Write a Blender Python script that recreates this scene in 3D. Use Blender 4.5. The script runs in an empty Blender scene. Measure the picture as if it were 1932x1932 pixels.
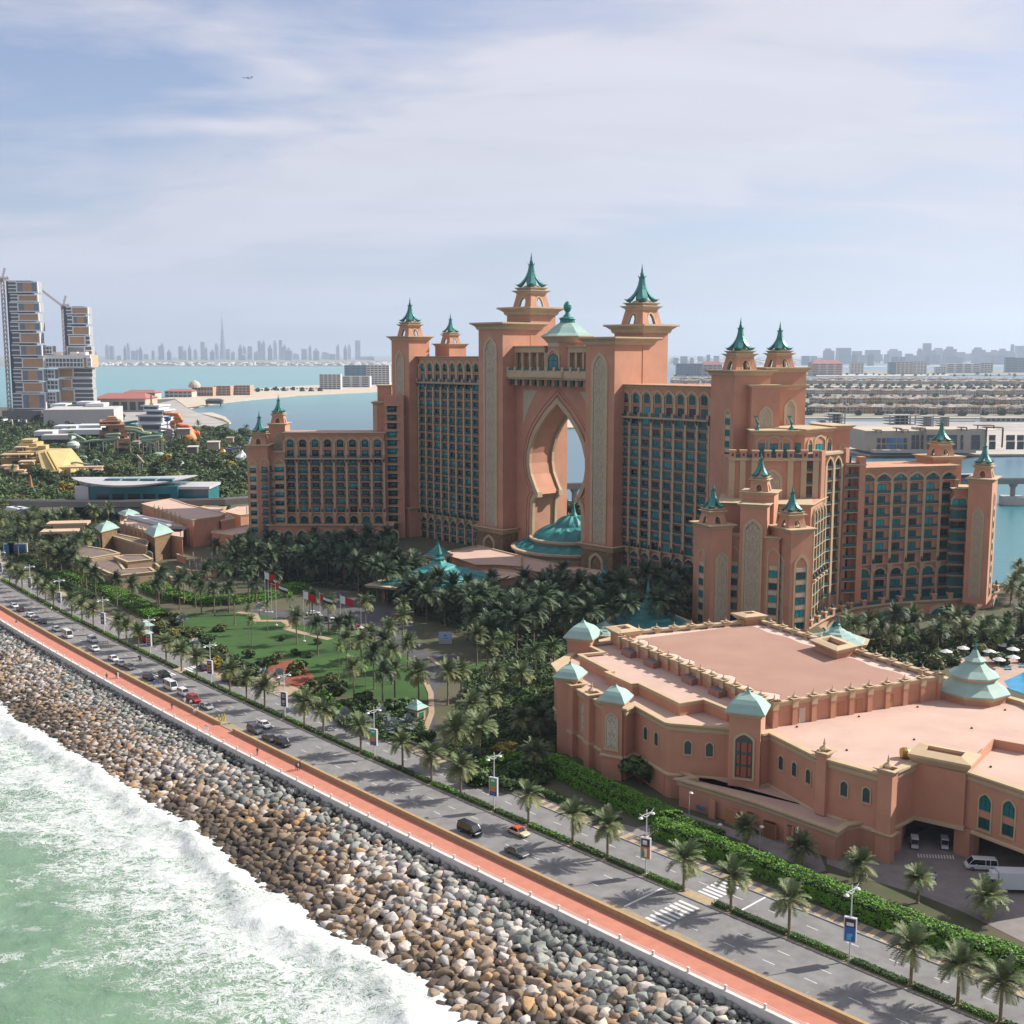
import bpy, math, random
import numpy as np
from mathutils import Vector, Matrix, noise
R = math.radians
random.seed(7); rng = np.random.default_rng(7)
scene = bpy.context.scene
COL = scene.collection

# ---------------------------------------------------------------- camera
FPX, CAMH, PITCH = 2200.0, 85.0, math.atan(298/2200.0)
cam_d = bpy.data.cameras.new('camera'); cam = bpy.data.objects.new('camera', cam_d); COL.objects.link(cam)
cam.location = (0, 0, CAMH); cam.rotation_euler = (math.pi/2-PITCH, 0, 0)
cam_d.sensor_fit = 'HORIZONTAL'; cam_d.sensor_width = 36; cam_d.lens = FPX/1932*36
cam_d.clip_start = 1; cam_d.clip_end = 90000
scene.camera = cam

def G(u, v, z=0.0):
    """point of the place at height z seen at photo position u,v (0..1932)"""
    x = (u-966)/FPX; y = -(v-966)/FPX
    d = (x, math.cos(PITCH)+y*math.sin(PITCH), -math.sin(PITCH)+y*math.cos(PITCH))
    t = (z-CAMH)/d[2]
    return Vector((d[0]*t, d[1]*t, z))
def HZ(u, v, Y):
    x = (u-966)/FPX; y = -(v-966)/FPX
    d = (x, math.cos(PITCH)+y*math.sin(PITCH), -math.sin(PITCH)+y*math.cos(PITCH))
    t = Y/d[1]
    return d[0]*t, CAMH+d[2]*t
def ZAT(v, Y):
    return HZ(966, v, Y)[1]
def XAT(u, Y, z):
    dep = Y*math.cos(PITCH)-(z-CAMH)*math.sin(PITCH)
    return (u-966)/FPX*dep

# ---------------------------------------------------------------- light
SUN_AZ = math.atan2(0.954, 0.298)      # clockwise from +Y
SUN_EL = R(36)
sd = Vector((math.sin(SUN_AZ)*math.cos(SUN_EL), math.cos(SUN_AZ)*math.cos(SUN_EL), math.sin(SUN_EL)))
sun_d = bpy.data.lights.new('sun', 'SUN'); sun_d.energy = 5.0; sun_d.angle = R(0.6); sun_d.color = (1, 0.95, 0.87)
sun = bpy.data.objects.new('sun', sun_d); COL.objects.link(sun); sun.location = (300, 0, 400)
sun.rotation_euler = (-sd).to_track_quat('-Z', 'Y').to_euler()

world = bpy.data.worlds.new('World'); scene.world = world; world.use_nodes = True
nt = world.node_tree; nt.nodes.clear()
class NB:
    def __init__(s, nt): s.nt = nt
    def n(s, typ, **kw):
        nd = s.nt.nodes.new(typ)
        for k, v in kw.items():
            if k.startswith('i_'): nd.inputs[k[2:].replace('_', ' ')].default_value = v
            else: setattr(nd, k, v)
        return nd
    def l(s, a, b): s.nt.links.new(a, b)
    def math(s, op, a, b=None, c=None, clamp=False):
        m = s.n('ShaderNodeMath', operation=op); m.use_clamp = clamp
        for i, q in enumerate((a, b, c)):
            if q is None: continue
            if isinstance(q, (int, float)): m.inputs[i].default_value = q
            else: s.l(q, m.inputs[i])
        return m.outputs[0]
    def mix(s, f, a, b, blend='MIX'):
        m = s.n('ShaderNodeMix', data_type='RGBA', blend_type=blend)
        for i, q in ((0, f), (6, a), (7, b)):
            if isinstance(q, (int, float)): m.inputs[i].default_value = q
            elif isinstance(q, (tuple, list)): m.inputs[i].default_value = (q[0], q[1], q[2], 1)
            else: s.l(q, m.inputs[i])
        return m.outputs[2]
    def ramp(s, f, stops):
        r = s.n('ShaderNodeValToRGB'); e = r.color_ramp.elements
        e[0].position, e[0].color = stops[0][0], (*stops[0][1], 1) if len(stops[0][1]) == 3 else stops[0][1]
        e[1].position, e[1].color = stops[-1][0], (*stops[-1][1], 1)
        for p, c in stops[1:-1]:
            k = e.new(p); k.color = (*c, 1)
        s.l(f, r.inputs[0]); return r.outputs[0]
    def mapr(s, f, a, b, c=0, d=1):
        m = s.n('ShaderNodeMapRange'); s.l(f, m.inputs[0])
        for i, q in enumerate((a, b, c, d)): m.inputs[i+1].default_value = q
        return m.outputs[0]
    def noise(s, vec, scale, detail=4, rough=0.5, dist=0.0, out=0):
        m = s.n('ShaderNodeTexNoise'); m.inputs['Scale'].default_value = scale
        m.inputs['Detail'].default_value = detail; m.inputs['Roughness'].default_value = rough
        m.inputs['Distortion'].default_value = dist
        if vec is not None: s.l(vec, m.inputs['Vector'])
        return m.outputs[out]
    def mapping(s, vec, scale=(1, 1, 1), rot=(0, 0, 0), loc=(0, 0, 0)):
        m = s.n('ShaderNodeMapping'); m.inputs['Scale'].default_value = scale
        m.inputs['Rotation'].default_value = rot; m.inputs['Location'].default_value = loc
        s.l(vec, m.inputs[0]); return m.outputs[0]

b = NB(nt)
sky = b.n('ShaderNodeTexSky', sky_type='NISHITA'); sky.sun_disc = False
sky.sun_elevation = SUN_EL; sky.sun_rotation = SUN_AZ; sky.air_density = 1.0; sky.dust_density = 1.4; sky.ozone_density = 1.6
tc = b.n('ShaderNodeTexCoord'); sep = b.n('ShaderNodeSeparateXYZ'); b.l(tc.outputs['Generated'], sep.inputs[0])
zc = b.math('MAXIMUM', sep.outputs[2], 0.0)
den = b.math('ADD', zc, 0.20)
cx = b.math('DIVIDE', sep.outputs[0], den); cy = b.math('DIVIDE', sep.outputs[1], den)
cmb = b.n('ShaderNodeCombineXYZ'); b.l(cx, cmb.inputs[0]); b.l(cy, cmb.inputs[1])
v1 = b.mapping(cmb.outputs[0], scale=(0.50, 0.80, 1), rot=(0, 0, R(-16)), loc=(5.3, 1.9, 0))
n1 = b.noise(v1, 1.35, 7, 0.50, 0.6)
v2 = b.mapping(cmb.outputs[0], scale=(0.55, 1.25, 1), rot=(0, 0, R(-22)), loc=(1.1, 7.2, 0))
n2 = b.noise(v2, 3.2, 8, 0.55, 0.6)
s = b.math('ADD', b.math('MULTIPLY', n1, 0.72), b.math('MULTIPLY', n2, 0.28))
cov = b.mapr(s, 0.40, 0.53)
cov = b.math('ADD', b.math('MULTIPLY', cov, 0.86), 0.14, clamp=True)
ctone = b.mapr(b.math('ADD', b.math('MULTIPLY', n2, 0.6), b.math('MULTIPLY', n1, 0.4)), 0.38, 0.62, 0.90, 1.03)
skyc = b.mix(1.0, sky.outputs[0], (1.15, 1.18, 1.42), 'MULTIPLY')
cloudc = b.mix(1.0, (7.1, 7.05, 8.0), ctone, 'MULTIPLY')
col = b.mix(cov, skyc, cloudc)
# thick pale air low over the horizon, all the way round
hzf = b.math('POWER', b.math('SUBTRACT', 1.0, b.math('MINIMUM', b.math('MULTIPLY', zc, 3.4), 1.0)), 2.4)
col = b.mix(b.math('MULTIPLY', hzf, 0.85), col, (6.1, 6.6, 7.9))
bg = b.n('ShaderNodeBackground'); bg.inputs[1].default_value = 0.06; b.l(col, bg.inputs[0])
wo = b.n('ShaderNodeOutputWorld'); b.l(bg.outputs[0], wo.inputs[0])

scene.view_settings.view_transform = 'Standard'; scene.view_settings.look = 'None'
scene.view_settings.exposure = 0.74; scene.view_settings.gamma = 1.0
scene.view_settings.use_curve_mapping = False
scene.render.engine = 'CYCLES'
scene.cycles.max_bounces = 5; scene.cycles.diffuse_bounces = 3; scene.cycles.glossy_bounces = 3
scene.cycles.transparent_max_bounces = 6; scene.cycles.volume_bounces = 0

# ---------------------------------------------------------------- materials
MATS = {}
def mat(name, col=(0.5, 0.5, 0.5), rough=0.8, var=0.0, scale=1.0, bump=0.0, bscale=None, metal=0.0, spec=0.5, col2=None, attr=None, detail=5):
    if name in MATS: return MATS[name]
    m = bpy.data.materials.new(name); m.use_nodes = True; t = m.node_tree; bs = t.nodes['Principled BSDF']
    k = NB(t); col = tuple(c*0.84 for c in col); col2 = tuple(c*0.84 for c in col2) if col2 else None
    bs.inputs['Roughness'].default_value = rough; bs.inputs['Metallic'].default_value = metal
    bs.inputs['Specular IOR Level'].default_value = spec
    base = None
    if attr:
        a = k.n('ShaderNodeVertexColor'); a.layer_name = attr; base = a.outputs[0]
    if var > 0 or bump > 0 or col2:
        g = k.n('ShaderNodeNewGeometry'); pos = g.outputs['Position']
        nz = k.noise(pos, scale, detail, 0.6)
        if var > 0 or col2:
            f = k.mapr(nz, 0.3, 0.7)
            c1 = base if base is not None else col
            if col2: c = k.mix(f, c1, col2)
            else:
                lo, hi = 1-var, 1+var
                cc = k.mix(f, (lo,)*3, (hi,)*3)
                c = k.mix(1.0, c1, cc, 'MULTIPLY')
            base = c
        if bump > 0:
            nb = k.noise(pos, bscale or scale*4, 4, 0.6)
            bp = k.n('ShaderNodeBump'); bp.inputs['Strength'].default_value = bump; bp.inputs['Distance'].default_value = 0.3
            k.l(nb, bp.inputs['Height']); k.l(bp.outputs[0], bs.inputs['Normal'])
    if base is not None: k.l(base, bs.inputs['Base Color'])
    else: bs.inputs['Base Color'].default_value = (*col, 1)
    MATS[name] = m; return m

# ---------------------------------------------------------------- mesh tools
class MB:
    """collects faces, then links them as one mesh object"""
    def __init__(s): s.v = []; s.f = []; s.m = []
    def add(s, vs, fs, mi=0):
        o = len(s.v); s.v.extend([tuple(p) for p in vs]); s.f.extend([tuple(i+o for i in f) for f in fs]); s.m.extend([mi]*len(fs)); return s
    def box(s, x0, x1, y0, y1, z0, z1, mi=0, M=None):
        vs = [Vector(p) for p in ((x0, y0, z0), (x1, y0, z0), (x1, y1, z0), (x0, y1, z0), (x0, y0, z1), (x1, y0, z1), (x1, y1, z1), (x0, y1, z1))]
        if M is not None: vs = [M @ p for p in vs]
        return s.add(vs, [(0, 3, 2, 1), (4, 5, 6, 7), (0, 1, 5, 4), (1, 2, 6, 5), (2, 3, 7, 6), (3, 0, 4, 7)], mi)
    def frustum(s, c, h0, h1, z0, z1, mi=0, M=None, n=4, rot=None):
        """n-gon frustum; h0,h1 half widths (x,y) or radius"""
        def ring(h, z):
            if n == 4 and rot is None:
                hx, hy = (h, h) if not isinstance(h, (tuple, list)) else h
                return [Vector((c[0]-hx, c[1]-hy, z)), Vector((c[0]+hx, c[1]-hy, z)), Vector((c[0]+hx, c[1]+hy, z)), Vector((c[0]-hx, c[1]+hy, z))]
            r0 = rot or 0
            return [Vector((c[0]+h*math.cos(r0+2*math.pi*i/n), c[1]+h*math.sin(r0+2*math.pi*i/n), z)) for i in range(n)]
        a = ring(h0, z0); bq = ring(h1, z1); vs = a+bq
        if M is not None: vs = [M @ p for p in vs]
        k = len(a)
        fs = [(i, (i+1) % k, k+(i+1) % k, k+i) for i in range(k)] + [tuple(range(k))[::-1], tuple(range(k, 2*k))]
        return s.add(vs, fs, mi)
    def lathe(s, prof, n=12, c=(0, 0), mi=0, M=None, rot=0.0):
        vs = []
        for r, z in prof:
            for i in range(n):
                a = rot+2*math.pi*i/n; p = Vector((c[0]+r*math.cos(a), c[1]+r*math.sin(a), z)); vs.append(M @ p if M is not None else p)
        fs = []
        for j in range(len(prof)-1):
            for i in range(n):
                fs.append((j*n+i, j*n+(i+1) % n, (j+1)*n+(i+1) % n, (j+1)*n+i))
        fs.append(tuple(range(n))[::-1]); k = (len(prof)-1)*n; fs.append(tuple(range(k, k+n)))
        return s.add(vs, fs, mi)
    def prism(s, poly, z0, z1, mi=0, top=None, bottom=True, M=None):
        n = len(poly); ar = sum(poly[i][0]*poly[(i+1) % n][1]-poly[(i+1) % n][0]*poly[i][1] for i in range(n))
        if ar < 0: poly = poly[::-1]
        vs = [Vector((p[0], p[1], z0)) for p in poly]+[Vector((p[0], p[1], z1)) for p in poly]
        if M is not None: vs = [M @ p for p in vs]
        o = len(s.v)
        s.add(vs, [(i, (i+1) % n, n+(i+1) % n, n+i) for i in range(n)], mi)
        s.f.append(tuple(o+n+i for i in range(n))); s.m.append(mi if top is None else top)
        if bottom: s.f.append(tuple(o+n-1-i for i in range(n))); s.m.append(mi)
        return s
    def bar(s, p, q, w, h=None, mi=0):
        p = Vector(p); q = Vector(q); d = (q-p); L = d.length
        if L < 1e-6: return s
        M = Matrix.Translation(p) @ d.to_track_quat('Z', 'Y').to_matrix().to_4x4(); h = h or w
        return s.box(-w/2, w/2, -h/2, h/2, 0, L, mi, M)
    def tube(s, pts, rad, n=6, mi=0):
        pts = [Vector(p) for p in pts]; vs = []
        for i, p in enumerate(pts):
            t = (pts[min(i+1, len(pts)-1)]-pts[max(i-1, 0)]).normalized()
            q = t.to_track_quat('Z', 'Y'); r = rad[i] if isinstance(rad, (list, tuple)) else rad
            for j in range(n):
                a = 2*math.pi*j/n; vs.append(p+q @ Vector((r*math.cos(a), r*math.sin(a), 0)))
        fs = [(i*n+j, i*n+(j+1) % n, (i+1)*n+(j+1) % n, (i+1)*n+j) for i in range(len(pts)-1) for j in range(n)]
        fs += [tuple(range(n))[::-1], tuple(range((len(pts)-1)*n, len(pts)*n))]
        return s.add(vs, fs, mi)
    def sweep(s, path, prof, closed=True, mi=0, z=0.0):
        """extrude a profile [(out,z)...] along a plan polyline; out = to the right of travel, mitred"""
        n = len(path); P = [Vector((p[0], p[1])) for p in path]; rings = []
        for i in range(n):
            a = P[i-1] if (closed or i > 0) else None; c = P[(i+1) % n] if (closed or i < n-1) else None
            d1 = (P[i]-a).normalized() if a is not None else None; d2 = (c-P[i]).normalized() if c is not None else None
            if d1 is None: d1 = d2
            if d2 is None: d2 = d1
            n1 = Vector((d1.y, -d1.x)); n2 = Vector((d2.y, -d2.x)); m = n1+n2
            if m.length < 1e-5: m = n1
            m.normalize(); k = 1/max(0.35, m.dot(n1))
            rings.append([Vector((P[i].x+m.x*o*k, P[i].y+m.y*o*k, z+h)) for o, h in prof])
        vs = [p for r in rings for p in r]; q = len(prof); fs = []
        for i in range(n if closed else n-1):
            j = (i+1) % n
            for t in range(q): fs.append((i*q+t, j*q+t, j*q+(t+1) % q, i*q+(t+1) % q))
        if not closed: fs += [tuple(range(q)), tuple(range((n-1)*q, n*q))[::-1]]
        return s.add(vs, fs, mi)
    def mesh(s, name, mats, smooth=False):
        me = bpy.data.meshes.new(name); me.from_pydata(s.v, [], s.f)
        for m in mats: me.materials.append(m)
        if len(mats) > 1: me.polygons.foreach_set('material_index', s.m)
        if smooth: me.polygons.foreach_set('use_smooth', [True]*len(me.polygons))
        me.update(); return me
    def build(s, name, mats, parent=None, smooth=False, **kw):
        if not isinstance(mats, (list, tuple)): mats = [mats]
        o = bpy.data.objects.new(name, s.mesh(name, mats, smooth)); COL.objects.link(o)
        if parent is not None: o.parent = parent
        return tag(o, **kw)
def tag(o, label=None, cat=None, group=None, kind=None):
    if label: o['label'] = label
    if cat: o['category'] = cat
    if group: o['group'] = group
    if kind: o['kind'] = kind
    return o
def empty(name, loc=(0, 0, 0), rz=0.0, sc=1.0, **kw):
    o = bpy.data.objects.new(name, None); COL.objects.link(o); o.location = loc; o.rotation_euler = (0, 0, rz); o.scale = (sc, sc, sc)
    o.empty_display_size = 0.5
    return tag(o, **kw)
def inst(name, me, parent=None, loc=(0, 0, 0), rot=(0, 0, 0), sc=(1, 1, 1), **kw):
    o = bpy.data.objects.new(name, me); COL.objects.link(o); o.location = loc; o.rotation_euler = rot
    o.scale = sc if isinstance(sc, (tuple, list)) else (sc, sc, sc)
    if parent is not None: o.parent = parent
    return tag(o, **kw)
CH = {}
def copy_tree(o, parent=None):
    c = o.copy(); COL.objects.link(c)
    if parent is not None: c.parent = parent; c.matrix_parent_inverse = o.matrix_parent_inverse
    for ch in KIDS.get(o.name, ()): copy_tree(ch, c)
    return c
KIDS = {}
def kids_scan():
    KIDS.clear()
    for o in bpy.data.objects:
        if o.parent: KIDS.setdefault(o.parent.name, []).append(o)
def npmesh(name, V, F, mats, mi=None, colors=None, cname='tint', smooth=False):
    """V (n,3) F (m,k) arrays, all faces the same size"""
    me = bpy.data.meshes.new(name); V = np.asarray(V, np.float32); F = np.asarray(F, np.int32)
    me.vertices.add(len(V)); me.vertices.foreach_set('co', V.ravel()); k = F.shape[1]
    me.loops.add(F.size); me.loops.foreach_set('vertex_index', F.ravel())
    me.polygons.add(len(F)); me.polygons.foreach_set('loop_start', np.arange(0, F.size, k, dtype=np.int32))
    for m in mats: me.materials.append(m)
    if mi is not None: me.polygons.foreach_set('material_index', np.asarray(mi, np.int32))
    if smooth: me.polygons.foreach_set('use_smooth', np.ones(len(F), bool))
    me.update(calc_edges=True)
    if colors is not None:
        a = me.color_attributes.new(cname, 'FLOAT_COLOR', 'POINT'); c = np.ones((len(V), 4), np.float32); c[:, :3] = colors
        a.data.foreach_set('color', c.ravel())
    return me
def mbarr(mb):
    """triangulated arrays from an MB"""
    F = []
    for f in mb.f:
        for i in range(1, len(f)-1): F.append((f[0], f[i], f[i+1]))
    return np.array(mb.v, np.float32), np.array(F, np.int32)

# ---------------------------------------------------------------- the coast road, a gentle curve
QA, QB, QC = 3.262e-4, -1.05178, 201.03
def RD(s, off=0.0, z=0.0):
    """s: position along the road (its Y at the median kerb), off: metres landward of that kerb"""
    x = QA*s*s+QB*s+QC; t = Vector((2*QA*s+QB, 1.0)).normalized()
    return Vector((x+t.y*off, s-t.x*off, z))
def RDdir(s): return Vector((2*QA*s+QB, 1.0)).normalized()      # pointing away from the camera
def RDang(s): d = RDdir(s); return math.atan2(d.y, d.x)
def near_s(p):
    x, y = p[0], p[1]; lo, hi = 60.0, 900.0
    for _ in range(50):
        m1 = lo+(hi-lo)/3; m2 = hi-(hi-lo)/3
        if (RD(m1).xy-Vector((x, y))).length < (RD(m2).xy-Vector((x, y))).length: hi = m2
        else: lo = m1
    s_ = (lo+hi)/2; t = RDdir(s_); d = Vector((x, y))-RD(s_).xy
    return s_, d.x*t.y-d.y*t.x
def strip(name, o0, o1, z, s0, s1, m, step=6.0, zz=None, **kw):
    k = MB(); ss = np.arange(s0, s1+0.01, step); z2 = zz if zz is not None else z
    vs = [RD(a, o, h) for a in ss for o, h in ((o0, z), (o1, z2))]
    k.add(vs, [(2*i, 2*i+1, 2*i+3, 2*i+2)[::-1] for i in range(len(ss)-1)])
    return k.build(name, m, **kw)
def rprof(name, prof, s0, s1, m, step=6.0, **kw):
    """profile [(off,z)...] closed, extruded along the road"""
    k = MB(); ss = np.arange(s0, s1+0.01, step); q = len(prof)
    vs = [RD(a, o, h) for a in ss for o, h in prof]
    fs = [(i*q+t, (i+1)*q+t, (i+1)*q+(t+1) % q, i*q+(t+1) % q) for i in range(len(ss)-1) for t in range(q)]
    fs += [tuple(range(q)), tuple(range((len(ss)-1)*q, len(ss)*q))[::-1]]
    k.add(vs, fs); return k.build(name, m, **kw)
# ================================================================ SETTING
def fbm(x, y, sc, octv=4, seed=0):
    """vectorised value noise 0..1"""
    out = np.zeros_like(x, dtype=np.float64); amp = 1.0; tot = 0
    for o in range(octv):
        f = sc*2**o; X = x*f+seed*17.3+o*5.7; Y = y*f+seed*9.1+o*3.3
        xi = np.floor(X); yi = np.floor(Y); fx = X-xi; fy = Y-yi; fx = fx*fx*(3-2*fx); fy = fy*fy*(3-2*fy)
        def h(a, c):
            q = np.sin(a*127.1+c*311.7+seed*13.7)*43758.5453; return q-np.floor(q)
        v = (h(xi, yi)*(1-fx)+h(xi+1, yi)*fx)*(1-fy)+(h(xi, yi+1)*(1-fx)+h(xi+1, yi+1)*fx)*fy
        out += v*amp; tot += amp; amp *= 0.5
    return out/tot
def rdist(x, y):
    """signed offset from the kerb curve (negative = seaward) and s, vectorised"""
    s = y.copy()
    for _ in range(12):
        X = QA*s*s+QB*s+QC; dX = 2*QA*s+QB
        g_ = (X-x)*dX+(s-y); s = s-g_/(dX*dX+1)
    X = QA*s*s+QB*s+QC; dX = 2*QA*s+QB; L = np.sqrt(dX*dX+1)
    return ((x-X)*1/L-(y-s)*dX/L), s

SHX = np.array([60, 150, 170, 179, 186, 194, 202, 210, 219, 230, 247, 258, 278, 294, 306, 330, 700])
SHY = np.array([-44, -44, -46, -46.5, -41, -41.5, -43.8, -44.5, -42, -39.6, -38, -38, -39.4, -39.5, -43, -44, -44])

# ---- water
def water_mat():
    m = bpy.data.materials.new('water'); m.use_nodes = True; t = m.node_tree; bs = t.nodes['Principled BSDF']; k = NB(t)
    g = k.n('ShaderNodeNewGeometry'); sp = k.n('ShaderNodeSeparateXYZ'); k.l(g.outputs['Position'], sp.inputs[0])
    x, y = sp.outputs[0], sp.outputs[1]
    big = k.noise(g.outputs['Position'], 0.0022, 4, 0.6)
    lag = k.mix(big, (0.05, 0.11, 0.15), (0.075, 0.15, 0.19))
    turq = k.mix(k.noise(g.outputs['Position'], 0.0006, 4, 0.6), (0.075, 0.24, 0.24), (0.13, 0.30, 0.30))
    # open gulf beyond the beach is shallow turquoise, the near cove green-blue
    fg = k.math('MULTIPLY', k.mapr(k.math('ADD', y, k.math('MULTIPLY', big, 500)), 1700, 2900), k.mapr(k.math('ADD', x, k.math('MULTIPLY', y, 0.02)), 900, 100))
    c = k.mix(fg, lag, turq)
    fr = k.math('MULTIPLY', k.mapr(k.math('SUBTRACT', x, k.math('MULTIPLY', y, 0.10)), 90, 170), k.mapr(y, 1050, 700))
    c = k.mix(fr, c, (0.03, 0.15, 0.165))
    fs = k.math('MULTIPLY', k.mapr(x, 150, 240), k.mapr(y, 440, 415)); c = k.mix(fs, c, (0.16, 0.36, 0.33))
    k.l(c, bs.inputs['Base Color']); bs.inputs['Roughness'].default_value = 0.28; bs.inputs['Specular IOR Level'].default_value = 0.35
    w = k.noise(k.mapping(g.outputs['Position'], scale=(0.4, 1.2, 1), rot=(0, 0, 0.5)), 0.22, 5, 0.6)
    bp = k.n('ShaderNodeBump'); bp.inputs['Strength'].default_value = 0.35; bp.inputs['Distance'].default_value = 1.0
    k.l(w, bp.inputs['Height']); k.l(bp.outputs[0], bs.inputs['Normal']); return m
WATER = water_mat()
k = MB(); k.add([(-42000, 60, -5.6), (42000, 60, -5.6), (42000, 62000, -5.6), (-42000, 62000, -5.6)], [(0, 1, 2, 3)])
k.build('lagoon', WATER, kind='structure')

def sea_mat():
    m = bpy.data.materials.new('surf_water'); m.use_nodes = True; t = m.node_tree; bs = t.nodes['Principled BSDF']; k = NB(t)
    at = k.n('ShaderNodeVertexColor'); at.layer_name = 'shore'
    sp = k.n('ShaderNodeSeparateColor'); k.l(at.outputs[0], sp.inputs[0]); d = sp.outputs[0]      # 0 at the rocks, 1 fifty metres out
    g = k.n('ShaderNodeNewGeometry'); p = g.outputs['Position']
    base = k.mix(k.mapr(k.noise(p, 0.045, 4, 0.6), 0.3, 0.7), (0.088, 0.165, 0.098), (0.15, 0.24, 0.15))
    base = k.mix(k.mapr(k.noise(p, 0.35, 5, 0.65), 0.35, 0.75, 0, 0.3), base, (0.22, 0.31, 0.22))
    warp = k.noise(p, 0.16, 4, 0.6, out=1)
    wp = k.n('ShaderNodeVectorMath', operation='MULTIPLY_ADD'); k.l(warp, wp.inputs[0]); wp.inputs[1].default_value = (7, 7, 7); k.l(p, wp.inputs[2])
    # lace: curling ridges of noise, broad by the rocks and thread-thin further out
    rp = k.mapping(wp.outputs[0], rot=(0, 0, R(52)), scale=(0.62, 1.2, 1))
    dens = k.noise(k.mapping(p, rot=(0, 0, R(50)), scale=(0.5, 1.3, 1)), 0.085, 4, 0.6)
    e = k.math('ADD', d, k.math('MULTIPLY', k.math('SUBTRACT', dens, 0.5), 0.85))
    def ridge(sc, w0, w1, det=4, off=0.5):
        n_ = k.noise(rp, sc, det, 0.58); a = k.math('ABSOLUTE', k.math('SUBTRACT', n_, off)); w = k.mapr(e, 0.08, 0.62, w1, w0)
        return k.math('SUBTRACT', 1.0, k.math('DIVIDE', a, w), clamp=True)
    lace = k.math('MAXIMUM', ridge(0.22, 0.006, 0.075), ridge(0.55, 0.003, 0.085, 5, 0.48))
    lace = k.math('MAXIMUM', lace, k.math('MULTIPLY', ridge(1.3, 0.0005, 0.09, 5, 0.52), 0.85))
    lace = k.math('POWER', lace, 0.55)
    solid = k.mapr(k.math('ADD', e, k.math('MULTIPLY', k.math('SUBTRACT', k.noise(wp.outputs[0], 0.5, 6, 0.7), 0.5), 0.8)), 0.12, 0.01)
    far = k.math('MULTIPLY', k.mapr(k.noise(k.mapping(p, rot=(0, 0, R(20)), scale=(0.45, 1.5, 1), loc=(31, 7, 0)), 0.06, 3, 0.6), 0.52, 0.64), k.math('POWER', k.math('SUBTRACT', 1.0, k.math('DIVIDE', k.math('ABSOLUTE', k.math('SUBTRACT', k.noise(rp, 0.14, 5, 0.62), 0.5)), 0.022), clamp=True), 0.6))
    f = k.math('MAXIMUM', k.math('MAXIMUM', solid, k.math('MULTIPLY', lace, k.mapr(e, 0.72, 0.5))), k.math('MULTIPLY', far, 0.8), clamp=True)
    halo = k.math('MULTIPLY', k.mapr(e, 0.45, 0.05), 0.30)
    c = k.mix(halo, base, (0.28, 0.37, 0.28)); c = k.mix(k.math('MULTIPLY', f, 0.93), c, (0.58, 0.60, 0.585))
    k.l(c, bs.inputs['Base Color'])
    rr = k.mix(f, (0.22,)*3, (0.85,)*3); k.l(rr, bs.inputs['Roughness']); bs.inputs['Specular IOR Level'].default_value = 0.35
    h = k.math('ADD', k.math('MULTIPLY', f, 0.5), k.math('MULTIPLY', k.noise(wp.outputs[0], 0.33, 3, 0.5), 1.6))
    bp = k.n('ShaderNodeBump'); bp.inputs['Strength'].default_value = 0.45; bp.inputs['Distance'].default_value = 0.5
    k.l(h, bp.inputs['Height']); k.l(bp.outputs[0], bs.inputs['Normal']); return m
xs = np.arange(-190, 60, 0.7); ys = np.arange(95, 340, 0.7); X, Y = np.meshgrid(xs, ys)
off, sS = rdist(X.ravel(), Y.ravel()); sh = np.interp(sS, SHX, SHY)
d = sh-off                                  # metres seaward of the shoreline
xr, yr = X.ravel(), Y.ravel()
Zs = -5.0+0.55*(fbm(xr, yr, 0.07, 4, 3)-0.5)*2+0.18*(fbm(xr, yr, 0.45, 3, 5)-0.5)*2
wob = (fbm(xr, yr, 0.10, 3, 8)-0.5)*6
Zs += np.exp(-((d-3.5+wob)/3.2)**2)*(0.6+1.1*(fbm(xr, yr, 0.5, 4, 9)))+np.exp(-((d-13+wob)/2.5)**2)*0.5*fbm(xr, yr, 0.3, 4, 2)
keep = off < -30
nx, ny = len(xs), len(ys); ii = np.arange(nx*ny).reshape(ny, nx)
Fq = np.stack([ii[:-1, :-1], ii[:-1, 1:], ii[1:, 1:], ii[1:, :-1]], -1).reshape(-1, 4); Fq = Fq[keep[Fq].all(1)]
dc = np.clip(d/50.0, 0, 1); cc = np.stack([dc, dc, dc], 1)
used = np.unique(Fq); remap = np.zeros(nx*ny, np.int32); remap[used] = np.arange(len(used))
me = npmesh('sea', np.stack([xr, yr, Zs], 1)[used], remap[Fq], [sea_mat()], colors=cc[used], cname='shore', smooth=True)
o = bpy.data.objects.new('sea', me); COL.objects.link(o); tag(o, kind='structure')

# ---- land sheets
SAND = mat('sand', (0.52, 0.44, 0.34), 0.95, 0.15, 0.05)
EARTH = mat('garden_soil', (0.11, 0.085, 0.055), 1.0, 0.3, 0.12, col2=(0.055, 0.075, 0.025))
FARLAND = mat('far_land', (0.30, 0.27, 0.23), 1.0, 0.0, 0.012, col2=(0.14, 0.16, 0.10))
GRAYSITE = mat('site_ground', (0.36, 0.33, 0.30), 1.0, 0.25, 0.03)
def sheet(name, px, z, m, thick=None, conv=True):
    """a level sheet of land outlined by the photo positions of its corners"""
    P = [G(u, v, z) for u, v in px] if conv else [Vector((a, c, z)) for a, c in px]
    k = MB(); k.prism([(p.x, p.y) for p in P], z-(thick or 0.5), z)
    return k.build(name, m, kind='structure')
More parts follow.
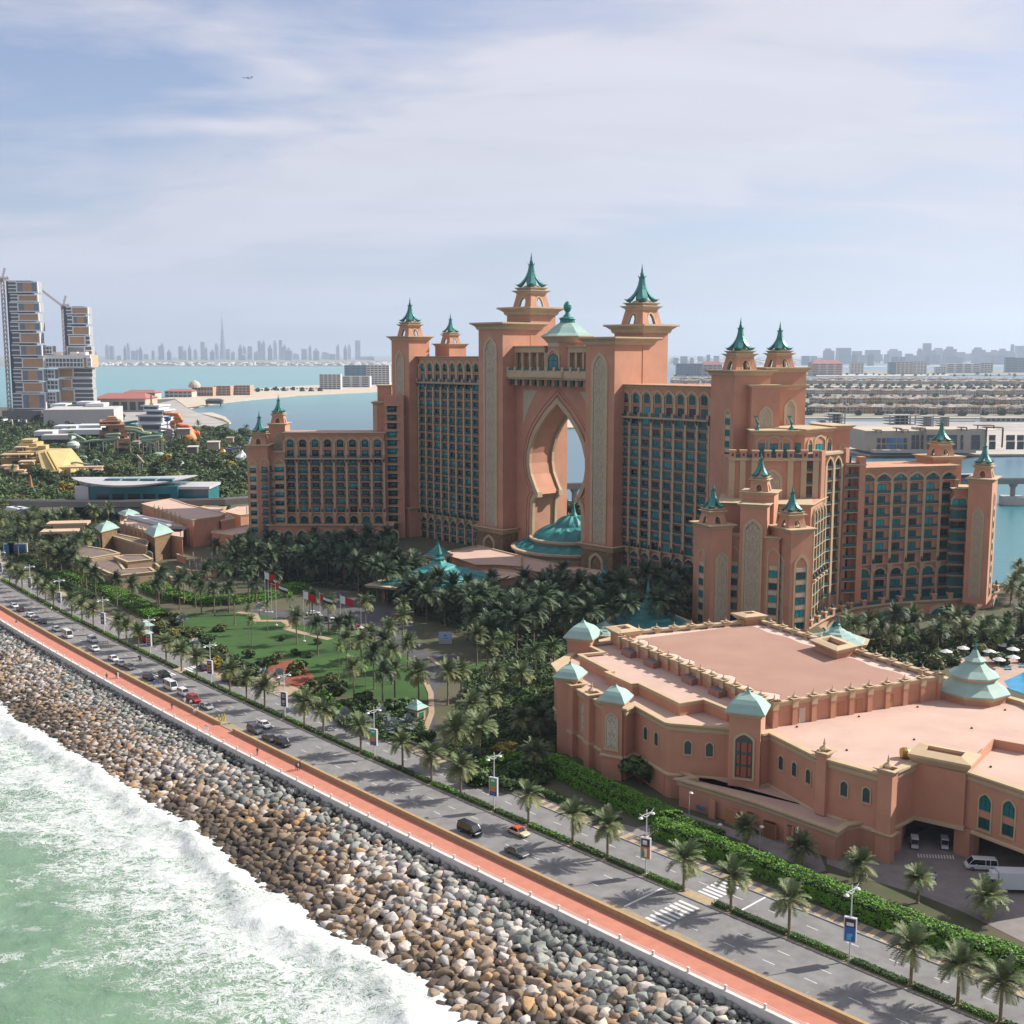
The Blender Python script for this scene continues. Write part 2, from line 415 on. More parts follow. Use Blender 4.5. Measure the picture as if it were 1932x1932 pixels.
# main island: from the road to the lagoon
outer = [RD(s_, -18.2) for s_ in (70, 100, 130, 160, 200, 240, 280, 320, 360, 400, 450, 520, 600, 700)]
inner = [G(u, v, 0) for u, v in [(-900, 900), (-900, 770), (-300, 768), (0, 768), (60, 770), (120, 765), (200, 757), (330, 752), (352, 768), (372, 778), (420, 790), (432, 797), (405, 803), (395, 812), (470, 835),
         (735, 880), (1000, 945), (1090, 955), (1300, 990)]]+[Vector(p+(0,)) for p in ((96, 440), (96, 372), (98, 330), (120, 262), (260, 200), (420, 60))]
k = MB(); k.prism([(p.x, p.y) for p in outer+inner], -6.0, -0.06)
k.build('ground', EARTH, kind='structure')
low = [G(u, v, -4.3) for u, v in [(1300, 1010), (1700, 1068), (1868, 1098), (1990, 1112), (2600, 1210)]]+[Vector((430, 60, 0)), Vector((262, 196, 0)), Vector((118, 258, 0)), Vector((95, 330, 0)), Vector((93, 440, 0))]
k = MB(); k.prism([(p.x, p.y) for p in low], -6.5, -4.3); k.build('lower_garden', EARTH, kind='structure')

ASPH = mat('asphalt', (0.205, 0.198, 0.192), 0.92, 0.22, 0.35, bump=0.05, bscale=8, detail=8)
ASPH2 = mat('driveway_asphalt', (0.075, 0.073, 0.075), 0.92, 0.22, 0.25)
KERB = mat('kerb_stone', (0.34, 0.32, 0.29), 0.9, 0.15, 1.0)
WHITE = mat('road_paint', (0.72, 0.72, 0.70), 0.8, 0.15, 1.5)
YEL = mat('faded_bay_paint', (0.36, 0.29, 0.165), 0.9, 0.2, 0.6, col2=(0.25, 0.21, 0.15))
BRICK = mat('promenade_red', (0.49, 0.185, 0.12), 0.85, 0.10, 0.5, bump=0.05, bscale=6)
OCH = mat('ochre_wall', (0.42, 0.27, 0.13), 0.85, 0.12, 1.2)
SEAW = mat('seawall_concrete', (0.66, 0.62, 0.57), 0.8, 0.12, 0.8)
S0, S1 = 92, 620
strip('carriageway', -12.55, -0.02, 0.0, S0, S1, ASPH, kind='structure')
strip('inner_carriageway', 2.22, 9.3, 0.0, S0, S1, ASPH, kind='structure')
rprof('median', [(0.0, -0.05), (0.0, 0.14), (2.2, 0.14), (2.2, -0.05)], S0, S1, mat('median_sand', (0.36, 0.27, 0.17), 1, 0.2, 1.0), kind='structure')
rprof('kerb', [(-0.14, -0.05), (-0.14, 0.15), (0.1, 0.15), (0.1, -0.05)], S0, S1, KERB, kind='structure')
rprof('kerb', [(2.12, -0.05), (2.12, 0.152), (2.34, 0.152), (2.34, -0.05)], S0, S1, KERB, kind='structure')
rprof('kerb', [(9.2, -0.05), (9.2, 0.15), (9.42, 0.15), (9.42, -0.05)], S0, S1, KERB, kind='structure')
rprof('sidewalk', [(9.42, -0.05), (9.42, 0.13), (12.2, 0.13), (12.2, -0.05)], S0, S1, mat('paving_beige', (0.40, 0.31, 0.21), 0.9, 0.15, 0.8), kind='structure')
rprof('promenade', [(-18.3, -0.3), (-18.3, 0.25), (-13.15, 0.25), (-13.15, -0.3)], S0, S1, BRICK, kind='structure')
rprof('seawall', [(-18.95, -3.5), (-18.95, 0.62), (-18.3, 0.62), (-18.3, -0.5)], S0, S1, SEAW, label='long pale concrete seawall edging the red promenade above the rocks', cat='sea wall')
GAP0, GAP1 = 263.5, 268.5
rprof('parapet_wall', [(-13.15, -0.1), (-13.15, 1.12), (-12.55, 1.12), (-12.55, -0.1)], S0, GAP0-0.1, OCH, step=(GAP0-0.1-S0)/30, label='long low ochre wall beside the road, nearer stretch below the gap with bollards', cat='low wall')
rprof('parapet_wall', [(-13.15, -0.1), (-13.15, 1.12), (-12.55, 1.12), (-12.55, -0.1)], GAP1, 560, OCH, label='long low ochre wall beside the parked cars, farther stretch above the gap with bollards', cat='low wall')
# railing on the seawall: posts and two rails
rl = empty('railing', (0, 0, 0), label='thin white rail with concrete posts on the seawall', cat='railing')
RAILM = mat('rail_white', (0.75, 0.73, 0.70), 0.5)
k = MB(); k.box(-0.16, 0.16, -0.13, 0.13, 0, 0.62); k.box(-0.19, 0.19, -0.16, 0.16, 0.62, 0.70); pm = k.mesh('rail_post', [SEAW])
s_ = 100.0
while s_ < 380:
    p = RD(s_, -18.55, 0.62); inst('post', pm, rl, p, (0, 0, RDang(s_))); s_ += 6.3*abs(0.72)
def rprof_p(name, prof, s0, s1, m, parent):
    o = rprof(name, prof, s0, s1, m); o.parent = parent; return o
for hgt in (0.30, 0.56):
    rprof_p('rail', [(-18.575, 0.62+hgt), (-18.575, 0.62+hgt+0.05), (-18.525, 0.62+hgt+0.05), (-18.525, 0.62+hgt)], 96, 400, RAILM, rl)

# lane markings
k = MB()
def mark(k, s0, s1, o0, o1, z=0.006):
    n = max(1, int((s1-s0)/4)); ss = [s0+(s1-s0)*i/n for i in range(n+1)]
    vs = [RD(a, o, z) for a in ss for o in (o0, o1)]
    k.add(vs, [(2*i, 2*i+2, 2*i+3, 2*i+1) for i in range(n)])
sA = 100.0
while sA < 430:
    for o_ in (-3.7, -7.35, 5.75):
        mark(k, sA+(0.9 if o_ == 5.75 else 0), sA+1.45+(0.9 if o_ == 5.75 else 0), o_-0.06, o_+0.06)
    sA += 4.9
k.build('lane_marking', WHITE, kind='structure')
k = MB()
sA = 102.0
while sA < 430:     # bay dividers and bay line
    if not (169 < sA < 184): mark(k, sA, sA+0.09, -12.4, -9.95)
    sA += 4.3
k.build('parking_bay_marking', mat('faded_paint', (0.30, 0.29, 0.28), 0.9, 0.2, 2), kind='structure')
# zebra crossings: near one and the one by the kiosk
def zebra(sc, o0, o1, wide, n):
    k = MB()
    for i in range(n):
        c = o0+(o1-o0)*(i+0.5)/n; mark(k, sc, sc+wide, c-0.27, c+0.27, 0.008)
    return k
SZ, _ = near_s(G(1290, 1712)); SZ2, _ = near_s(G(1338, 1690))
zebra(SZ-1.4, -10.4, -1.2, 2.8, 8).build('zebra_crossing', WHITE, kind='structure')
zebra(SZ-1.4, 2.6, 9.0, 2.8, 6).build('zebra_crossing', WHITE, kind='structure')
k = MB(); mark(k, SZ+4.6, SZ+4.85, -9.6, -0.3, 0.009); mark(k, SZ-5.0, SZ-4.75, 2.5, 9.1, 0.009)
k.build('stop_line', WHITE, kind='structure')
SK, _ = near_s(G(395, 1256))
zebra(SK-2.2, -9.4, -1.2, 4.0, 8).build('zebra_crossing', WHITE, kind='structure')
zebra(SK-2.2, 2.6, 9.0, 4.0, 6).build('zebra_crossing', WHITE, kind='structure')
SG, _ = near_s(G(1230, 1650))
# worn ochre bays
def bay(s0, s1, o0=-12.5, o1=-9.9):
    k = MB(); L = s1-s0
    vs = [RD(s0, o0, 0.004), RD(s0+1.6, o1, 0.004), RD((s0+s1)/2, o1, 0.004), RD(s1-1.6, o1, 0.004), RD(s1, o0, 0.004)]
    k.add(vs, [tuple(range(5))]); k.build('worn_bay', YEL, kind='structure')
bay(SZ-7.5, SZ+8.5); bay(SK-9, SK+7); bay(GAP0-6, GAP1+8); bay(228, 236); bay(330, 342)
# crossing refuges in the median
for sc in (SZ, SK):
    rprof('crossing_refuge', [(0.12, 0.0), (0.12, 0.165), (2.1, 0.165), (2.1, 0.0)], sc-2.0, sc+2.0, mat('refuge_paving', (0.42, 0.31, 0.18), 0.9, 0.1, 1), step=4, kind='structure')
# alternating pale and dark paving blocks along the inner sidewalk
k = MB(); k2 = MB(); sA = 98.0; i = 0
while sA < 400:
    (k if i % 2 else k2).add([RD(sA, 9.45, 0.136), RD(sA+0.8, 9.45, 0.136), RD(sA+0.8, 12.1, 0.136), RD(sA, 12.1, 0.136)], [(0, 1, 2, 3)]); sA += 0.8; i += 1
k.build('paving_band', mat('paving_tan', (0.42, 0.31, 0.19), 0.9, 0.15, 1), kind='structure')
k2.build('paving_band', mat('paving_grey', (0.17, 0.155, 0.14), 0.9, 0.15, 1), kind='structure')

sh_ = [(185, 785), (250, 772), (330, 754), (350, 768), (372, 778), (430, 798), (405, 806), (300, 800), (230, 800)]
k = MB(); P_ = [tuple(G(u, v, 0.02)) for u, v in sh_]; k.add(P_, [tuple(range(len(P_)))[::-1]]); k.build('building_site', GRAYSITE, kind='structure')
# ---- breakwater rocks
def rock_mesh(seed, flat=0.72, n=20):
    import bmesh
    rs = np.random.default_rng(seed); d_ = rs.normal(size=(n, 3)); d_ /= np.linalg.norm(d_, axis=1)[:, None]; d_ = np.sign(d_)*np.abs(d_)**0.72; d_ *= rs.uniform(0.44, 0.56, (n, 1)); d_ *= rs.uniform(0.8, 1.35, 3)*[1, 1, flat]
    bm = bmesh.new(); [bm.verts.new(p) for p in d_]; r_ = bmesh.ops.convex_hull(bm, input=bm.verts); bmesh.ops.delete(bm, geom=[v for v in bm.verts if not v.link_faces], context='VERTS')
    bmesh.ops.bevel(bm, geom=bm.edges[:], offset=0.035, segments=1, affect='EDGES', clamp_overlap=True) if n > 18 else None
    bmesh.ops.triangulate(bm, faces=bm.faces)
    bm.verts.index_update(); V = np.array([v.co[:] for v in bm.verts], np.float32); F = np.array([[v.index for v in f.verts] for f in bm.faces], np.int32); bm.free(); return V, F
ROCKV = [rock_mesh(i) for i in range(10)]; ROCKS1 = [rock_mesh(40+i, n=15) for i in range(10)]
STONE = mat('stone', (0.4, 0.35, 0.3), 0.9, 0.20, 2.2, bump=0.18, bscale=7, attr='tint')
def slope_z(off): return np.interp(-off, [18.9, 20.5, 33, 40, 50], [-0.9, -1.3, -4.0, -5.3, -8.0])
PAL = {'pale': [(0.47, 0.41, 0.36), (0.42, 0.38, 0.345), (0.50, 0.43, 0.36), (0.38, 0.35, 0.325)],
       'green': [(0.19, 0.20, 0.175), (0.25, 0.255, 0.225), (0.15, 0.16, 0.145), (0.30, 0.30, 0.265)],
       'tan': [(0.30, 0.22, 0.155), (0.34, 0.25, 0.17), (0.25, 0.19, 0.135), (0.38, 0.235, 0.115)],
       'brown': [(0.13, 0.095, 0.06), (0.10, 0.07, 0.048), (0.17, 0.12, 0.075), (0.065, 0.052, 0.042)],
       'wet': [(0.05, 0.042, 0.036), (0.075, 0.058, 0.042)]}
rs = np.random.default_rng(11); rocks = []
def add_rocks(pitch, size, jit, zoff, o_lo, o_hi, s_lo, s_hi):
    sa = s_lo
    while sa < s_hi:
        of = o_lo
        while of > o_hi:
            s2 = sa+rs.uniform(-jit, jit)*0.7; o2 = of+rs.uniform(-jit, jit)
            p = RD(s2, o2); sz = size*rs.uniform(0.75, 1.35)
            if o2 > -20.6: sz *= 0.55
            elif o2 > -23: sz *= 0.8
            if -(19.2) < o2: o2 = -19.4
            t = (-o2-19)/24.0+0.22*(noise.noise(Vector((p.x*0.06, p.y*0.06, 0))))+0.05*rs.normal()
            u_ = rs.random(); pn = noise.noise(Vector((p.x*0.035+9, p.y*0.035, 3)))-0.30*min(1, max(0, (p.y-185)/110))
            if t < 0.20: kind = 'green' if u_ < 0.85 else 'pale'
            elif t < 0.40: kind = 'pale' if u_ < 0.45+0.5*pn else ('green' if u_ < 0.72 else 'tan')
            elif t < 0.66: kind = 'pale' if u_ < 0.34+0.9*pn else ('tan' if u_ < 0.82 else 'brown')
            elif t < 0.93: kind = 'brown' if u_ < 0.66-0.9*pn else ('tan' if u_ < 0.80 else 'pale')
            else: kind = 'wet' if u_ < 0.45 else 'brown'
            c = np.array(PAL[kind][rs.integers(len(PAL[kind]))])*rs.uniform(0.6, 1.0)
            rocks.append((p.x, p.y, float(slope_z(o2))+zoff+rs.uniform(-0.15, 0.15), sz, kind, tuple(c), rs.uniform(0, 6.28), rs.uniform(-0.45, 0.45), rs.uniform(-0.45, 0.45)))
            of -= pitch
        sa += pitch*0.72
add_rocks(1.30, 1.85, 0.45, 0.28, -19.3, -45.5, 104, 262)
add_rocks(1.05, 1.50, 0.36, 0.25, -19.3, -44, 262, 392)
add_rocks(0.55, 0.75, 0.25, 0.0, -19.1, -22.5, 104, 200)
cp = Vector((0, 0, CAMH))
def rsize(r):
    q = Vector(r[:3]); d_ = (q-cp).length
    y_ = r[1]; 
    return r[3]/d_
def in_view(x, y, z, m=0):
    z -= CAMH; dep = y*math.cos(PITCH)-z*math.sin(PITCH); up = y*math.sin(PITCH)+z*math.cos(PITCH)
    return dep > 1 and -m < 966+FPX*x/dep < 1932+m and -m < 966-FPX*up/dep < 1932+m
vis = [(rsize(r) if in_view(*r[:3]) and r[3] > 1.3 else -1) for r in rocks]
order = np.argsort(vis)[::-1]; big = set(order[:300].tolist())
rlab = {'pale': 'pale cream boulder on the breakwater slope', 'green': 'grey green boulder on the upper breakwater slope', 'tan': 'tan boulder on the breakwater slope',
        'brown': 'dark brown boulder on the lower breakwater slope', 'wet': 'wet black boulder at the water edge of the breakwater'}
rmesh = {}
for kd in PAL:
    for ci, c in enumerate(PAL[kd]):
        for vi in range(3):
            V, F = ROCKV[(ci*3+vi) % 10]; rmesh[(kd, ci, vi)] = npmesh('rock', V, F, [STONE], colors=np.tile(np.array(c, np.float32), (len(V), 1)))
Vs, Fs, Cs, o_ = [], [], [], 0
for i, r in enumerate(rocks):
    x, y, z, sz, kd, c, a1, a2, a3 = r
    if i in big:
        inst('rock', rmesh[(kd, int(a1*7) % len(PAL[kd]), int(a1*13) % 3)], None, (x, y, z), (a2, a3, a1), sz, label=rlab[kd], cat='boulder', group=kd+' boulders of the breakwater'); continue
    V, F = ROCKS1[i % 10]
    M = np.array(Matrix.Rotation(a1, 3, 'Z') @ Matrix.Rotation(a2, 3, 'X') @ Matrix.Rotation(a3, 3, 'Y'), np.float32)*sz
    W = V @ M.T+np.array([x, y, z], np.float32); Vs.append(W); Fs.append(F+o_); o_ += len(V); Cs.append(np.tile(np.array(c, np.float32), (len(V), 1)))
me = npmesh('breakwater_rocks', np.concatenate(Vs), np.concatenate(Fs), [STONE], colors=np.concatenate(Cs))
o = bpy.data.objects.new('breakwater_rocks', me); COL.objects.link(o)
tag(o, 'bank of smaller and farther boulders below the seawall', 'rocks', kind='stuff')
# bed under the rocks
rprof('breakwater_bed', [(-18.9, -1.5), (-50, -9.0), (-50, -10), (-18.9, -3)][::-1], 96, 420, mat('rubble', (0.075, 0.075, 0.07), 1, 0.5, 2.0, bump=0.5, bscale=3), kind='structure')
# ================================================================ ARCHITECTURE KIT
TERRA = mat('terracotta_render', (0.54, 0.258, 0.158), 0.88, 0.11, 0.16, bump=0.04, bscale=4)
PEACH = mat('peach_roof', (0.55, 0.375, 0.30), 0.9, 0.10, 0.12, detail=7)
TAN = mat('tan_trim', (0.52, 0.385, 0.235), 0.85, 0.08, 0.3)
CREAM = mat('cream_relief', (0.54, 0.455, 0.33), 0.85, 0.1, 0.8)
GROOVE = mat('relief_ground', (0.43, 0.355, 0.255), 0.9)
COPPER = mat('green_copper', (0.035, 0.20, 0.175), 0.45, 0.25, 0.5, metal=0.25)
TEALR = mat('teal_roof', (0.03, 0.235, 0.225), 0.55, 0.18, 0.35)
PALER = mat('pale_green_roof', (0.29, 0.43, 0.375), 0.7, 0.10, 0.25)
STONEB = mat('stone_base', (0.21, 0.13, 0.065), 0.95, 0.35, 0.8, bump=0.4, bscale=2.2)
DARK = mat('dark_opening', (0.03, 0.022, 0.02), 0.95)
def glass(name, c, r=0.12): return mat(name, c, r, spec=0.6)
GL = [glass('glass_dark_teal', (0.004, 0.075, 0.08)), glass('glass_teal', (0.004, 0.17, 0.175)), glass('glass_bright_teal', (0.005, 0.30, 0.32)), glass('glass_near_black', (0.006, 0.018, 0.02)), glass('glass_grey', (0.05, 0.07, 0.08), 0.2)]  # pane tints run from bright teal through grey to nearly black
FRAME = mat('teal_frame', (0.02, 0.07, 0.07), 0.5)
RAIL = mat('teal_railing', (0.03, 0.09, 0.095), 0.35)
def FR(p, ang=None, q=None):
    """wall frame: origin at plan point p, local x along the wall (right seen from outside), local y inward"""
    if ang is None: ang = math.atan2(q[1]-p[1], q[0]-p[0])
    return Matrix.Translation((p[0], p[1], 0)) @ Matrix.Rotation(ang, 4, 'Z')
T = Matrix.Translation
def arch_pts(w, h, rise, n=5, cx=0.0, z0=0.0):
    """pointed four-centred arch outline from bottom left over the apex to bottom right"""
    hw = w/2; P = [(cx-hw, z0)]; zs = z0+h-rise
    for i in range(n+1):
        t = i/n; P.append((cx-hw+hw*(t**1.35)*0.98 if t < 1 else cx, zs+rise*(math.sin(t*math.pi/2)**0.9*0.80+0.20*t**3)))
    R_ = [(2*cx-x, z) for x, z in P[::-1]][1:]
    return P+R_
def ring_face(k, outer, inner, M, y0, y1, mi=0):
    """solid strip between two matching outlines (x,z), from depth y0 (front) to y1"""
    n = len(outer)
    vs = [M @ Vector((x, y0, z)) for x, z in outer]+[M @ Vector((x, y0, z)) for x, z in inner]+[M @ Vector((x, y1, z)) for x, z in outer]+[M @ Vector((x, y1, z)) for x, z in inner]
    fs = []
    for i in range(n-1):
        fs += [(n+i, n+i+1, i+1, i), (i, i+1, 2*n+i+1, 2*n+i), (3*n+i, 3*n+i+1, n+i+1, n+i)]
    fs += [(0, 2*n, 3*n, n), (n-1, 2*n-1, 4*n-1, 3*n-1)]
    k.add(vs, fs, mi)
def plate(k, pts, M, y, mi=0):
    """flat polygon in the wall plane facing outward"""
    k.add([M @ Vector((x, y, z)) for x, z in pts], [tuple(range(len(pts)))[::-1]], mi)
def arch_frame(k, M, cx, z0, w, h, rise, t, out=0.25, mi=0, y1=0.05):
    o = arch_pts(w, h, rise, 5, cx, z0); i_ = arch_pts(w-2*t, h-t*1.25, rise*0.96, 5, cx, z0)
    ring_face(k, o, i_, M, -out, y1, mi)
def relief(k, M, cx, z0, w, h, rise, t, out, mi_f=0, mi_g=1, mi_r=2, pitch=None):
    """a tall pointed panel: frame, sunk ground and woven chevrons"""
    arch_frame(k, M, cx, z0, w, h, rise, t, out, mi_f)
    wi = w-2*t; hi = h-1.25*t; ri = rise*0.96
    plate(k, arch_pts(wi, hi, ri, 5, cx, z0), M, -0.06, mi_g)
    f = 0.14*w
    arch_frame(k, M, cx, z0+f*0.6, wi-f*0.3, hi-f, ri*0.9, f*0.35, 0.16, mi_r, -0.05)
    hw = wi/2-f*0.45; p = pitch or w*0.95; z = z0+f; bw = w*0.055; top = z0+hi-ri*0.25
    def bar(x0, z0_, x1, z1_, b=bw):
        def lim(x): return z0+hi-ri*(abs(x-cx)/(wi/2))**1.2-0.12
        z0c, z1c = min(z0_, lim(x0)), min(z1_, lim(x1))
        L = math.hypot(x1-x0, z1c-z0c)
        if L < 0.2: return
        nx_, nz_ = -(z1c-z0c)/L*b/2, (x1-x0)/L*b/2
        q = [(x0+nx_, z0c+nz_), (x1+nx_, z1c+nz_), (x1-nx_, z1c-nz_), (x0-nx_, z0c-nz_)]
        vs = [M @ Vector((a, -0.20, c)) for a, c in q]+[M @ Vector((a, -0.05, c)) for a, c in q]
        k.add(vs, [(0, 1, 2, 3), (0, 4, 5, 1), (1, 5, 6, 2), (2, 6, 7, 3), (3, 7, 4, 0)], mi_r)
    while z < top-p*0.2:
        for sgn in (-1, 1):
            bar(cx+sgn*hw, z, cx, z+p*0.62); bar(cx+sgn*hw, z+p*0.22, cx, z+p*0.84)
            bar(cx+sgn*hw*0.35, z+p*0.02, cx+sgn*hw*0.95, z+p*0.42); bar(cx+sgn*hw*0.55, z+p*0.50, cx+sgn*hw*0.98, z+p*0.92)
            bar(cx, z+p*0.40, cx+sgn*hw*0.5, z+p*0.02)
        z += p
CORN = [(0, -1.0), (0.15, -1.0), (0.3, -0.72), (0.3, -0.6), (0.75, -0.25), (0.95, -0.2), (0.95, 0.0), (0, 0.0)]
def cornice(k, poly, z, sc, mi=0, closed=True):
    """flared cornice round a plan polygon given counter-clockwise"""
    k.sweep(poly, [(o*sc, h*sc) for o, h in CORN], closed, mi, z)
def rect(M, x0, x1, y0, y1):
    return [((M @ Vector(p))[0], (M @ Vector(p))[1]) for p in ((x0, y0, 0), (x1, y0, 0), (x1, y1, 0), (x0, y1, 0))]

def spire_mesh(hi=True):
    """four concave copper fins meeting under a needle; unit: half diagonal 1, fins 1.62 high"""
    k = MB()
    prof = [(1.0, 0.24), (0.93, 0.20), (0.80, 0.21), (0.62, 0.36), (0.46, 0.56), (0.33, 0.80), (0.235, 1.06), (0.18, 1.32), (0.165, 1.50), (0.24, 1.66)]
    inr = [(0.96, 0.20), (0.80, 0.05), (0.62, 0.0), (0.50, 0.12), (0.36, 0.36), (0.22, 0.62), (0.08, 0.86), (0.03, 1.1), (0.02, 1.3), (0.06, 1.48)]
    wid = [0.03, 0.17, 0.27, 0.30, 0.27, 0.22, 0.17, 0.13, 0.115, 0.10]
    for q in range(4):
        a = q*math.pi/2; ca, sa = math.cos(a), math.sin(a)
        def P(r, t, z): return (r*ca-t*sa, r*sa+t*ca, z)
        vs = []
        for (r, z), (ri, zi), w in zip(prof, inr, wid):
            wi = min(w, max(0.02, ri))
            vs += [P(r, 0, z), P(r-0.42*w, w, z-0.10*w), P(ri, wi*0.8, zi), P(ri, -wi*0.8, zi), P(r-0.42*w, -w, z-0.10*w)]
        n = len(prof); fs = []
        for i in range(n-1):
            for j in range(5): fs.append((i*5+j, i*5+(j+1) % 5, (i+1)*5+(j+1) % 5, (i+1)*5+j))
        fs += [tuple(range(5))[::-1], tuple(range((n-1)*5, n*5))]
        k.add(vs, fs)
    return k.mesh('spire', [COPPER])
def finial_mesh():
    k = MB(); k.lathe([(0.05, 0), (0.075, 0.1), (0.06, 0.2), (0.095, 0.28), (0.07, 0.42), (0.045, 0.5), (0.05, 0.56), (0.02, 0.8), (0.004, 1.0)], 8); return k.mesh('finial', [COPPER])
SPIRE, FINIAL = spire_mesh(), finial_mesh()
def turret_meshes():
    """unit turret on a block of side 1: tapering lantern with four pointed openings, two flared tiers"""
    k = MB(); hb, ht, H_ = 0.38, 0.30, 0.39
    for q in range(4):
        M = Matrix.Rotation(q*math.pi/2, 4, 'Z')
        def P(x, z, inn=0.0):
            f = z/H_; hw = hb+(ht-hb)*f-0.05*math.sin(math.pi*f)*0.35; return M @ Vector((x*hw/hb, -hw+inn, z))
        A = arch_pts(0.25, 0.29, 0.12, 4); 
        for inn, fl in ((0.0, False), (0.05, True)):
            vs = [P(-hb, 0, inn), P(-hb, H_, inn), P(hb, H_, inn), P(hb, 0, inn)]+[P(x, z, inn) for x, z in A]
            n = len(A); m_ = 4+n//2
            fs = [(0, 4, 1), (3, 2, 4+n-1), (1, m_, 2)]+[(1, 4+i, 5+i) for i in range(n//2)]+[(2, 4+n-2-i, 4+n-1-i) for i in range(n//2)]
            k.add(vs, fs if not fl else [f[::-1] for f in fs], 0)
        for i in range(len(A)-1):
            k.add([P(*A[i]), P(*A[i+1]), P(*A[i+1], 0.05), P(*A[i], 0.05)], [(0, 1, 2, 3)], 1)
        o = arch_pts(0.335, 0.335, 0.135, 4)
        vs = [P(x, z, -0.012) for x, z in o]+[P(x, z, -0.012) for x, z in A]+[P(x, z, 0.01) for x, z in o]; n = len(A)
        k.add(vs, [(n+i, n+i+1, i+1, i) for i in range(n-1)]+[(i, i+1, 2*n+i+1, 2*n+i) for i in range(n-1)], 1)
    k.box(-0.29, 0.29, -0.29, 0.29, H_-0.01, H_+0.01, 0); k.box(-0.10, 0.10, -0.10, 0.10, 0, H_-0.01, 0)  # inner post added to block the bright sky behind the openings
    for z0, z1, a, b_ in ((0.38, 0.41, 0.305, 0.315), (0.41, 0.465, 0.315, 0.395), (0.465, 0.485, 0.405, 0.405), (0.485, 0.51, 0.29, 0.285), (0.51, 0.555, 0.29, 0.345), (0.555, 0.568, 0.352, 0.352)):
        k.frustum((0, 0), a, b_, z0, z1, 1)
    k.lathe([(0.27, 0.56), (0.24, 0.60), (0.16, 0.635), (0.05, 0.65)], 10, mi=1)
    return k.mesh('turret', [TERRA, TAN])
TURRET = turret_meshes()

WINS, BALS, URNS = [], [], []
def win(M, x, z, w, h, tint=None, y=-0.04, kind='flat'):
    if tint is None: tint = random.choices([0, 1, 2, 3], [5, 4, 2.2, 1.6])[0]
    WINS.append((M @ T((x, y, z)), w, h, tint, kind))
def bal(M, x, z, w, out=1.1, y=0.0): BALS.append((M @ T((x, y, z)), w, out))
def window_meshes():
    r = {}
    for kd in ('flat', 'arch'):
        for t in range(5):
            k = MB()
            if kd == 'flat':
                k.box(-0.5, 0.5, -0.06, 0.0, 0, 1, 0); k.box(-0.5, 0.5, -0.12, -0.06, 0, 0.035, 1); k.box(-0.5, 0.5, -0.12, -0.06, 0.965, 1, 1)
                for x in (-0.5, -0.025, 0.45): k.box(x, x+0.05, -0.12, -0.06, 0.035, 0.965, 1)
            else:
                A = arch_pts(1.0, 1.0, 0.30, 4); plate(k, A, Matrix.Identity(4), -0.06, 0); ring_face(k, A, arch_pts(0.9, 0.95, 0.29, 4), Matrix.Identity(4), -0.12, 0.0, 1)
                k.box(-0.025, 0.025, -0.11, -0.06, 0, 0.93, 1); k.box(-0.45, 0.45, -0.11, -0.06, 0.60, 0.63, 1)
            r[(kd, t)] = k.mesh('window', [GL[t], FRAME])
    return r
WMESH = window_meshes()
def balcony_mesh():
    k = MB(); k.box(-0.5, 0.5, -1, 0, -0.2, 0.0, 0); k.box(-0.49, 0.49, -0.97, -0.93, 0.08, 0.95, 1); k.box(-0.5, 0.5, -1.0, -0.92, 0.95, 1.02, 1)
    return k.mesh('balcony', [TAN, RAIL])
BMESH = balcony_mesh()
def urn_mesh():
    k = MB(); k.lathe([(0.22, 0), (0.3, 0.1), (0.42, 0.5), (0.5, 0.9), (0.36, 1.3), (0.22, 1.5), (0.28, 1.65), (0.1, 2.0)], 8); return k.mesh('urn', [FRAME])
UMESH = urn_mesh()
def flush_parts(parent, limit=300):
    """nearest ones become parts of their own, the rest one joined part"""
    off = Matrix.Translation(-parent.location)
    def dist(M): return (M.translation-Vector((0, 0, CAMH))).length
    def go(name, recs):
        recs.sort(key=lambda r: dist(r[0]))
        for M, me in recs[:limit]:
            o = bpy.data.objects.new(name, me); COL.objects.link(o); o.parent = parent; o.matrix_local = off @ M
        rest = recs[limit:]
        if rest:
            V, F, I, mats, o_ = [], [], [], [], 0; cache = {}
            for M, me in rest:
                if me.name not in cache:
                    me.calc_loop_triangles(); v = np.array([q.co[:] for q in me.vertices], np.float32); f = np.array([t.vertices[:] for t in me.loop_triangles], np.int32)
                    mi = []
                    for t in me.loop_triangles:
                        mm = me.materials[t.material_index]
                        if mm not in mats: mats.append(mm)
                        mi.append(mats.index(mm))
                    cache[me.name] = (v, f, np.array(mi, np.int32))
                v, f, mi = cache[me.name]; A = np.array(off @ M, np.float32)
                V.append(v @ A[:3, :3].T+A[:3, 3]); F.append(f+o_); I.append(mi); o_ += len(v)
            o = bpy.data.objects.new(name, npmesh(name, np.concatenate(V), np.concatenate(F), mats, mi=np.concatenate(I))); COL.objects.link(o); o.parent = parent; o['kind'] = 'stuff'
    S_ = lambda a, b_, c: Matrix.Diagonal((a, b_, c, 1))
    if WINS: go('window', [(M @ S_(w, 1, h), WMESH[(kd, t)]) for M, w, h, t, kd in WINS])
    if BALS: go('balcony', [(M @ S_(w, o_, 1), BMESH) for M, w, o_ in BALS])
    if URNS: go('urn', [(M @ S_(s_, s_, s_), UMESH) for M, s_ in URNS])
    WINS.clear(); BALS.clear(); URNS.clear()
KEEP = {'relief', 'arch_wall', 'arch_frame', 'ribbed_roof', 'roof_finial', 'drum_cornice', 'wall_body', 'roof', 'fin', 'arch_moulding', 'canopy_roof'}
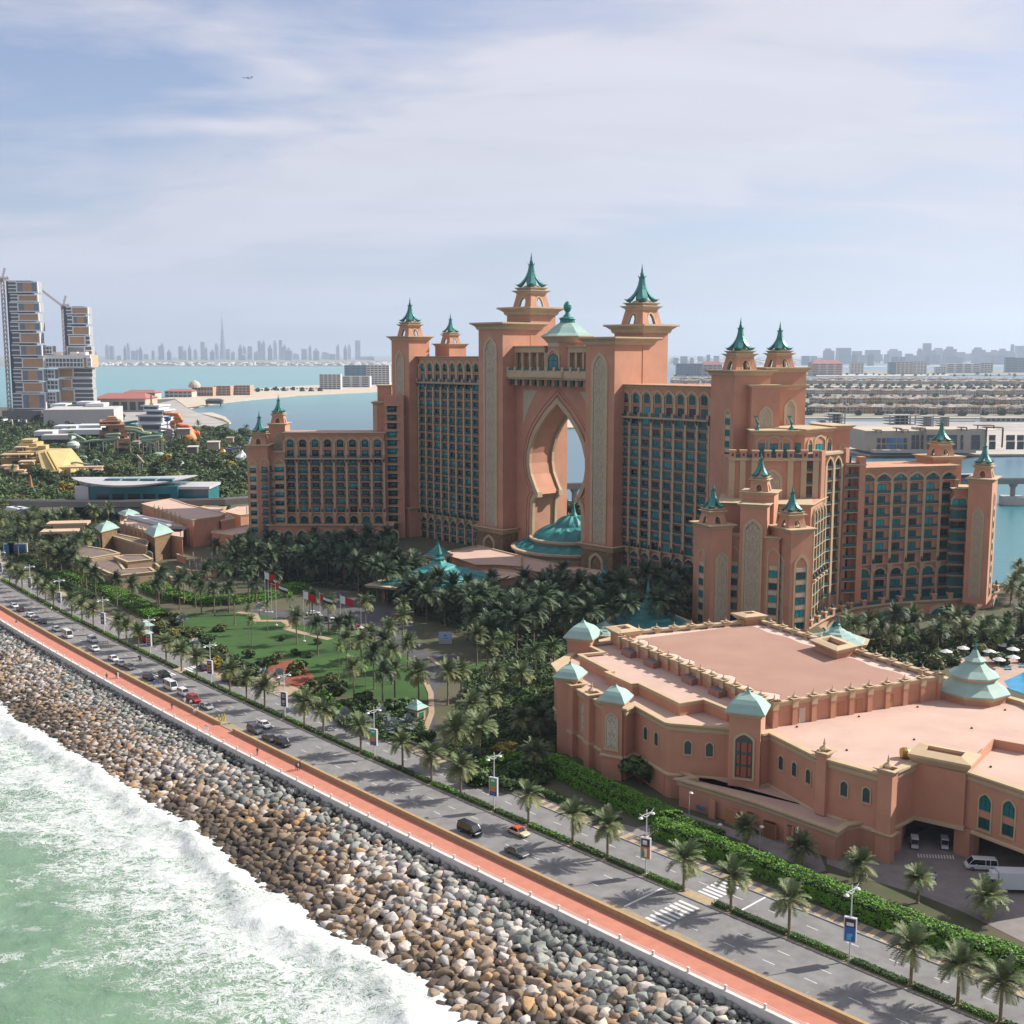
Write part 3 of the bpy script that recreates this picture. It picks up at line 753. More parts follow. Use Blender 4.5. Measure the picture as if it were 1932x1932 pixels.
def split_build(k, name, mats, parent, limit, loc):
    """every connected piece becomes a part of its own, nearest first; past the limit one joined part"""
    par = list(range(len(k.v)))
    def find(a):
        while par[a] != a: par[a] = par[par[a]]; a = par[a]
        return a
    for f in k.f:
        r = find(f[0])
        for i in f[1:]: par[find(i)] = r
    comp = {}
    for fi, f in enumerate(k.f): comp.setdefault(find(f[0]), []).append(fi)
    def sub(fis):
        q = MB(); mp = {}
        for fi in fis:
            f = []
            for i in k.f[fi]:
                if i not in mp: mp[i] = len(q.v); q.v.append(k.v[i])
                f.append(mp[i])
            q.f.append(tuple(f)); q.m.append(k.m[fi])
        return q
    cl = list(comp.values()); c0 = Vector((0, 0, CAMH))-Vector(loc)
    cl.sort(key=lambda fis: (Vector(k.v[k.f[fis[0]][0]])-c0).length)
    for fis in cl[:limit]:
        q = sub(fis); v0 = Vector(q.v[0]); q.v = [tuple(Vector(v)-v0) for v in q.v]; o = q.build(name, mats, parent); o.location = v0
    if cl[limit:]:
        o = sub([fi for fis in cl[limit:] for fi in fis]).build(name, mats, parent); o['kind'] = 'stuff'
class House:
    """a thing whose parts are gathered in world coordinates"""
    def __init__(s, name, loc, **kw):
        s.e = empty(name, loc, **kw); s.off = Matrix.Translation(-Vector(loc)); s.k = {}
    def mb(s, name):
        if name == 'relief': name = 'relief#%d' % len(s.k)
        return s.k.setdefault(name, MB())
    def done(s, mats, limit=300):
        for nme, k in s.k.items():
            base = nme.split('#')[0]
            if not k.v: continue
            k.v = [tuple(s.off @ Vector(v)) for v in k.v]; ms = mats.get(nme, mats.get(base))
            if base in KEEP: k.build(base, ms, s.e)
            else: split_build(k, base, ms, s.e, limit, s.e.location)
        flush_parts(s.e, limit); return s.e
    def turret(s, M, A, z, spire=True):
        """turret standing on a block of side A, centred on the frame origin"""
        Mt = s.off @ M @ T((0, 0, z)) @ Matrix.Diagonal((A, A, A, 1))
        o = bpy.data.objects.new('turret', TURRET); COL.objects.link(o); o.parent = s.e; o.matrix_local = Mt
        if spire:
            sp = bpy.data.objects.new('spire', SPIRE); COL.objects.link(sp); sp.parent = o
            sp.matrix_local = T((0, 0, 0.575)) @ Matrix.Rotation(R(45), 4, 'Z') @ Matrix.Diagonal((0.475, 0.475, 0.42, 1))
            f = bpy.data.objects.new('finial', FINIAL); COL.objects.link(f); f.parent = o
            f.matrix_local = T((0, 0, 1.18)) @ Matrix.Diagonal((0.55, 0.55, 0.40, 1))
        return o

def tower_block(h, M, x0, x1, y0, y1, z0, z1, cs, band=True):
    h.mb('wall').prism(rect(M, x0, x1, y0, y1), z0, z1-0.05)
    cornice(h.mb('cornice'), rect(M, x0, x1, y0, y1), z1, cs)
    h.mb('cornice').prism(rect(M, x0-cs*0.9, x1+cs*0.9, y0-cs*0.9, y1+cs*0.9), z1-0.12, z1+0.02)

def grid(h, M, x0, nb, bw, z_bot, z_urn, z_top, z_ledge=None, depth=14, fl=3.9, ww=0.56, big=False, corn=1.6, last_pier=True, urns=True, over=0.0):
    """a hotel front: pointed bays on top, a corbelled ledge, ranks of balconied windows between piers, an urn ledge, an arcade"""
    x1 = x0+nb*bw; W, TR, PI_ = h.mb('wall'), h.mb('trim'), h.mb('pier')
    h.mb('wall').prism(rect(M, x0-over, x1+over, 0, depth), z_bot, z_top-0.05)
    cornice(h.mb('cornice'), rect(M, x0-over, x1+over, 0, depth), z_top, corn*0.7)
    body_top = z_ledge if z_ledge else z_top-4.9
    nfl = int(round((body_top-z_urn)/fl)); fl = (body_top-z_urn)/nfl
    pw = 0.17*bw
    for i in range(nb+1):
        x = x0+i*bw
        if i == nb and not last_pier: continue
        PI_.box(x-pw/2, x+pw/2, -0.85, 0, z_urn, body_top-(0 if z_ledge else 0.4), 0, M)
        TR.frustum((0, 0), (pw*0.62, 0.6), (pw*1.0, 0.85), z_urn-2.2, z_urn-0.2, 0, M @ T((x, -0.75, 0)))
        TR.box(x-pw*1.1, x+pw*1.1, -1.75, 0, z_urn-0.2, z_urn+0.15, 0, M)
        PI_.box(x-pw*0.45, x+pw*0.45, -0.6, 0, z_bot, z_urn-2.2, 0, M)
        if urns: URNS.append((M @ T((x, -1.15, z_urn+0.15)), 0.95))
    TR.box(x0-over, x1+over, -0.9, 0, z_urn-0.22, z_urn-0.02, 0, M)
    for r_ in range(nfl):
        z = z_urn+r_*fl
        TR.box(x0, x1, -0.28, 0, z+fl-0.28, z+fl-0.12, 0, M)
        for i in range(nb):
            cx = x0+(i+0.5)*bw; o_ = -0.10*bw if not big else 0
            win(M, cx+o_, z+0.15, bw*ww, fl*0.70)
            if r_ > 0: bal(M, cx, z-0.02, bw*0.80, 0.95)
    # arcade
    n_ar = max(1, int(round((z_urn-1.6-z_bot)/fl)));
    for i in range(nb):
        cx = x0+(i+0.5)*bw
        for r_ in range(n_ar):
            z = z_bot+r_*fl+0.2
            if z > z_urn-4.2:
                pass
            last = r_ == n_ar-1
            win(M, cx, z, bw*0.60, (z_urn-1.3-z) if last else fl*0.74, kind='arch' if last else 'flat', tint=random.choice([0, 0, 1, 3]))
            if last: arch_frame(h.mb('trim'), M, cx, z-0.3, bw*0.80, z_urn-0.75-z, 1.4, bw*0.07, 0.35)
            if r_ > 0: bal(M, cx, z-0.12, bw*0.78, 0.7)
    # top bays
    if z_ledge:
        TR.box(x0-over, x1+over, -1.7, 0, z_ledge-0.55, z_ledge-0.1, 0, M); TR.box(x0-over, x1+over, -1.3, 0, z_ledge-0.9, z_ledge-0.55, 0, M)
        h.mb('ledge_railing').box(x0, x1, -1.62, -1.56, z_ledge-0.1, z_ledge+0.8, 0, M)
        for i in range(nb+1):
            x = x0+i*bw; h.mb('ledge_post').box(x-0.55, x+0.55, -1.75, -0.9, z_ledge-0.1, z_ledge+1.25, 0, M)
            h.mb('trim').box(x-0.65, x+0.65, -1.85, -0.8, z_ledge+1.25, z_ledge+1.45, 0, M)
            h.mb('corbel').frustum((0, 0), (0.2, 0.25), (0.35, 0.6), z_ledge-2.3, z_ledge-0.9, 0, M @ T((x, -0.85, 0)))
        zt = z_top-corn*0.7-0.6; hh = zt-z_ledge
        f2 = (hh-1.6)/2
        for i in range(nb):
            cx = x0+(i+0.5)*bw
            arch_frame(h.mb('trim'), M, cx, z_ledge, bw*1.0, hh, 2.3, bw*0.10, 0.55)
            arch_frame(h.mb('trim'), M, cx, z_ledge+f2+0.7, bw*0.66, hh-f2-1.5, 1.5, bw*0.05, 0.3)
            for q in range(2):
                win(M, cx, z_ledge+0.2+q*(f2+0.55), bw*0.52, f2*0.80)
            h.mb('trim').box(cx-bw*0.32, cx+bw*0.32, -0.5, 0, z_ledge+f2+0.45, z_ledge+f2+0.65, 0, M)
        for i in range(nb+1):
            x = x0+i*bw; PI_.box(x-pw*0.42, x+pw*0.42, -0.5, 0, z_ledge, zt-2.4, 0, M); h.mb('trim').box(x-pw*0.7, x+pw*0.7, -0.75, 0, zt-2.8, zt-2.2, 0, M)
    else:
        zt = z_top-corn*0.7-0.7
        for i in range(nb):
            cx = x0+(i+0.5)*bw
            arch_frame(h.mb('trim'), M, cx, body_top-0.9, bw*1.0, zt-body_top+0.9, 1.9, bw*0.09, 0.6)
            win(M, cx-0.05*bw, body_top-fl*0.0+0.15, bw*0.5, 2.5)
            bal(M, cx, body_top-0.02, bw*0.78, 0.9)
        for i in range(nb+1):
            x = x0+i*bw; h.mb('trim').box(x-pw*0.75, x+pw*0.75, -1.05, 0, body_top-0.9, body_top-0.2, 0, M)
def column_windows(h, M, x, w, z0, z1, fl=3.9, balc=False, frame=True, top_arch=True, relief_between=True):
    """one rank of windows in a pointed frame"""
    n = int((z1-z0-2)/fl)
    if frame: arch_frame(h.mb('trim'), M, x, z0, w*1.35, z1-z0, w*0.7, w*0.16, 0.22)
    for i in range(n):
        z = z0+i*fl+0.5; win(M, x, z, w*0.86, fl*0.52 if frame else fl*0.68)
        if balc: bal(M, x, z-0.1, w*1.15, 1.0)
        elif relief_between: h.mb('relief').box(x-w*0.45, x+w*0.45, -0.12, 0, z+fl*0.58, z+fl*0.9, 2, M)

def on_wall(M, u, v):
    """local (x, z) where the line of sight through photo position u,v meets the wall plane of M"""
    x = (u-966)/FPX; y = -(v-966)/FPX
    d = Vector((x, math.cos(PITCH)+y*math.sin(PITCH), -math.sin(PITCH)+y*math.cos(PITCH)))
    n = (M.to_3x3() @ Vector((0, 1, 0))); o = M.translation; c = Vector((0, 0, CAMH))
    t = (o-c).dot(n)/d.dot(n); p = M.inverted() @ (c+d*t); return p.x, p.z
PROJ = lambda p: (966+FPX*p[0]/(p[1]*math.cos(PITCH)-(p[2]-CAMH)*math.sin(PITCH)), 966-FPX*(p[1]*math.sin(PITCH)+(p[2]-CAMH)*math.cos(PITCH))/(p[1]*math.cos(PITCH)-(p[2]-CAMH)*math.sin(PITCH)))
def polyG(px, z): return [(G(u, v, z).x, G(u, v, z).y) for u, v in px]
def ccw(P):
    a = sum(P[i][0]*P[(i+1) % len(P)][1]-P[(i+1) % len(P)][0]*P[i][1] for i in range(len(P)))
    return P if a > 0 else P[::-1]
CAP = [(-0.8, -0.9), (0, -0.9), (0, -1.7), (0.18, -1.7), (0.3, -1.3), (0.3, -0.95), (0.62, -0.45), (0.8, -0.35), (0.8, 0), (-0.8, 0)]
# ================================================================ HOTEL
HM = {'wall': [TERRA], 'cornice': [TAN], 'trim': [TAN], 'pier': [TAN], 'relief': [TAN, GROOVE, CREAM], 'ledge_railing': [RAIL], 'ledge_post': [TERRA], 'corbel': [FRAME],
      'arch_wall': [TERRA, TERRA], 'arch_frame': [TAN], 'spandrel_panel': [CREAM], 'stone_plinth': [STONEB], 'domed_roof': [PALER, TAN, TERRA], 'roof_finial': [COPPER], 'dish': [PALER]}
L0P, L0A = Vector((-44.5, 545.0)), math.atan2(-0.7332, 0.68)
ML = FR(L0P, L0A)
hotel = House('hotel', (40, 450, 0), label='huge salmon pink hotel with a giant pointed arch, teal windows and green copper spires', cat='hotel')
h = hotel
# --- centre fronts, left and right of the arch
grid(h, ML, 2.4, 9, 5.38, -0.6, 11.3, 84.0, 72.5, depth=18, corn=1.8)
grid(h, ML, 127.0, 8, 5.42, -0.6, 10.9, 73.6, 61.6, depth=18, corn=1.8)
# podium terrace ledge below
# --- the two great towers
def great_tower(s0, s1, ztop, zrear, s0r, s1r):
    tower_block(h, ML, s0, s1, -6, 16, -0.6, ztop, 3.0)
    k = h.mb('relief'); M = ML @ T((0, -6, 0)); c = (s0+s1)/2
    relief(k, M, c, 11.5, (s1-s0)*0.57, ztop-5.6-11.5, 5.2, 1.25, 0.45, pitch=7.2)
    sp = rect(ML, s0-0.9, s1+0.9, -6.9, 4); h.mb('stone_plinth').prism(sp, -0.6, 8.6); cornice(h.mb('cornice'), sp, 11.0, 1.7); h.mb('cornice').prism(rect(ML, s0-0.5, s1+0.5, -6.5, 4), 8.4, 9.4)
    arch_frame(h.mb('trim'), ML @ T((0, -6.9, 0)), c, 0, 7.4, 7.9, 3.0, 0.9, 0.5)
    tower_block(h, ML, s0r, s1r, 10, 25, 50, zrear, 3.4)
    h.turret(ML @ T(((s0r+s1r)/2, 17.5, 0)), s1r-s0r, zrear)
great_tower(50.9, 66.2, 98.2, 105.0, 51.4, 66.3)
great_tower(114.1, 129.2, 91.5, 96.5, 114.4, 129.4)
k = MB()
# --- the arch wall between them
Mp = ML @ T((0, 2, 0))      # wall plane 2 m behind the line
SC = 91.2
HW = [(-0.6, 15.2), (13, 15.2), (20.5, 15.0), (23.8, 14.6), (26.2, 12.4), (26.25, 11.6), (29.0, 13.4), (34.4, 16.2), (39.1, 17.1), (43.4, 16.9), (49.4, 15.0), (52.5, 13.3), (55.5, 11.1), (60.2, 6.9), (62.5, 4.3), (64.6, 1.7), (66.0, 0.0)]
AW = h.mb('arch_wall'); X0, X1, TOPZ = 66.2, 114.1, 76.0
def arch_side(yy, flip):
    for (za, wa), (zb, wb) in zip(HW[:-1], HW[1:]):
        if zb-za < 0.001: continue
        for a0, a1, b0, b1 in ((X0, SC-wa, X0, SC-wb), (SC+wa, X1, SC+wb, X1)):
            vs = [Mp @ Vector(p) for p in ((a0, yy, za), (a1, yy, za), (b1, yy, zb), (b0, yy, zb))]
            AW.add(vs, [(0, 1, 2, 3) if not flip else (3, 2, 1, 0)], 0)
    vs = [Mp @ Vector(p) for p in ((X0, yy, 66.0), (X1, yy, 66.0), (X1, yy, TOPZ), (X0, yy, TOPZ))]; AW.add(vs, [(0, 1, 2, 3) if not flip else (3, 2, 1, 0)], 0)
arch_side(0, False); arch_side(13, True)
for (za, wa), (zb, wb) in zip(HW[:-1], HW[1:]):
    for sg in (-1, 1):
        vs = [Mp @ Vector(p) for p in ((SC+sg*wa, 0, za), (SC+sg*wa, 13, za), (SC+sg*wb, 13, zb), (SC+sg*wb, 0, zb))]; AW.add(vs, [(0, 1, 2, 3) if sg < 0 else (3, 2, 1, 0)], 1)
AW.add([Mp @ Vector(p) for p in ((X0, 0, TOPZ), (X1, 0, TOPZ), (X1, 13, TOPZ), (X0, 13, TOPZ))], [(0, 1, 2, 3)])
def arch_ring(name, f0, f1, y0, y1, grow0, grow1, mi=0):
    left = [(SC-max(0, w)-0, z) for z, w in HW]; right = [(SC+w, z) for z, w in HW[::-1]][1:]
    pts = left+right
    def off(g):
        out = []
        for i, (x, z) in enumerate(pts):
            a = pts[max(0, i-1)]; c = pts[min(len(pts)-1, i+1)]; dx, dz = c[0]-a[0], c[1]-a[1]; L = math.hypot(dx, dz) or 1
            k_ = 1.0 if abs(x-SC) > 0.01 else 1.35
            out.append((x-dz/L*g*k_, z+dx/L*g*k_))
        return out
    ring_face(h.mb(name), off(grow1), off(grow0), Mp, y0, y1, mi)
arch_ring('arch_frame', 0, 0, -0.9, 0.5, -0.9, 1.0); arch_ring('arch_frame', 0, 0, 12.5, 13.9, -0.9, 1.0)
arch_ring('arch_moulding', 0, 0, -0.45, 0.05, 1.9, 2.9); HM['arch_moulding'] = [TERRA]
arch_ring('arch_moulding', 0, 0, -0.30, 0.05, 3.5, 4.0)
for sg in (-1, 1):      # imposts where the arch springs, spandrel fields
    h.mb('arch_frame').box(SC+sg*11.6-0.8, SC+sg*11.6+0.8, -1.2, 1.6, 25.2, 27.4, 0, Mp); h.mb('arch_frame').box(SC+sg*11.6-0.8, SC+sg*11.6+0.8, 11.6, 14.2, 25.2, 27.4, 0, Mp)
    P = [(SC+sg*20.8, 70.0), (SC+sg*12.2, 70.0), (SC+sg*14.2, 67.5), (SC+sg*16.2, 64.8), (SC+sg*17.8, 62.2), (SC+sg*19.2, 59.4), (SC+sg*20.8, 55.6)]
    if sg < 0: P = P[::-1]
    plate(h.mb('spandrel_panel'), P, Mp, -0.06)
    for a, c in (((22.2, 50), (22.2, 72.2)), ((22.2, 72.2), (2.0, 72.2))):
        h.mb('arch_moulding').bar(Mp @ Vector((SC+sg*a[0], -0.05, a[1])), Mp @ Vector((SC+sg*c[0], -0.05, c[1])), 0.5, 0.5)
for i in range(4):
    pass
# rear piers of the arch on the lagoon side
h.mb('wall').prism(rect(ML, X0-8, SC-17.3, 15, 25), -0.6, 62); h.mb('wall').prism(rect(ML, SC+17.3, X1+8, 15, 25), -0.6, 62)
h.mb('wall').prism(rect(ML, X0, X1, 15.2, 24), 66.5, 76)
# balcony over the arch, on dark corbels
T_ = h.mb('trim'); T_.box(X0-0.4, X1+0.4, -4.2, 3, 75.4, 77.8, 0, ML); T_.box(X0, X1, -3.4, 3, 74.6, 75.4, 0, ML)
T_.box(X0+14, X1-14, -5.4, -4.2, 75.6, 77.9, 0, ML)
for i in range(11):
    x = X0+2+i*4.4; h.mb('corbel').box(x-0.8, x+0.8, -2.8, 2.05, 72.4, 74.6, 0, ML); h.mb('ledge_post').box(x+1.0, x+2.6, -2.0, 2.05, 72.0, 74.6, 0, ML)
h.mb('ledge_railing').box(X0, X1, -4.0, -3.9, 78.3, 79.2, 0, ML); T_.box(X0, X1, -4.1, -3.75, 77.8, 78.3, 0, ML)
for i in range(11): x = X0+1+i*4.6; T_.box(x-0.6, x+0.6, -4.4, -3.4, 77.8, 79.8, 0, ML)
# loggia behind the balcony
h.mb('wall').prism(rect(ML, X0, X1, 3.5, 15), 76, 87.5)
for a0, a1 in ((X0, SC-6.8), (SC+6.8, X1)):
    n = 4; bw = (a1-a0)/n; T_.box(a0, a1, 0.6, 3.5, 85.6, 87.9, 0, ML); T_.box(a0-0.2, a1+0.2, 0.0, 3.5, 87.9, 88.4, 0, ML)
    for i in range(n+1): T_.box(a0+i*bw-0.55, a0+i*bw+0.55, 0.9, 2.2, 77.8, 85.6, 0, ML)
    for i in range(n):
        cx = a0+(i+0.5)*bw; arch_frame(T_, ML @ T((0, 3.45, 0)), cx, 77.8, bw*0.72, 7.0, 1.8, 0.45, 0.3); win(ML @ T((0, 3.4, 0)), cx, 77.9, bw*0.42, 4.6, 1, kind='arch')
MO = ML @ T((SC, 7.0, 0))
h.mb('wall').frustum((0, 0), 8.6, 8.6, 76, 91, 0, MO, 8, R(22.5))
arch_frame(T_, MO @ T((0, -8.0, 0)), 0, 77.8, 7.6, 9.6, 2.8, 0.7, 0.3); win(MO @ T((0, -8.02, 0)), 0, 77.9, 5.6, 7.4, 1, kind='arch'); h.mb('relief').box(-3, 3, -8.15, -7.9, 88.0, 90.6, 2, MO)
D_ = h.mb('domed_roof')
for r0, r1, z0, z1, mi in ((9.0, 10.6, 89.6, 91.2, 1), (10.6, 11.6, 91.2, 91.9, 1), (11.6, 11.6, 91.9, 92.3, 1), (11.6, 9.2, 92.3, 93.5, 0), (9.2, 6.4, 93.5, 95.8, 0), (6.4, 3.6, 95.8, 97.6, 0)):
    D_.frustum((0, 0), r0, r1, z0, z1, mi, MO, 8, R(22.5))
F_ = h.mb('roof_finial')
F_.lathe([(3.2, 97.5), (3.1, 98.9), (3.6, 99.2), (3.4, 99.6), (1.9, 100.1), (1.6, 100.7), (1.0, 101.2), (0.8, 102.0), (1.3, 102.5), (1.7, 103.6), (1.6, 104.8), (1.0, 105.8), (0.2, 106.4)], 12, M=MO)
# --- slim tower left of the centre
tower_block(h, ML, -12.0, 1.2, -5, 7, -0.6, 93.2, 1.9)
relief(h.mb('relief'), ML @ T((0, -5, 0)), -5.6, 14.8, 6.6, 72.0, 4.2, 0.85, 0.35, pitch=5.6)
h.mb('wall').prism(rect(ML, -13.2, 2.4, -6.4, 4), -0.6, 12.6); cornice(h.mb('cornice'), rect(ML, -13.2, 2.4, -6.4, 4), 14.0, 1.3)
relief(h.mb('relief'), ML @ T((0, -6.4, 0)), -5.6, 0, 6.4, 11.8, 2.6, 0.8, 0.3)
h.turret(ML @ T((-5.4, 1.0, 0)), 11.4, 93.2)
# second turret on a block on the roof behind
xb, zb = HZ((850+1680/2.273)*.535, (1000+490/2.273)*.535, 556)
Mb = ML @ T((26, 26, 0)); p = ML.inverted() @ Vector((xb, 556, 0)); Mb = ML @ T((p.x, p.y, 0))
tower_block(h, Mb, -5.2, 5.2, -5.2, 5.2, 60, zb+0.5, 1.3); h.turret(Mb, 9.0, zb+0.5)
# stepped blocks beside it
def blk(u0, u1, vtop, Y, dep, z0=-0.6, cs=1.0, ang=0.0):
    xa, zt = HZ(u0, vtop, Y); xb_, _ = HZ(u1, vtop, Y); L = (xb_-xa)/max(0.2, math.cos(ang))
    M = FR((xa, Y), ang); tower_block(h, M, 0, L, 0, dep, z0, zt, cs); return M, L, zt
U2 = lambda x: (850+x/2.273)*.535
V2 = lambda y: (1000+y/2.273)*.535
M, L, zt = blk(U2(1092), U2(1200), V2(815), 552, 14, 40, 0.7)
M, L, zt = blk(U2(1056), U2(1215), V2(950), 543, 14)
for xx in (1.2, 9.0): h.mb('pier').box(xx-0.9, xx+0.9, -0.4, 0, 38, zt-1.6, 0, M)
# left wing, flat to the camera
xa = XAT(U2(350), 535, 30); xb_ = XAT(U2(1148), 535, 30)
MW = FR((xa, 535), 0.0); grid(h, MW, 0, 8, (xb_-xa)/8, -0.6, 12.4, 49.3, 37.9, depth=16, ww=0.56, big=True, corn=1.6)
Lw = xb_-xa
h.mb('wall').prism(rect(MW, Lw, Lw+9, 3, 16), -0.6, 66.0)
column_windows(h, MW @ T((0, 3, 0)), Lw+3.6, 5.0, -0.4, 64, frame=False, relief_between=False)
for i in range(16): h.mb('trim').box(Lw, Lw+7.0, 2.2, 3, 2.9+i*3.9, 3.2+i*3.9, 0, MW)
# left end: window rank, corner tower, rear turret
M, L, zt = blk(U2(210), U2(345), V2(1350), 533.5, 14, cs=0.8)
column_windows(h, M, L*0.68, 4.6, -0.3, zt-2.6, balc=False); column_windows(h, M, L*0.16, 3.0, -0.3, zt-3.6, balc=True, frame=False)
M, L, zt = blk(U2(45), U2(210), V2(1295), 529, 13, cs=1.2)
column_windows(h, M, L*0.27, 3.0, -0.3, zt-6.5); column_windows(h, M, L*0.84, 2.9, -0.3, zt-6.5, balc=True, frame=False)
arch_frame(h.mb('trim'), M, L*0.84, zt-12, 4.2, 6.5, 2.2, 0.4, 0.2)
h.turret(M @ T((L*0.5, 6.2, 0)), 9.8, zt)
M, L, zt = blk(U2(222), U2(352), V2(1122), 545, 12, z0=30, cs=1.0)
relief(h.mb('relief'), M, L*0.55, zt-15, 4.4, 11, 2.2, 0.6, 0.3); h.turret(M @ T((L*0.5, 5, 0)), 8.6, zt)
M, L, zt = blk(U2(128), U2(250), V2(1160), 553, 10, z0=30, cs=0.6)
sp = h.turret(M @ T((1.2, 5, 0)), 6.5, zt-7)
# base arcade below the left wing
tz = -0.05
hb = rect(MW, -6, Lw+4, -10, 0); h.mb('wall').prism(hb, -0.6, 7.2); cornice(h.mb('cornice'), hb, 8.0, 1.0)
for i in range(10):
    x = -3+i*6.0; arch_frame(T_, MW @ T((0, -10, 0)), x, 0, 4.8, 6.2, 2.0, 0.5, 0.3); win(MW @ T((0, -10, 0)), x, 0.1, 3.6, 5.2, 0, kind='arch')
# podium in front of the centre, with two-tier ribbed teal roof
MC = ML @ T((91.0, 11.6, 0)); C0 = MC.translation
PD = h.mb('podium'); HM['podium'] = [TERRA, PEACH, TAN, STONEB]
PD.frustum((0, 0), 24.4, 24.4, -0.6, 4.0, 0, MC, 40)
k_ = h.mb('drum_cornice'); HM['drum_cornice'] = [TAN]
k_.lathe([(23.5, 1.6), (24.6, 1.6), (24.8, 2.6), (25.8, 3.8), (26.4, 4.2), (26.4, 5.0), (24.8, 5.1), (24.0, 4.6)], 48, M=MC)
k_.lathe([(16.2, 6.2), (17.2, 6.2), (17.4, 7.0), (18.6, 8.1), (18.6, 8.9), (17.0, 9.0), (16.4, 8.6)], 40, M=MC)
RF = h.mb('ribbed_roof'); HM['ribbed_roof'] = [TEALR]
RF.lathe([(24.9, 4.9), (23.4, 5.5), (20.6, 6.3), (18.0, 6.8), (16.2, 7.1)], 48, M=MC)
RF.lathe([(17.4, 8.8), (15.6, 10.2), (13.0, 11.6), (10.0, 12.8), (8.2, 13.6), (7.4, 14.6), (5.6, 15.9), (3.6, 16.9), (1.7, 17.6), (1.0, 19.0), (0.6, 21.0), (0.3, 23.0), (0.05, 25.0)], 32, M=MC)
def leafrib(n, r0, z0, r1, z1, w, out, M=MC):
    """raised leaf on a conical roof: broad in the middle, pointed at both ends, sagging with the slope"""
    for i in range(n):
        a = 2*math.pi*i/n; Rz = M @ Matrix.Rotation(a, 4, 'Z'); m = 7; vs = []
        for j in range(m+1):
            t = j/m; r = r0+(r1-r0)*t; z = z0+(z1-z0)*(t**0.85); ww_ = w*math.sin(math.pi*min(1, t*0.92+0.06))**0.8
            vs += [Rz @ Vector((r, -ww_, z+0.02)), Rz @ Vector((r, 0, z+out*math.sin(math.pi*t)+0.12)), Rz @ Vector((r, ww_, z+0.02))]
        fs = []
        for j in range(m): fs += [(j*3, j*3+3, j*3+4, j*3+1), (j*3+1, j*3+4, j*3+5, j*3+2)]
        h.mb('roof_leaf').add(vs, fs)
HM['roof_leaf'] = [TEALR]
leafrib(18, 16.9, 9.3, 9.0, 13.4, 1.6, 0.8); leafrib(22, 24.4, 5.2, 18.2, 6.9, 2.4, 0.75); leafrib(12, 8.0, 14.2, 2.4, 17.6, 1.2, 0.6)
# stepped flat roofs of the podium
def flat(pts, z, z0=-0.6, cs=0.7, kb=True):
    """low flat-roofed block; corners given as photo positions at roof height"""
    P = [G(u, v, z) for u, v in pts]; poly = [(p.x, p.y) for p in P]
    ar = sum(poly[i][0]*poly[(i+1) % len(poly)][1]-poly[(i+1) % len(poly)][0]*poly[i][1] for i in range(len(poly)))
    if ar < 0: poly = poly[::-1]
    PD.prism(poly, z0, z-0.5, 0, top=1); cornice(h.mb('cornice'), poly, z, cs); return poly
U3 = lambda x: (1500+x/1.932)*.535
V3 = lambda y: (1700+y/1.932)*.535
flat([(U3(120), V3(480)), (U3(360), V3(430)), (U3(640), V3(500)), (U3(640), V3(570)), (U3(500), V3(560)), (U3(350), V3(560)), (U3(230), V3(520))], 4.0)
flat([(U3(510), V3(560)), (U3(640), V3(500)), (U3(900), V3(560)), (U3(1180), V3(600)), (U3(1190), V3(625)), (U3(930), V3(655)), (U3(800), V3(610)), (U3(650), V3(590))], 3.2)
flat([(U3(330), V3(615)), (U3(480), V3(590)), (U3(640), V3(610)), (U3(650), V3(640)), (U3(440), V3(672))], 2.8)
flat([(U3(1080), V3(640)), (U3(1320), V3(640)), (U3(1430), V3(660)), (U3(1430), V3(690)), (U3(1310), V3(700)), (U3(1120), V3(700))], 2.6)
# --- right core, front cluster and right wing (still the hotel)
U4 = lambda x: (2400+x/2.76)*.535
V4 = lambda y: (1050+y/2.76)*.535
U5 = lambda x: (2900+x/2.717)*.535
V5 = lambda y: (1100+y/2.717)*.535
V5b = lambda y: (1600+y/2.717)*.535
UC = lambda x: (2400+x/3.513)*.535
VC = lambda y: (1650+y/3.513)*.535
A22 = R(22)
def solve_len(M, u, z):
    """how far along the wall frame M the photo column u lies"""
    lo, hi = -60.0, 90.0
    def pu(a):
        p = M @ Vector((a, 0, z)); zz = z-CAMH; dep = p.y*math.cos(PITCH)-zz*math.sin(PITCH); return 966+FPX*p.x/dep
    for _ in range(50):
        m = (lo+hi)/2
        if pu(m) > u: hi = m
        else: lo = m
    return lo
# recessed rank joining the centre front to the core
M = ML @ T((170.4, 3.0, 0)); h.mb('wall').prism(rect(M, 0, 9, 0, 12), -0.6, 73.0); cornice(h.mb('cornice'), rect(M, 0, 9, 0, 12), 73.6, 0.9)
column_windows(h, M, 3.2, 4.6, -0.3, 71, frame=False, relief_between=False)
for i in range(18): h.mb('trim').box(0.4, 6.2, -0.5, 0, 2.9+i*3.9, 3.15+i*3.9, 0, M)
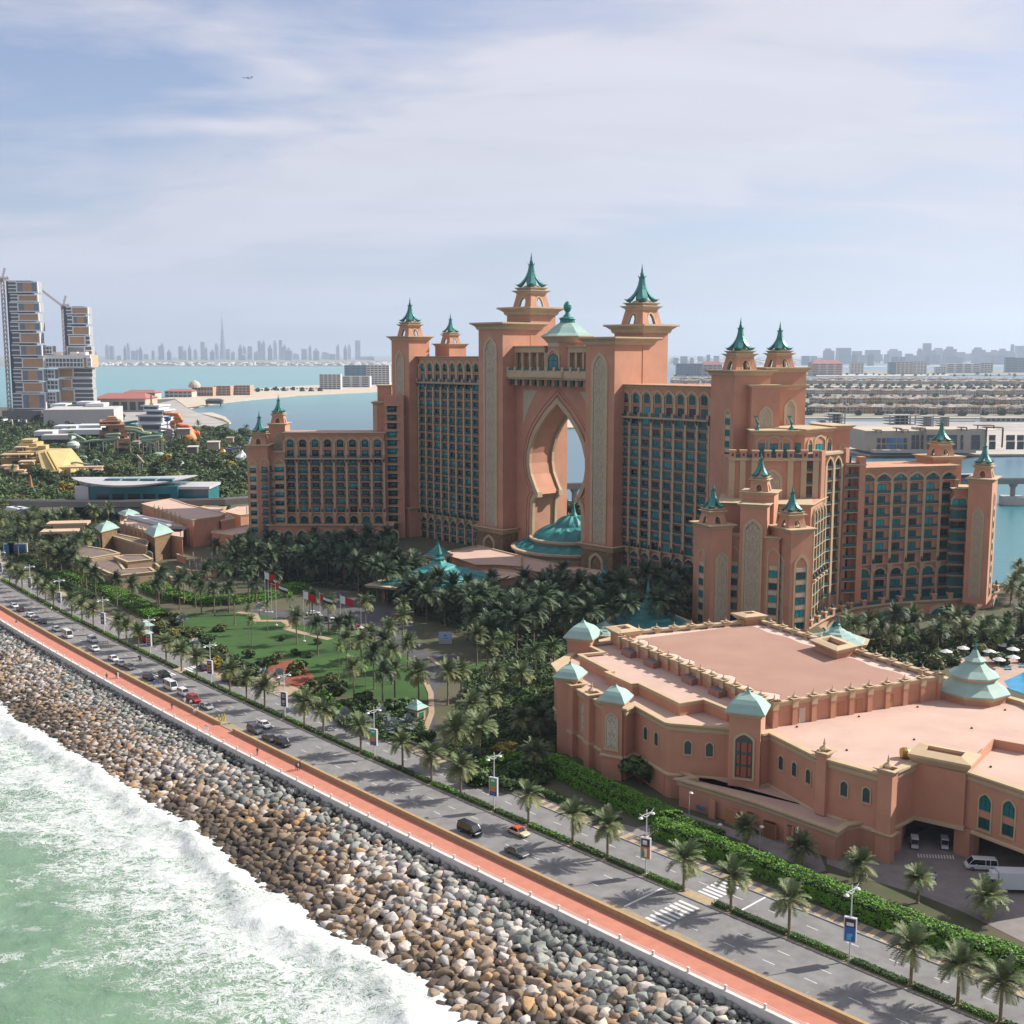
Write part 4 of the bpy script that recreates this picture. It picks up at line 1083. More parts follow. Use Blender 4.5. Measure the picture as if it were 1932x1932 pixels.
# R1 tower: corner at u 1384
c1 = (XAT(U4(516), 398, 60), 398.0)
MR1 = FR(c1, A22); L1 = solve_len(MR1, U4(872), 70)
tower_block(h, MR1, 0, L1, 0, 15, -0.6, 79.6, 1.9)
MR1L = FR((c1[0], c1[1]), A22) @ Matrix.Rotation(R(-90), 4, 'Z')
ML1 = MR1 @ T((0, 15, 0)) @ Matrix.Rotation(R(-90), 4, 'Z')     # its left face, x runs towards the camera
column_windows(h, ML1, 15-3.6, 3.2, 2, 66.5, frame=True)
h.turret(MR1 @ T((L1*0.44, 7.0, 0)), 11.4, 79.6)
c2 = MR1 @ Vector((L1, 2.2, 0)); MR2 = FR((c2.x, c2.y), A22); L2 = solve_len(MR2, U4(1218), 70)
tower_block(h, MR2, 0, L2, 0, 15, -0.6, 80.4, 1.7); h.turret(MR2 @ T((L2*0.60, 7.2, 0)), 10.2, 80.4)
cornice(h.mb('cornice'), rect(MR2, 0.2, L2+0.1, -0.2, 14), 74.4, 0.9)
relief(h.mb('relief'), MR2, L2*0.61, 53, 5.2, 16.5, 2.8, 0.7, 0.3)
c3 = MR1 @ Vector((solve_len(MR1, U4(640), 70), -3.2, 0)); MM = FR((c3.x, c3.y), R(8)); LM = solve_len(MM, U4(968), 70)
tower_block(h, MM, 0, LM, 0, 8, 30, 74.6, 1.0); relief(h.mb('relief'), MM, LM*0.52, 53, 5.0, 14.6, 2.8, 0.7, 0.3)
# lower storey block with three pointed windows
YB = 388.0
xl, zl = HZ(U4(722), V4(1290), YB); MB1 = FR((xl, YB), R(-3)); LB = solve_len(MB1, U4(1108), 58)
tower_block(h, MB1, 0, LB, 0, 14, -0.6, zl, 1.6)
for i, (xx, ww_) in enumerate(((797, 2.6), (908, 3.4), (1018, 2.6))):
    a = solve_len(MB1, U4(xx), 53); arch_frame(h.mb('trim'), MB1, a, 51, ww_*1.75, 7.2 if i == 1 else 6.8, 1.7, 0.4, 0.25); win(MB1, a, 50.9, ww_, 4.6, 1)
for xx in (740, 1070):      # copper fish figures on the corners
    a = solve_len(MB1, U4(xx), 60); k = h.mb('fish_figure'); HM['fish_figure'] = [COPPER]; q = MB1 @ Vector((a, 0.6, zl))
    k.tube([q+Vector(v) for v in ((0, 0, 0), (0.3, 0, 0.5), (0.6, 0, 1.3), (0.45, 0, 2.4), (-0.05, 0, 3.4), (-0.3, 0, 4.2))], [0.9, 0.75, 0.55, 0.5, 0.35, 0.12], 8)
    k.add([q+Vector(v) for v in ((-0.3, 0.1, 3.9), (-1.3, 0.1, 4.9), (0.6, 0.1, 4.6), (-0.3, -0.1, 3.9))], [(0, 1, 2), (3, 2, 1)])
c4_ = MB1 @ Vector((LB, 1.5, 0)); M4 = FR((c4_.x, c4_.y), R(2)); L4 = solve_len(M4, U4(1210), 58); tower_block(h, M4, 0, L4, 0, 12, -0.6, zl, 1.5); win(M4, L4*0.4, 51, 2.0, 4.6, 1)
c5 = M4 @ Vector((L4, 0, 0)); M5 = FR((c5.x, c5.y), R(40)); L5 = solve_len(M5, U4(1488), 58); tower_block(h, M5, 0, L5, 0, 14, -0.6, zl+0.4, 1.5)
for xx, w_ in ((1255, 2.2), (1350, 4.4), (1440, 2.2)):
    a = solve_len(M5, U4(xx), 53); arch_frame(h.mb('trim'), M5, a, 51.4, w_*1.5, 6.6 if w_ > 3 else 5.8, 1.8, 0.45, 0.35); win(M5, a, 51, w_*0.85, 3.9, 2 if w_ > 3 else 0)
c6 = M5 @ Vector((L5, 0, 0)); M6 = FR((c6.x, c6.y), R(14)); L6 = solve_len(M6, U4(1650), 58); tower_block(h, M6, 0, L6, 0, 14, -0.6, zl+0.9, 1.5)
a = solve_len(M6, U4(1570), 52); arch_frame(h.mb('trim'), M6, a, 49, 2.6, 5.6, 1.4, 0.4, 0.3); plate(h.mb('dark_niche'), arch_pts(1.8, 4.8, 1.1, 4, a, 49), M6, -0.04); HM['dark_niche'] = [GROOVE]
# terrace block with parapet posts and tall tan piers
YT = 383.0; ztr = ZAT(V4(1556), YT)
xl, _ = HZ(U4(484), V4(1556), YT); MT = FR((xl, YT), R(-2)); LT = solve_len(MT, U4(1345), ztr)
a0, a1 = solve_len(MT, U4(700), ztr), solve_len(MT, U4(1093), ztr)
h.mb('wall').prism(rect(MT, 0, LT, 0, 18), -0.6, ztr-0.3); h.mb('wall').prism(rect(MT, a0, a1, -1.6, 2), -0.6, ztr-0.3)
T_.box(-0.5, LT+0.4, -0.9, 1.5, ztr-0.9, ztr, 0, MT); T_.box(a0-0.6, a1+0.6, -2.4, 0, ztr-0.9, ztr+0.02, 0, MT)
for xx in (505, 610, 720, 840, 950, 1062, 1207, 1318):
    a = solve_len(MT, U4(xx), ztr); yy = -2.2 if a0 <= a <= a1 else -0.7
    h.mb('ledge_post').box(a-0.95, a+0.95, yy, yy+1.5, ztr, ztr+2.1, 0, MT); T_.box(a-1.2, a+1.2, yy-0.25, yy+1.75, ztr+2.1, ztr+2.6, 0, MT); h.mb('corbel').box(a-0.4, a+0.4, yy-0.03, yy, ztr+0.5, ztr+1.5, 0, MT)
for xx in (500, 607, 712, 1062, 1200, 1318):
    a = solve_len(MT, U4(xx), ztr); yy = -2.1 if a0-0.5 <= a <= a1 else -0.6
    h.mb('pier').box(a-0.95, a+0.95, yy, 0, -0.6, ztr-0.9, 0, MT)
h.mb('ledge_railing').box(0, LT, -0.35, -0.3, ztr, ztr+1.2, 0, MT)
a = solve_len(MT, U4(890), ztr); relief(h.mb('relief'), MT @ T((0, -1.6, 0)), a, 20, 6.6, ztr-3.4-20, 3.4, 0.9, 0.35)
a = solve_len(MT, U4(1258), ztr)
for i in range(5):
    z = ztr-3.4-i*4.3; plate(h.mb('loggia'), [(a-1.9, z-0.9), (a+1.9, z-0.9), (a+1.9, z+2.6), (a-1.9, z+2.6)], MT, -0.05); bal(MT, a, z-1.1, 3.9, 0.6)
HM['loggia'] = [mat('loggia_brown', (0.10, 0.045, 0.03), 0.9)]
# bright arcaded flank
c7 = MT @ Vector((LT, 0.2, 0)); M7 = FR((c7.x, c7.y), R(44)); L7 = solve_len(M7, U4(1590), 40); z7 = ZAT(V4(1510), 388)
h.mb('wall').prism(rect(M7, 0, L7, 0, 16), -0.6, z7-0.05); T_.box(-0.2, L7+0.2, -0.7, 3, z7-0.5, z7+0.2, 0, M7)
q = [solve_len(M7, U4(x), 40) for x in (1350, 1392, 1468, 1545, 1585)]
for i in (0, 4): h.mb('wall').box(q[i]-1.1, q[i]+1.1, -1.2, 0, -0.6, z7+1.2, 0, M7)
for i in (1, 2, 3): h.mb('pier').box(q[i]-0.6, q[i]+0.6, -0.9, 0, -0.6, z7-4, 0, M7)
for i in (1, 2):
    cx = (q[i]+q[i+1])/2; w_ = q[i+1]-q[i]; arch_frame(T_, M7, cx, z7-6.2, w_*1.0, 5.2, 2.6, 0.5, 0.8)
    n = int((z7-4)/3.95)
    for r_ in range(n):
        z = z7-5.2-r_*3.95
        if z < -0.5: break
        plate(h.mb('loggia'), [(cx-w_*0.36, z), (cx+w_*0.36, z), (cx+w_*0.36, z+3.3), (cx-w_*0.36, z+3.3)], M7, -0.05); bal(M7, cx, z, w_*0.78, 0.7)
# deep balcony rank between the flank and the right wing
c8 = M7 @ Vector((L7, 1.0, 0)); M8 = FR((c8.x, c8.y), R(8)); L8 = solve_len(M8, U4(1700), 40); z8 = ZAT(V4(1510), 394)
h.mb('wall').prism(rect(M8, 0, L8+3, 0, 12), -0.6, z8-3.8)
for i in range(int((z8-2)/3.95)):
    z = z8-4.2-i*3.95
    if z < 0: break
    T_.box(0, L8, -3.2, 0, z-0.25, z, 0, M8); h.mb('ledge_railing').box(0, L8, -3.15, -3.08, z, z+1.1, 0, M8); win(M8, L8*0.38, z+0.1, L8*0.5, 2.9, 3)
h.mb('wall').box(L8-0.2, L8+2.0, -3.4, 0, -0.6, z8-1.2, 0, M8)
T_.box(0, L8+2.2, -3.6, 0, z8-4.0, z8-3.5, 0, M8)
# ---- right wing
xl = XAT(U5(318), 396, 30); xr = XAT(U5(1262), 405.5, 30)
MRW = FR((xl, 396), None, (xr, 405.5)); LRW = math.hypot(xr-xl, 9.5)
zt = ZAT(V5(1488), 397)
grid(h, MRW, 0.6, 6, (LRW-0.6)/6, -0.1, 13.0, zt, None, depth=17, ww=0.50, big=False, corn=1.5)
h.mb('ledge_post').prism(rect(MRW, 0.5, LRW-1, 1.2, 15), zt-1, zt-0.98)
# turret block behind its right end
xb, zb = HZ(U5(1142), V5(1375), 416); Mb = FR((xb, 416), A22-R(8)); tower_block(h, Mb, -5.6, 5.6, -4, 7, 20, zb, 1.2); h.turret(Mb @ T((0, 0.6, 0)), 8.8, zb)
# end link with balconies and the end tower
xa_, zk = HZ(U5(1262), V5(1690), 401); MK = FR((xa_, 401), R(-8)); LK = solve_len(MK, U5(1440), 35)
tower_block(h, MK, 0, LK, 0, 12, -0.1, zk, 0.9); arch_frame(T_, MK, LK*0.30, zk-7, 5.6, 5.0, 1.8, 0.45, 0.3)
for i in range(9):
    z = zk-6.6-i*3.93
    if z < 0: break
    win(MK, LK*0.28, z, 5.2, 2.9); bal(MK, LK*0.32, z-0.1, 6.6, 1.3)
xa_, zk = HZ(U5(1405), V5(1592), 395); ME = FR((xa_, 395), R(-30)); LE = solve_len(ME, U5(1620), 35)
tower_block(h, ME, 0, LE, 0, 12.5, -0.1, zk, 1.2); relief(h.mb('relief'), ME, LE*0.48, 2, 3.9, 31, 2.2, 0.55, 0.3, pitch=3.6)
MEr = ME @ T((LE, 0, 0)) @ Matrix.Rotation(R(90), 4, 'Z'); column_windows(h, MEr, 6.3, 2.6, 2, zk-5)
h.turret(ME @ T((LE*0.5, 6.0, 0)), 8.4, zk)
# curved terrace and arcaded base under the wing
zt0 = 0.2
P = [(UC(1300), 1180, -4), (UC(1560), 1172, -4)]
base = [G(u, v, zt0) for u, v in ((1520, 1188), (1560, 1165), (1610, 1148), (1680, 1139), (1745, 1134), (1806, 1131), (1845, 1127), (1872, 1122), (1884, 1112))]
poly = [(p.x, p.y) for p in base]+[(168, 425), (110, 440), (95, 395)]
PD.prism(poly, -5.0, zt0-0.4, 0, top=1)
k = h.mb('trim'); k.sweep([(p.x, p.y) for p in base], [(-0.6, -1.2), (0.3, -1.2), (0.9, -0.5), (0.9, 0), (-0.6, 0)], False, 0, zt0+0.5)
bp_ = [(p.x, p.y) for p in base]
h.mb('ledge_railing').sweep(bp_, [(0.3, 0.5), (0.4, 0.5), (0.4, 1.7), (0.3, 1.7)], False, 0, zt0)
for i in range(len(bp_)-1):
    (ax, ay), (bx, by) = bp_[i], bp_[i+1]; L = math.hypot(bx-ax, by-ay); n = max(1, int(L/6))
    Mx = FR((ax, ay), None, (bx, by))
    for j in range(n):
        x = (j+0.5)*L/n; h.mb('ledge_post').box(x-0.8, x+0.8, -0.9, 0.6, zt0+0.5, zt0+2.3, 0, Mx); T_.box(x-1.0, x+1.0, -1.1, 0.8, zt0+2.3, zt0+2.6, 0, Mx)
        URNS.append((Mx @ T((x, -0.15, zt0+2.6)), 0.95)); 
    if L > 9:
        nn = max(1, int(round(L/11)))
        for j in range(nn):
            x = (j+0.5)*L/nn; arch_frame(T_, Mx, x, -4.4, 9.4, 3.5, 2.2, 0.9, 0.35); win(Mx, x, -4.3, 6.8, 2.7, random.choice([1, 2]), kind='arch')
# ---- front cluster
AF = R(-22)
cc = (XAT(UC(385), 356, 32), 356.0); MFL = FR(cc, A22)
zfl = ZAT(VC(712), 356.5)
LR_ = solve_len(MFL, UC(635), 25)
tower_block(h, MFL, 0, LR_, 0, 10.5, -0.6, zfl, 1.3)
relief(h.mb('relief'), MFL, LR_*0.52, 1, 4.7, zfl-9.5, 2.4, 0.55, 0.3, pitch=4.2)
MFLl = MFL @ T((0, 10.5, 0)) @ Matrix.Rotation(R(-90), 4, 'Z'); column_windows(h, MFLl, 5.2, 2.9, 0.8, zfl-8)
h.turret(MFL @ T((LR_*0.46, 5.0, 0)), 8.4, zfl)
cc = (XAT(UC(1375), 348.5, 32), 348.5); MFR = FR(cc, A22); zfr = ZAT(VC(760), 349)
LR2 = solve_len(MFR, UC(1628), 25); tower_block(h, MFR, 0, LR2, 0, 10.5, -0.6, zfr, 1.3); column_windows(h, MFR, LR2*0.50, 3.9, 0.8, zfr-8)
MFRl = MFR @ T((0, 10.5, 0)) @ Matrix.Rotation(R(-90), 4, 'Z'); relief(h.mb('relief'), MFRl, 5.4, 1, 4.4, zfr-9.5, 2.3, 0.55, 0.3, pitch=4.2)
h.turret(MFR @ T((LR2*0.46, 5.0, 0)), 8.4, zfr)
cc = (XAT(UC(740), 358, 36), 358.0); MFC = FR(cc, AF); zfc = ZAT(VC(440), 358)
LFC = solve_len(MFC, UC(1066), 30); tower_block(h, MFC, 0, LFC, 0, 7.5, -0.6, zfc, 1.0)
relief(h.mb('relief'), MFC, LFC*0.49, 1.5, 6.2, zfc-6.0, 3.0, 0.8, 0.35, pitch=5.6)
xm, zm = HZ(UC(985), VC(300), 364.5); Mq = FR((xm, 364.5), AF); tower_block(h, Mq, -5.0, 5.0, -3.4, 5.0, 20, zm+0.4, 1.0); h.turret(Mq @ T((0, 0.5, 0)), 8.0, zm+0.4)
# links with window ranks, then the gabled block behind
for u0, u1, uw, Y, vt in ((UC(600), UC(745), UC(655), 361.5, VC(835)), (UC(1058), UC(1222), UC(1146), 354, VC(855))):
    xa_, zz = HZ(u0, vt, Y); Mk = FR((xa_, Y), AF); Lk = solve_len(Mk, u1, 25); tower_block(h, Mk, 0, Lk, 0, 5, -0.6, zz, 0.8)
    column_windows(h, Mk, solve_len(Mk, uw, 18), 2.9, 0.8, zz-3.2)
xa_, zz = HZ(UC(500), VC(425), 372); MG = FR((xa_, 372), R(-12)); LG = solve_len(MG, UC(1612), 33)
tower_block(h, MG, 0, LG, 0, 24, -0.6, zz, 0.9)
MGr = MG @ T((LG, 0, 0)) @ Matrix.Rotation(R(76), 4, 'Z')
h.mb('wall').prism(rect(MGr, 0, 27, 0, 4), -0.6, zz-0.05); cornice(h.mb('cornice'), rect(MGr, 0, 27, 0, 4), zz, 0.9)
for i in range(6):
    x = 2.4+i*4.5; h.mb('pier').box(x-0.4, x+0.4, -0.9, 0, 0, zz-3.5, 0, MGr)
    if i < 5:
        cx = x+2.25; arch_frame(T_, MGr, cx, zz-6.5, 4.4, 5.0, 1.8, 0.4, 0.7)
        for r_ in range(9):
            z = zz-6.5-r_*3.9
            if z < 0: break
            win(MGr, cx, z+0.2, 2.4, 2.6); bal(MGr, cx, z, 3.7, 0.9)
    T_.box(x-0.9, x+0.9, -1.9, 0, 12.8, 13.4, 0, MGr); URNS.append((MGr @ T((x, -1.2, 13.4)), 1.0))
# small teal pavilion roofs of the drop-off canopies
h.done(HM)
# ================================================================ CONVENTION HALL
Z1 = lambda x, y: ((1900+x/3.22)*.535, (2150+y/3.22)*.535)
Z2 = lambda x, y: ((2350+x/3.22)*.535, (2150+y/3.22)*.535)
Z3 = lambda x, y: ((3011+x/2.415)*.535, (2400+y/2.415)*.535)
Z4 = lambda x, y: ((2011+x/2.415)*.535, (2500+y/2.415)*.535)
A2 = lambda x, y: ((2600+x/1.911)*.535, (2200+y/1.911)*.535)
hall = House('convention_hall', (50, 215, 0), label='low salmon pink hall with flat roofs, pale green domed towers and arched windows', cat='hall')
h = hall
CM = {'wall': [TERRA, PEACH], 'parapet': [TAN], 'trim': [TAN], 'pilaster': [TERRA], 'relief': [TAN, GROOVE, mat('white_lattice', (0.66, 0.60, 0.50), 0.8)], 'parapet_post': [TAN], 'roof_surface': [mat('brown_pink_roof', (0.345, 0.185, 0.135), 0.92, 0.10, 0.10, col2=(0.39, 0.23, 0.17))],
      'roof_border': [mat('dusty_border', (0.62, 0.47, 0.39), 0.95, 0.16, 0.9)], 'stained_window': [GL[4], mat('window_lattice', (0.05, 0.10, 0.10), 0.5), mat('orange_pane', (0.34, 0.085, 0.04), 0.5)], 'roof_vent': [mat('vent_pink', (0.36, 0.17, 0.13), 0.9), mat('vent_roof', (0.20, 0.16, 0.15), 0.9), DARK],
      'dock_shade_block': [mat('dock_dark', (0.07, 0.045, 0.035), 0.95)], 'door': [mat('tan_door', (0.44, 0.19, 0.085), 0.8), mat('pale_door', (0.62, 0.47, 0.38), 0.8)], 'domed_roof': [PALER, TAN], 'roof_finial': [COPPER], 'cap_block': [TAN]}
ZR, ZP = 14.2, 15.1
front = [Z1(178, 612), Z1(230, 680), Z1(285, 790), Z1(700, 1030), Z1(990, 1112), Z1(1090, 1062), Z1(1462, 1268), Z2(60, 1277), Z2(690, 1325), Z2(1092, 1395), Z2(1170, 1376), A2(545, 885), A2(975, 1003), A2(1062, 985), A2(1212, 918), A2(1550, 985), A2(1932, 1112), A2(2400, 1275)]
back = [A2(2700, 900), A2(1932, 520), A2(1780, 478), A2(1355, 345), Z2(1050, 110), Z1(1140, 235), Z1(700, 350), Z1(425, 470)]
PF = polyG(front, ZP)
body = ccw(PF+polyG(back, ZP)); 
h.mb('wall').prism(body, 5.0, ZR, 0, top=1)
# ground storey: the dock under the right part is open
iN = PF[12]; low_ = ccw(PF[:13]+[(iN[0]+5, iN[1]+3.5), (76, 212), (100, 225)]+polyG(back, ZP)[2:]); h.mb('wall').prism(low_, -0.1, 5.0, 0)
h.mb('parapet').sweep(body, CAP, True, 0, ZP)
h.mb('trim').sweep(body, [(0, 0), (0.35, 0), (0.35, 0.35), (0.15, 0.6), (0, 0.6)], True, 0, 4.4)
MW_ = lambda i: FR(PF[i], None, PF[i+1])
def seg_frame(i, j=None):
    a, c = PF[i], PF[j if j is not None else i+1]; return FR(a, None, c)
def awin(M, px, w, hh, tint=4, sill=True):
    a, z = on_wall(M, *px); z -= hh/2
    arch_frame(h.mb('trim'), M, a, z-0.15, w+0.5, hh+0.4, w*0.45, 0.22, 0.18); win(M, a, z, w, hh, tint, kind='arch'); h.mb('trim').box(a-w*0.7, a+w*0.7, -0.25, 0, z-0.35, z-0.15, 0, M)
for i, pts in ((5, [Z1(1219, 1400), Z1(1341, 1465)]), (7, [Z2(245, 1560), Z2(490, 1585)]), (10, [Z2(1308, 1735), Z2(1460, 1808), Z2(1618, 1890)]), (11, [A2(722, 1108), A2(872, 1150)])):
    for p in pts: awin(MW_(i), p, 1.25, 2.6)
for p in (Z3(1118, 1120), Z3(1320, 1175)):
    M = MW_(15); a, z = on_wall(M, *p); arch_frame(h.mb('trim'), M, a, z-3.2, 2.7, 6.6, 1.2, 0.28, 0.18)
    win(M, a, z+0.25, 1.9, 2.7, 1, kind='arch'); win(M, a, z-2.9, 1.9, 1.8, 0); h.mb('trim').box(a-1.4, a+1.4, -0.25, 0, z-3.4, z-3.15, 0, M)
def stained(M, px, w, hh):
    a, z = on_wall(M, *px); z -= hh/2; k = h.mb('stained_window')
    arch_frame(h.mb('trim'), M, a, z-0.2, w+0.9, hh+0.6, w*0.42, 0.38, 0.28); plate(k, arch_pts(w, hh, w*0.42, 5, a, z), M, -0.03, 0)
    for r_ in range(3):
        z0 = z+0.15+r_*hh*0.28
        k.box(a-w*0.16, a+w*0.16, -0.06, -0.03, z0, z0+hh*0.23, 2, M)
        for sg in (-1, 1): k.box(a+sg*w*0.34-w*0.08, a+sg*w*0.34+w*0.08, -0.06, -0.03, z0+hh*0.02, z0+hh*0.22, 2, M); k.box(a+sg*w*0.21-0.04, a+sg*w*0.21+0.04, -0.1, -0.03, z, z+hh*0.85, 1, M)
        k.box(a-w*0.46, a+w*0.46, -0.1, -0.03, z0+hh*0.24, z0+hh*0.265, 1, M)
    h.mb('trim').box(a-w*0.62, a+w*0.62, -0.3, 0, z-0.45, z-0.2, 0, M)
stained(MW_(14), Z3(722, 965), 3.0, 6.6)
# pilasters with finials
POSTF = [(0.55, 0), (0.85, 0.3), (0.85, 0.45), (0.45, 0.75), (0.3, 0.9), (0.16, 1.0), (0.24, 1.3), (0.16, 1.6), (0.02, 2.3)]
def finial_post(M, a, z, s=1.0, y=0.0):
    k = h.mb('parapet_post'); k.lathe([(r*s, z+hh*s) for r, hh in POSTF], 8, (0, 0), 0, M @ T((a, y, 0)))
for (i, px, w) in ((11, A2(586, 900), 1.9), (12, A2(1018, 990), 2.6)):
    M = MW_(i) if i == 11 else FR(PF[11], None, PF[12]); a, _ = on_wall(M, *px)
    h.mb('pilaster').box(a-w/2, a+w/2, -1.0, 0.8, 4.8 if i == 11 else -0.1, 15.6, 0, M); cornice(h.mb('parapet'), rect(M, a-w/2, a+w/2, -1.0, 0.9), 16.3, 0.7); finial_post(M, a, 16.3, 1.0, -0.1)
    if i == 12: cornice(h.mb('parapet'), rect(M, a-w/2, a+w/2, -1.0, 0.9), 5.1, 0.6)
for px in (Z1(418, 850), Z1(608, 955)):
    M = FR(PF[2], None, PF[3]); a, _ = on_wall(M, *px); h.mb('pilaster').box(a-1.2, a+1.2, -1.3, 1, -0.1, 15.0, 0, M); cornice(h.mb('parapet'), rect(M, a-1.2, a+1.2, -1.3, 1.2), 15.9, 0.8); finial_post(M, a, 15.9, 1.0, -0.1)
    h.mb('trim').box(a-1.4, a+1.4, -1.55, 0, 4.9, 5.5, 0, M)
M = FR(PF[2], None, PF[3]); a, z = on_wall(M, *Z1(512, 1240)); relief(h.mb('relief'), M, a, z-3.4, 2.2, 7.0, 1.1, 0.26, 0.2)
# domed corner towers: eave corners left, near, right as seen in the photo
def dome_tower(h, L, C, Rr, z, apex, zb=-0.1, over=0.9, mat_i=0, wall='wall', rise=None):
    c, l, r = Vector(G(*C, z).xy), Vector(G(*L, z).xy), Vector(G(*Rr, z).xy)
    far = l+r-c; m = (l+r)/2
    base = [c, r, far, l]; B = [m+(p-m)*(1-over/max(1, (p-m).length)*1.35) for p in base]
    h.mb(wall).prism([(p.x, p.y) for p in B], zb, z-0.6); cc_ = ccw([(p.x, p.y) for p in B]); cornice(h.mb('parapet'), cc_, z-0.02, over*0.95)
    H_ = rise or (ZAT(apex[1], m.y)-z)*0.68
    k = h.mb('domed_roof'); rings = []
    for f, t in ((1.0, 0), (0.99, 0.05), (0.85, 0.26), (0.71, 0.52), (0.52, 0.77), (0.30, 0.93), (0.15, 1.05), (0.05, 1.25)):
        rings.append([Vector((m.x+(p.x-m.x)*f, m.y+(p.y-m.y)*f, z+H_*t)) for p in [Vector(q) for q in ccw([(p.x, p.y) for p in base])]])
    vs = [v for r_ in rings for v in r_]; fs = [(i*4+j, i*4+(j+1) % 4, (i+1)*4+(j+1) % 4, (i+1)*4+j) for i in range(len(rings)-1) for j in range(4)]+[(3, 2, 1, 0)]
    k.add(vs, fs, 0)
    F_ = h.mb('roof_finial'); za = z+H_*1.1; zt = ZAT(apex[1], m.y)
    F_.lathe([(0.55, za-0.5), (0.4, za), (0.22, za+(zt-za)*0.2), (0.36, za+(zt-za)*0.35), (0.16, za+(zt-za)*0.55), (0.02, zt)], 8, (m.x, m.y))
    Bc = ccw([(p.x, p.y) for p in B]); return Bc, m
B, m = dome_tower(h, Z1(655, 1030), Z1(975, 1078), Z1(1082, 975), 16.2, Z1(870, 820))
M = FR(B[0], None, B[1])
def face_of(B, px_u):
    """the tower face whose middle lies nearest the given photo column and looks at the camera"""
    best = None
    for i in range(len(B)):
        a, c = Vector(B[i]), Vector(B[(i+1) % len(B)]); n = Vector(((c-a).y, -(c-a).x)).normalized(); mid = (a+c)/2
        if n.dot(-mid) <= 0: continue
        u = PROJ((mid.x, mid.y, 10))[0]
        if best is None or abs(u-px_u) < best[0]: best = (abs(u-px_u), i)
    i = best[1]; return FR(B[i], None, B[(i+1) % len(B)]), (Vector(B[(i+1) % len(B)])-Vector(B[i])).length
M, L = face_of(B, Z1(825, 0)[0]); relief(h.mb('relief'), M, L*0.52, 6.4, 2.9, 7.6, 1.3, 0.35, 0.25); h.mb('trim').box(L*.52-1.7, L*.52+1.7, -0.4, 0, 6.0, 6.4, 0, M)
h.mb('trim').sweep(B, [(0, 0), (0.3, 0), (0.3, 0.3), (0, 0.5)], True, 0, 4.6)
B, m = dome_tower(h, Z2(655, 1162), Z2(1122, 1212), Z2(1190, 1085), 19.0, Z2(930, 880))
M, L = face_of(B, Z2(880, 0)[0]); stained(M, (Z2(880, 0)[0], Z2(0, 1660)[1]), 3.1, 8.4)
dome_tower(h, Z1(152, 768), Z1(448, 800), Z1(557, 710), 16.8, Z1(352, 572))
dome_tower(h, Z1(272, 318), Z1(612, 350), Z1(732, 262), 18.6, Z1(505, 85))
# middle level
P2 = ccw(polyG([Z1(530, 385), Z1(735, 478), Z1(465, 505), Z1(835, 695), Z1(775, 705), Z1(1060, 832), Z1(1135, 825), Z1(1605, 1052), Z1(1872, 1008), Z2(690, 1115), Z2(1190, 1075), Z1(930, 305), Z1(830, 355)], 17.0))
h.mb('wall').prism(P2, 14.1, 16.2, 0, top=1); h.mb('parapet').sweep(P2, [(o*0.6, z_*0.55) for o, z_ in CAP], True, 0, 17.0)
# upper roof
UP = [Z1(930, 308), A2(250, 528), A2(1360, 348), Z2(1052, 112), Z1(1135, 240)]
P3 = ccw(polyG(UP, 19.2)); h.mb('wall').prism(P3, 14.1, 18.2, 0)
cen = Vector((sum(p[0] for p in P3)/5, sum(p[1] for p in P3)/5))
def shrink(P, d): return [tuple(Vector(p)+(cen-Vector(p)).normalized()*d) for p in P]
h.mb('roof_border').prism(shrink(P3, 0.5), 18.0, 18.22); 
c3 = polyG(UP, 19.2); A_, B_, C_, D_, E_ = [Vector(p) for p in c3]
lerp = lambda a, c, t: a+(c-a)*t
inner = [lerp(A_, D_, 0.085), lerp(B_, C_, 0.10), lerp(B_, C_, 0.90), lerp(A_, D_, 0.90), lerp(A_, D_, 0.55)+(E_-A_)*0.55, lerp(A_, E_, 0.6)]
# inner field with a wandering dusty edge
fld = []
n = 40
for i in range(n+1):
    t = i/n; p = lerp(lerp(A_, B_, t), lerp(D_, C_, t), 0.10+0.025*math.sin(t*23)+0.02*math.sin(t*51)); fld.append(p)
for i in range(n+1):
    t = 1-i/n; p = lerp(lerp(A_, B_, t), lerp(D_, C_, t), 0.91+0.012*math.sin(t*31)); fld.append(p)
h.mb('roof_surface').prism([(lerp(p, (A_+C_)/2, 0.012).x, lerp(p, (A_+C_)/2, 0.012).y) for p in fld], 18.1, 18.27)
h.mb('parapet').sweep(P3, [(o*0.62, z_*0.6) for o, z_ in CAP], True, 0, 19.2)
def edge_posts(a, c, n, z, pil=None, big=1.0):
    M = FR(a, None, c); L = (Vector(c)-Vector(a)).length
    for i in range(n+1):
        x = L*i/n
        h.mb('parapet_post').box(x-0.62*big, x+0.62*big, -0.62, 0.62, z-1.5, z-0.1, 0, M); cornice(h.mb('parapet'), rect(M, x-0.62*big, x+0.62*big, -0.62, 0.62), z+0.35, 0.42); finial_post(M, x, z+0.35, 0.55)
        if pil is not None: h.mb('pilaster').box(x-0.55*big, x+0.55*big, -0.5, 0, pil, z-1.4, 0, M)
    return M, L
pts = [tuple(p) for p in (A_, B_, C_, D_, E_)]
edge_posts(pts[0], pts[1], 14, 19.2, 16.2); Mr, Lr = edge_posts(pts[1], pts[2], 9, 19.2, 14.2, 1.1); edge_posts(pts[2], pts[3], 13, 19.2); edge_posts(pts[3], pts[4], 7, 19.2)
